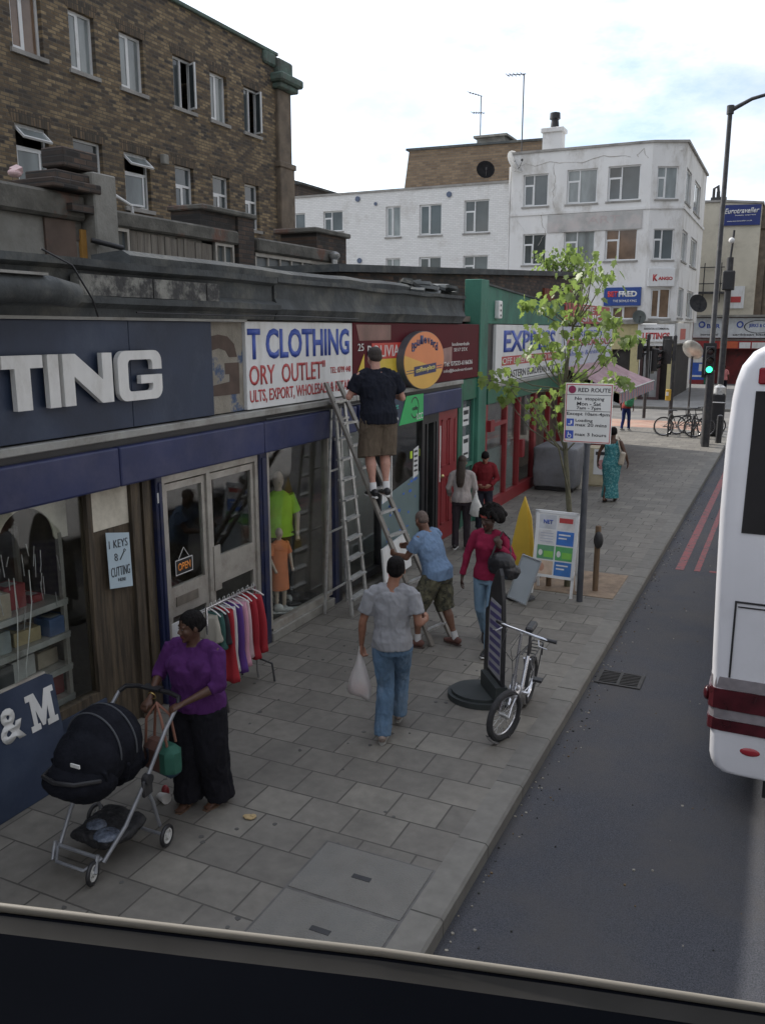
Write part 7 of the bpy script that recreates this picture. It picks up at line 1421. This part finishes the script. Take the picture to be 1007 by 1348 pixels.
lip_d = skinm('dark_lip', (.12, .035, .03)); lip_p = skinm('pink_lip', (.38, .13, .12))
hair_bk = mat('black_hair', (.009, .008, .008), .8, .4, 40, .5, 60, spec=.12, stretch=(1, 1, .3)); hair_br = mat('brown_hair', (.035, .022, .015), .55, .4, 40, .5, 60, stretch=(1, 1, .15)); stub = mat('grey_stubble', (.11, .08, .065), .7, .2, 60, .2, 150)
def cloth(n, c, v=.15, **k): return mat(n, c, .92, v, 10, .45, 14, spec=.15, **({'stretch': (1, 1, .55)} | k))
def cap_hair(mb, back=1.0, low=-.02):
    mb.ell((0, -.022, .045), (.082, .098, .083), seg=16, rings=10); mb.ell((0, -.05, .0), (.074, .062, .07 * back)); 
    for sx in (-1, 1): mb.ell((sx * .066, -.022, .01), (.018, .045, .045))
# --- woman in purple pushing the pushchair (faces the camera side, -Y)
PZ = R(180 - 2)
t, J, S, TH = person('woman in a purple top and wide black trousers pushing the pushchair', (-3.98, 5.08, 0), PZ, 1.66, sk_dark,
    J=dict(RE=(.30, .10, 1.18), RW=(.22, .32, 1.05), LE=(-.29, .08, 1.17), LW=(-.10, .30, 1.06), RH=(-.05, .6, -.25), LH=(.45, .5, -.2), RP=(-.1, -.3, -1), LP=(.1, -.3, -1), look=(-26, -10, 0), hed=(.0, .05, 1.61), nek=(0, .01, 1.46),
           RK=(.10, .05, .50), RA=(.11, .04, .085), LK=(-.10, -.02, .5), LA=(-.11, -.10, .085), lats=6), bulk=1.28, chest=1.16, belly=.035, bust=.06, hips=1.08,
    top=dict(name='knit_top', mat=cloth('purple_knit', (.075, .022, .105), .2), sleeve=1.25, ease=.022, hem=-.02, neck=.055, sr=.068, amp=.013), bottom=dict(kind='trousers', mat=cloth('black_wide_trousers', (.012, .012, .016)), leg=(1, .12, .115, .125), amp=.022, ease=.03),
    feet=dict(sandal=1, mat=mat('tan_sandal', (.12, .07, .045), .6)), hair=[('hair', lambda m: (cap_hair(m), m.ell((0, -.09, .0), (.055, .045, .05))), hair_bk, .006, .004)], lips=lip_d, hands=(1.1, 1.1), vox=.007, seed=3, head_s=1.04)
mb = MB(); mb.M = S; mb.torus(J['RW'] - J['RH'].normalized() * .03, .033, .005, tuple(J['RH']), seg=18, sg=6); mb.build('bracelet', mat('gold', (.6, .45, .18), .3, metal=1), t, smooth=True, world=False)
# --- man in grey T-shirt walking away with a carrier bag
tee_gr = cloth('grey_marl_jersey', (.255, .26, .275), .08); jeans = mat('blue_denim', (.085, .15, .235), .9, .3, 5, .35, 90, stretch=(1, 1, .4), dirt=(.17, .23, .3), dscale=4, dlo=.5, dhi=.75)
person('man in a grey T-shirt and blue jeans walking away with a carrier bag', (-3.08, 6.78, 0), R(16), 1.76, sk_tan,
    J=dict(LE=(-.265, -.03, 1.13), LW=(-.29, .04, .885), LH=(0, .05, -1), RE=(.25, -.04, 1.15), RW=(.28, .20, 1.10), RH=(.15, 1, .1), RP=(-1, 0, -.2), look=(0, -6, 0), hed=(.03, .045, 1.62), lats=3,
           RK=(.05, .24, .53), RA=(.02, .30, .13), LK=(-.06, .04, .50), LA=(-.07, -.10, .085), RFp=-8, LFp=4, LF=4), bulk=1.0, chest=1.02, belly=.01,
    top=dict(mat=tee_gr, sleeve=.68, ease=.024, hem=-.03, sr=.07, amp=.018), bottom=dict(kind='trousers', mat=jeans, leg=(1, .102, .078, .078), amp=.02, ease=.016), feet=dict(mat=mat('pale_suede', (.27, .22, .19), .85, .2, 9), sole=m_trim),
    hair=[('hair', cap_hair, hair_bk, .006, .003)], hands=(1.2, 1.25), vox=.007, seed=9)
t = thing('carrier_bag', 'thin white carrier bag with red print held by the man in grey', 'bag', (-3.42, 6.76, 0))
mb = MB(); hx_, hy_ = -3.385, 6.73; rg = []
for z, rx_, ry_ in ((.84, .012, .012), (.80, .02, .018), (.74, .035, .03), (.66, .06, .045), (.58, .085, .06), (.50, .11, .075), (.44, .12, .08), (.40, .11, .07), (.385, .05, .03)):
    rg.append([mb.v((hx_ + rx_ * math.cos(a) * (1 + .07 * math.sin(5 * a + z * 9)), hy_ + ry_ * math.sin(a) * (1 + .1 * math.sin(4 * a + z * 20)), z + .02 * math.sin(3 * a) * (rx_ > .1) - .02 * (math.cos(a)) * (rx_ > .08))) for a in [k * 2 * math.pi / 20 for k in range(20)]])
for i in range(len(rg) - 1):
    for k in range(20): mb.face([rg[i][k], rg[i][(k + 1) % 20], rg[i + 1][(k + 1) % 20], rg[i + 1][k]])
mb.face(rg[-1])
def bagmat():
    m = mat('thin_white_plastic', (.66, .64, .63), .4, .08, 12, .5, 25, stretch=(1, 1, .3)); n_ = m.node_tree; b = n_.nodes['Principled BSDF']; tr = n_.nodes.new('ShaderNodeBsdfTranslucent'); tr.inputs[0].default_value = (.7, .66, .64, 1); tp = n_.nodes.new('ShaderNodeBsdfTransparent'); x = n_.nodes.new('ShaderNodeMixShader'); x.inputs[0].default_value = .4; y = n_.nodes.new('ShaderNodeMixShader'); y.inputs[0].default_value = .2
    o = [q for q in n_.nodes if q.type == 'OUTPUT_MATERIAL'][0]; n_.links.new(b.outputs[0], x.inputs[1]); n_.links.new(tr.outputs[0], x.inputs[2]); n_.links.new(x.outputs[0], y.inputs[1]); n_.links.new(tp.outputs[0], y.inputs[2]); n_.links.new(y.outputs[0], o.inputs[0]); return m
mb.build('bag', bagmat(), t, smooth=True, angle=180)
mb = MB(); mb.ell((hx_ - .02, hy_, .46), (.075, .05, .045)); mb.ell((hx_ + .03, hy_ - .01, .45), (.05, .05, .05)); mb.build('contents', mat('red_packet', (.42, .12, .1), .6, .4, 25), t, smooth=True)
mb = MB(); mb.tube([(hx_ - .01, hy_, .8), (hx_ - .005, hy_ + .01, .87), (hx_ + .01, hy_ + .01, .87), (hx_ + .015, hy_, .8)], .006, seg=6); mb.build('handle', m_inkwht, t, smooth=True)
# --- bald man in blue T-shirt steadying the ladder (faces -X)
camo = mat('camouflage_cotton', (.10, .095, .06), .9, .5, 16, .25, 150, dirt=(.04, .04, .03), dscale=14, dlo=.5, dhi=.56); sock = mat('white_grey_sock', (.45, .45, .45), .9)
brs_ = mat('brown_suede', (.11, .05, .04), .85, .2, 12)
person('bald man in a blue T-shirt and camouflage shorts steadying the ladder', (-3.63, 9.2, 0), R(78), 1.72, sk_mid,
    J=dict(pel=(0, -.05, .94), wst=(0, 0, 1.08), chs=(0, .07, 1.28), nek=(0, .12, 1.42), hed=(0, .19, 1.55), look=(-25, -28, 0), LE=(-.24, .24, 1.13), LW=(-.16, .47, 1.12), LH=(.3, 1, 0), LP=(1, -.2, 0), RE=(.25, .22, 1.12), RW=(.12, .45, 1.16), RH=(-.3, 1, .1), RP=(-1, -.2, 0),
           RK=(.15, -.06, .49), RA=(.17, -.22, .085), LK=(-.15, .14, .49), LA=(-.19, .10, .085), RF=-12, LF=12), bulk=1.16, chest=1.1, belly=.02,
    top=dict(mat=cloth('sky_blue_jersey', (.15, .225, .34), .12), sleeve=.62, ease=.022, hem=-.04, sr=.07, amp=.017), bottom=dict(kind='shorts', name='shorts', mat=camo, leg=(1.12, .11, .098, .09), amp=.018, ease=.022), feet=dict(mat=brs_, sole=mat('dark_sole', (.06, .04, .035), .8), sock=sock),
    hair=[('stubble', lambda m: (m.ell((0, -.016, .034), (.0755, .0955, .086)), m.ell((0, -.05, .0), (.068, .052, .05))), stub, .006, .0)], hands=(1.0, 1.0), seed=15)
# --- woman in pink top walking towards the camera
def dreads(m):
    m.ell((0, -.03, .05), (.09, .105, .085)); m.ell((-.05, -.06, .09), (.10, .09, .06)); m.ell((-.12, -.05, .04), (.07, .07, .075)); m.ell((-.10, -.09, .0), (.07, .06, .07)); m.ell((.07, -.04, .05), (.055, .07, .07)); m.ell((.02, -.05, .11), (.08, .08, .05)); rs = random.Random(4)
    for i in range(46):
        a = rs.uniform(0, 6.28); b = rs.uniform(.2, 1.5); d = V((math.cos(a) * math.sin(b), math.sin(a) * math.sin(b) - .35, math.cos(b))).normalized(); p = V((0, -.03, .05)) + V((d.x * .075, d.y * .09, d.z * .07))
        if d.y > .45 and d.z < .4: continue
        e = V((d.x * .03 - .025, d.y * .03 - .015, -.05 - rs.uniform(0, .06))); m.tube([p, p + d * .05 + V((-.015, 0, .01)), p + d * .06 + e], [.024, .028, .018], seg=7)
t, J, S, TH = person('woman in a pink-red top and light jeans walking with a black shoulder bag', (-3.0, 9.32, 0), R(180 + 6), 1.74, sk_dark2,
    J=dict(look=(-30, -12, 0), RE=(.25, .02, 1.16), RW=(.30, .04, .90), RH=(.05, .1, -1), LE=(-.29, .02, 1.17), LW=(-.16, .17, 1.33), LH=(.35, .1, 1), LP=(.3, -1, 0), lats=-4, hed=(.0, .045, 1.62),
           LK=(-.07, .13, .52), LA=(-.06, .16, .085), RK=(.09, -.02, .5), RA=(.08, -.33, .14), RFp=28, LFp=-6), bulk=.95, chest=.94, bust=.02, hips=1.02,
    top=dict(name='jumper', mat=cloth('raspberry_knit', (.22, .018, .05), .15), sleeve=1.9, ease=.018, hem=-.03, neck=.06, sr=.056, amp=.011), bottom=dict(kind='trousers', name='jeans', mat=mat('light_blue_denim', (.17, .27, .37), .9, .25, 6, .3, 90, stretch=(1, 1, .4)), leg=(1, .092, .065, .055), amp=.009, ease=.010), feet=dict(mat=m_black, sole=m_inkwht),
    hair=[('hair', dreads, hair_bk, .008, .004)], lips=lip_d, hands=(.5, 1.1), seed=21)
mb = MB(); mb.M = S @ TH; mb.torus((0, -.01, .075), .088, .012, (0, .3, 1), seg=24, sg=6); mb.build('hair_band', mat('red_pattern_band', (.25, .04, .03), .7, .5, 40), t, smooth=True, world=False)
t = thing('shoulder_bag', 'black leather shoulder bag worn by the woman in the pink-red top', 'bag', (-2.78, 9.25, 1.1))
mb = MB(); mb.ell((-2.79, 9.16, 1.13), (.17, .10, .14), seg=16); mb.obox((-2.78, 9.16, 1.07), (.32, .16, .18), (0, .25, 0), bev=.05); mb.obox((-2.68, 9.2, 1.05), (.2, .14, .16), (0, .5, 0), bev=.04)
link_mesh('body', remesh(mb, .008, 4, .008, 9, .6), mat('black_leather', (.015, .015, .017), .42, .3, 10, .3, 30), t); t.location = (0, 0, 0)
mb = MB()
for dy in (0, .04): mb.tube([(-2.90, 9.10 + dy, 1.2), (-2.86, 9.16 + dy, 1.36), (-2.82, 9.28, 1.48), (-2.76, 9.36, 1.38), (-2.70, 9.22 + dy, 1.18)], .009, seg=6)
mb.build('strap', m_black, t, smooth=True)
# --- man up the ladder
f_ = .545; st = b0.lerp(t0, f_).lerp(b1.lerp(t1, f_), .5)
person('man in a black T-shirt and brown shorts standing on the leaning ladder', (st.x - .0, st.y - .06, st.z + .02), R(48), 1.86, sk_pale,
    J=dict(pel=(0, .0, .95), wst=(0, .02, 1.10), chs=(0, .05, 1.31), nek=(0, .07, 1.46), hed=(0, .13, 1.61), look=(8, -14, 0), LE=(-.33, .1, 1.17), LW=(-.20, .30, 1.22), LH=(.5, .8, .1), LP=(.5, -.6, 0), RE=(.34, .08, 1.14), RW=(.27, .30, 1.18), RH=(-.3, .9, .1), RP=(-1, -.2, 0),
           RK=(.10, .06, .50), RA=(.085, -.03, .085), LK=(-.10, .04, .50), LA=(-.085, -.05, .085), RF=-4, LF=4), bulk=1.2, chest=1.16, belly=.03,
    top=dict(mat=cloth('black_jersey', (.014, .016, .024)), sleeve=.7, ease=.03, hem=-.06, sr=.078, amp=.022, collar=1), bottom=dict(kind='shorts', name='shorts', mat=cloth('khaki_brown_cotton', (.12, .095, .07), .2), leg=(1.06, .115, .115, .09), amp=.018, ease=.022), feet=dict(mat=m_black, sole=m_inkwht, sock=mat('white_sock', (.65, .65, .65), .9)),
    hair=[('hair', lambda m: cap_hair(m, .9), mat('short_dark_hair', (.03, .022, .018), .7, .3, 50, .3, 90), .006, .001)], hands=(.8, .8), seed=27)
# --- woman with long brown hair (back view)
def longh(m):
    cap_hair(m); m.tube([(0, -.05, .02), (0, -.085, -.08), (0, -.10, -.22), (0, -.10, -.38), (0, -.095, -.46)], [.078, .082, .088, .075, .045], ry=[.06, .045, .04, .035, .02], hint=(1, 0, 0), seg=16)
person('woman with long straight brown hair standing with her back to the street', (-4.93, 13.75, 0), R(18), 1.64, sk_pale,
    J=dict(look=(-12, -8, 0), RE=(.24, .02, 1.15), RW=(.22, .16, .98), LE=(-.25, .0, 1.15), LW=(-.22, .14, .98)), top=dict(name='cardigan', mat=cloth('pale_grey_knit', (.38, .34, .33), .15), sleeve=1.9, ease=.024, hem=-.03, amp=.012), bottom=dict(kind='trousers', mat=cloth('dark_trousers', (.04, .032, .038)), leg=(1, .095, .07, .06)), feet=dict(mat=m_black), hair=[('hair', longh, hair_br, .007, .006)], vox=.009, seed=31)
t = thing('carrier_bag', 'white carrier bag hanging beside the long-haired woman', 'bag', (-4.62, 13.7, .6)); mb = MB(); mb.tube([(-4.66, 13.72, 1.02), (-4.66, 13.7, .92), (-4.65, 13.7, .8), (-4.65, 13.7, .66), (-4.65, 13.7, .62)], [.015, .05, .1, .12, .08], ry=[.01, .03, .06, .07, .05], seg=14); mb.build('bag', mat('white_bag_plastic', (.6, .6, .58), .5, .15, 12, .5, 20), t, smooth=True); mb = MB(); mb.tube([(-4.66, 13.72, .99), (-4.68, 13.76, 1.06), (-4.66, 13.78, 1.0)], .006, seg=5); mb.build('handle', m_inkwht, t)
# --- person in dark red jacket
person('person in a dark red zipped jacket looking down beside the green door', (-5.02, 15.25, 0), R(180 + 18), 1.55, sk_tan,
    J=dict(look=(0, -32, 0), hed=(0, .08, 1.60), RE=(.27, .04, 1.15), RW=(.14, .20, 1.02), RH=(-.6, .5, -.2), LE=(-.26, .04, 1.15), LW=(-.12, .2, 1.02), LH=(.6, .5, -.2)), top=dict(name='jacket', mat=cloth('dark_red_fleece', (.16, .02, .025), .15), sleeve=1.95, ease=.034, hem=-.04, collar=1, sr=.072, amp=.012), bottom=dict(kind='trousers', mat=cloth('dark_trousers_b', (.03, .032, .045)), leg=(1, .095, .075, .07)), feet=dict(mat=m_black), hair=[('cap', lambda m: (cap_hair(m, .6), m.ell((0, .0, .06), (.084, .1, .07))), hair_bk, .007, .001)], lips=lip_p, vox=.009, seed=35)
# --- woman in teal dress
t, J, S, TH = person('woman in a long teal patterned dress walking away beyond the sign post', (-3.38, 19.15, 0), R(-2), 1.66, sk_dark,
    J=dict(look=(0, -4, 0), RE=(.30, -.02, 1.15), RW=(.36, .06, .93), LE=(-.30, .0, 1.15), LW=(-.34, .05, .90), RK=(.09, .1, .5), RA=(.09, .14, .085), LK=(-.09, 0, .5), LA=(-.1, -.14, .1)), bulk=1.15, hips=1.1,
    bottom=dict(kind='dress', name='dress', mat=mat('teal_pattern_cotton', (.03, .17, .19), .85, .3, 40, .2, 20, dirt=(.14, .32, .32), dscale=26, dlo=.52, dhi=.56), amp=.02), feet=dict(sandal=1, mat=m_black), hair=[('hair', lambda m: (cap_hair(m), m.ell((0, -.06, .02), (.085, .07, .09))), hair_bk, .008, .004)], vox=.009, seed=41)
t = thing('shoulder_bag', 'cream shoulder bag hanging at the back of the woman in teal', 'bag', (-3.15, 19.0, 1.0)); mb = MB(); mb.obox((-3.14, 19.0, 1.0), (.12, .09, .3), (0, .15, 0), bev=.03); mb.build('body', mat('cream_leather', (.4, .35, .28), .6, .15, 8), t); mb = MB(); mb.tube([(-3.18, 19.0, 1.14), (-3.25, 19.02, 1.4), (-3.27, 19.15, 1.47), (-3.22, 19.24, 1.35)], .014, seg=6); mb.build('strap', mat('cream_leather', (.4, .35, .28)), t)
# --- backpack walker, far pink walker
person('person in a red top and dark blue trousers carrying a green backpack beyond the awning', (-5.45, 33.3, 0), R(-20), 1.66, sk_dark, J=dict(RK=(.09, .08, .5), RA=(.09, .1, .085), LK=(-.09, -.02, .5), LA=(-.09, -.14, .1)), top=dict(mat=cloth('brick_red_jersey', (.25, .05, .045)), sleeve=1.5, ease=.03, hem=-.03), bottom=dict(kind='trousers', mat=cloth('navy_trousers', (.02, .03, .11)), leg=(1, .09, .065, .055)), feet=dict(mat=m_trim), hair=[('hair', cap_hair, hair_bk, .012, 0)], vox=.012, seed=51)
t = thing('backpack', 'green backpack on the back of the person beyond the awning', 'bag', (-5.4, 33.1, 1.2)); mb = MB(); mb.obox((-5.32, 33.12, 1.17), (.32, .2, .48), (0, .1, .3), bev=.07); mb.build('body', mat('green_nylon', (.03, .2, .09), .6, .15, 6), t); mb = MB(); mb.obox((-5.3, 33.0, 1.08), (.24, .06, .2), (0, .1, .3), bev=.02); mb.build('pocket', mat('green_nylon', (.03, .2, .09)), t)
person('person in a pink shirt and black trousers walking past the far shops', (-3.46, 54.3, 0), R(0), 1.74, sk_dark, J=dict(RK=(.1, .06, .5), LA=(-.1, -.12, .1)), bulk=1.15, top=dict(mat=cloth('salmon_pink_cotton', (.52, .2, .19)), sleeve=.8, ease=.04, hem=-.05), bottom=dict(kind='trousers', mat=cloth('black_trousers_b', (.015, .015, .02)), leg=(1, .1, .09, .085)), feet=dict(mat=m_black), hair=[('hair', cap_hair, hair_bk, .014, 0)], vox=.014, seed=55)

# ================================================================== PUSHCHAIR
t = thing('pushchair', 'black hooded pushchair with grey tube frame and white-rimmed wheels', 'pushchair', (-4.22, 4.25, 0)); sx0 = (-4.02, -4.46)
m_tube = mat('grey_frame_tube', (.26, .27, .29), .35, .15, 6, metal=.4); m_fab = mat('black_pram_fabric', (.010, .011, .016), .9, .3, 7, .35, 60, spec=.15); rim_w = mat('white_wheel_rim', (.55, .55, .53), .5)
for x in (-3.93, -4.5):
    mb = MB(); mb.tube([(x, 4.78, 1.0), (x, 4.62, .86), (x, 4.42, .62), (x - (x + 4.22) * .1, 4.18, .32), (x - (x + 4.22) * .28, 4.0, .13)], .015, seg=10); mb.build('side_tube', m_tube, t, smooth=True)
    mb = MB(); mb.tube([(x, 4.36, .56), (x, 4.44, .38), (x, 4.50, .15)], .014, seg=10); mb.build('rear_leg', m_tube, t, smooth=True)
    mb = MB(); mb.cyl((x - .025, 4.40, .58), (x + .025, 4.40, .58), .04, seg=16); mb.obox((x, 4.39, .52), (.03, .10, .13), bev=.01); mb.build('hinge', m_post, t, smooth=True, angle=40)
mb = MB(); mb.tube([(-3.93, 4.78, 1.0), (-3.96, 4.83, 1.03), (-4.06, 4.85, 1.04), (-4.37, 4.85, 1.04), (-4.47, 4.83, 1.03), (-4.5, 4.78, 1.0)], .019, seg=10); mb.build('handle', m_black, t, smooth=True)
mb = MB(); mb.box(-4.30, -4.14, 4.80, 4.88, 1.05, 1.065); mb.build('tray', m_black, t)
mb = MB(); mb.cyl((-3.9, 4.48, .1), (-4.53, 4.48, .1), .012); mb.cyl((-4.04, 4.0, .15), (-4.44, 4.0, .15), .014); mb.tube([(-4.02, 4.0, .16), (-4.1, 3.9, .1), (-4.35, 3.9, .1), (-4.43, 4.0, .16)], .012, seg=8); mb.build('axle', m_tube, t, smooth=True)
def pwheel(x, y, r, yaw):
    ax = (math.cos(yaw), math.sin(yaw), 0); c = V((x, y, r)); mb = MB(); mb.torus(c, r - .015, .016, ax, seg=26, sg=8); w = mb.build('wheel', m_black, t, smooth=True)
    mb = MB(); mb.torus(c, r - .034, .009, ax, seg=26, sg=6, ry=.014)
    for k in range(6): a = k * math.pi / 3; d = V((-ax[1], ax[0], 0)) * math.cos(a) + V((0, 0, 1)) * math.sin(a); mb.bar(c, c + d * (r - .034), .016, .01, up=ax)
    mb.cyl(c - V(ax) * .018, c + V(ax) * .018, .02); mb.build('rim', rim_w, w, smooth=True)
pwheel(-3.87, 4.5, .085, .15); pwheel(-4.56, 4.5, .085, 0); pwheel(-4.04, 3.92, .085, .3); pwheel(-4.43, 3.94, .085, .25)
for x in (-4.04, -4.43): mb = MB(); mb.tube([(x, 3.98, .19), (x, 3.96, .13), (x + .025, 3.92, .085)], .014, seg=8); mb.build('caster_fork', m_tube, t, smooth=True)
mb = MB(); mb.tube([(-4.22, 4.47, .93), (-4.22, 4.50, .75), (-4.22, 4.36, .52), (-4.22, 4.12, .48), (-4.22, 3.95, .56)], [.19, .2, .2, .19, .15], ry=[.05, .07, .09, .08, .05], hint=(1, 0, 0), seg=16); mb.tube([(-4.22, 4.12, .45), (-4.22, 3.98, .40)], [.17, .15], ry=[.06, .04], hint=(1, 0, 0)); link_mesh('seat', remesh(mb, .012, 4, .01, 8, 1), m_fab, t); t.children[-1].matrix_parent_inverse = Matrix.Translation(-t.location)
mb = MB(); mb.ell((-4.22, 4.30, .86), (.265, .27, .27), seg=20, rings=14); mb.ell((-4.22, 4.16, .80), (.255, .24, .24), seg=20, rings=12); mb.ell((-4.22, 4.38, .70), (.24, .2, .2))
for yy_, rr_ in ((4.02, .245), (4.2, .283), (4.42, .265)): mb.torus((-4.22, yy_ + .02, .80), rr_, .012, (0, 1, .25), seg=30, sg=6, a0=0, a1=180)
hd_ = link_mesh('hood', remesh(mb, .01, 3, .008, 10, .6), m_fab, t); hd_.matrix_parent_inverse = Matrix.Translation(-t.location)
mb = MB()
mb.ell((-4.22, 4.10, .70), (.25, .22, .19), seg=18, rings=12); mb.ell((-4.24, 3.95, .70), (.21, .12, .11), seg=14); link_mesh('rain_apron', remesh(mb, .012, 4, .014, 8, .7), m_fab, t).matrix_parent_inverse = Matrix.Translation(-t.location)
mb = MB()
for y_ in (4.20, 4.34): q_ = math.sqrt(1 - ((y_ - 4.30) / .27) ** 2); mb.tube([(-4.22 + .268 * q_ * math.cos(R(a)), y_, .86 + .273 * q_ * math.sin(R(a))) for a in range(-10, 191, 10)], .007, seg=6)
mb.build('seam_piping', mat('grey_piping', (.06, .065, .075), .7), t, smooth=True)
mb = MB(); mb.tube([(-4.44, 4.02, .74), (-4.36, 3.86, .77), (-4.22, 3.82, .775), (-4.08, 3.86, .77), (-4.0, 4.02, .74)], .016, seg=8); mb.build('bumper_bar', m_black, t, smooth=True)
mb = MB(); mb.box(-4.16, -4.08, 3.915, 3.925, .86, .885); mb.build('brand_mark', m_inkwht, t)
mb = MB(); mb.tube([(-4.22, 4.48, .2), (-4.22, 4.3, .17), (-4.22, 4.08, .19)], [.2, .22, .18], ry=[.05, .07, .05], hint=(1, 0, 0), seg=16); link_mesh('basket', remesh(mb, .014, 3, .02, 9, 1), mat('black_mesh_basket', (.018, .018, .02), .6, .4, 20, .5, 30), t).matrix_parent_inverse = Matrix.Translation(-t.location)
mb = MB(); mb.ell((-4.1, 4.14, .235), (.1, .09, .035)); mb.ell((-4.25, 4.2, .24), (.08, .07, .03)); mb.build('plastic_wrap', mat('clear_wrap', (.1, .12, .16), .2, .5, 25, .8, 30), t, smooth=True)
t = thing('handbag', 'green, brown and navy striped bag hanging from the pushchair handle', 'bag', (0, 0, 0)); bx_ = V((-4.02, 4.68, .60))
mb = MB(); mb.obox(bx_, (.34, .16, .26), (0, 0, -.2), bev=.05); bmesh.ops.subdivide_edges(mb.b, edges=mb.b.edges, cuts=3, use_grid_fill=True)
for f in mb.b.faces: z = f.calc_center_median().z; x = f.calc_center_median().x; f.material_index = 0 if z < .54 else (1 if x > -4.0 else 2)
mb.build('body', [mat('navy_canvas', (.02, .05, .09), .8), mat('green_canvas', (.02, .10, .07), .8), mat('brown_canvas', (.12, .06, .045), .8)], t, smooth=True)
for dy in (-.05, .05): mb = MB(); mb.tube([bx_ + V((-.11, dy, .12)), bx_ + V((-.09, dy, .32)), bx_ + V((-.03, 0, .43)), bx_ + V((.05, dy, .33)), bx_ + V((.09, dy, .12))], .011, seg=7); mb.build('strap', mat('tan_leather_strap', (.2, .09, .06), .6), t, smooth=True)
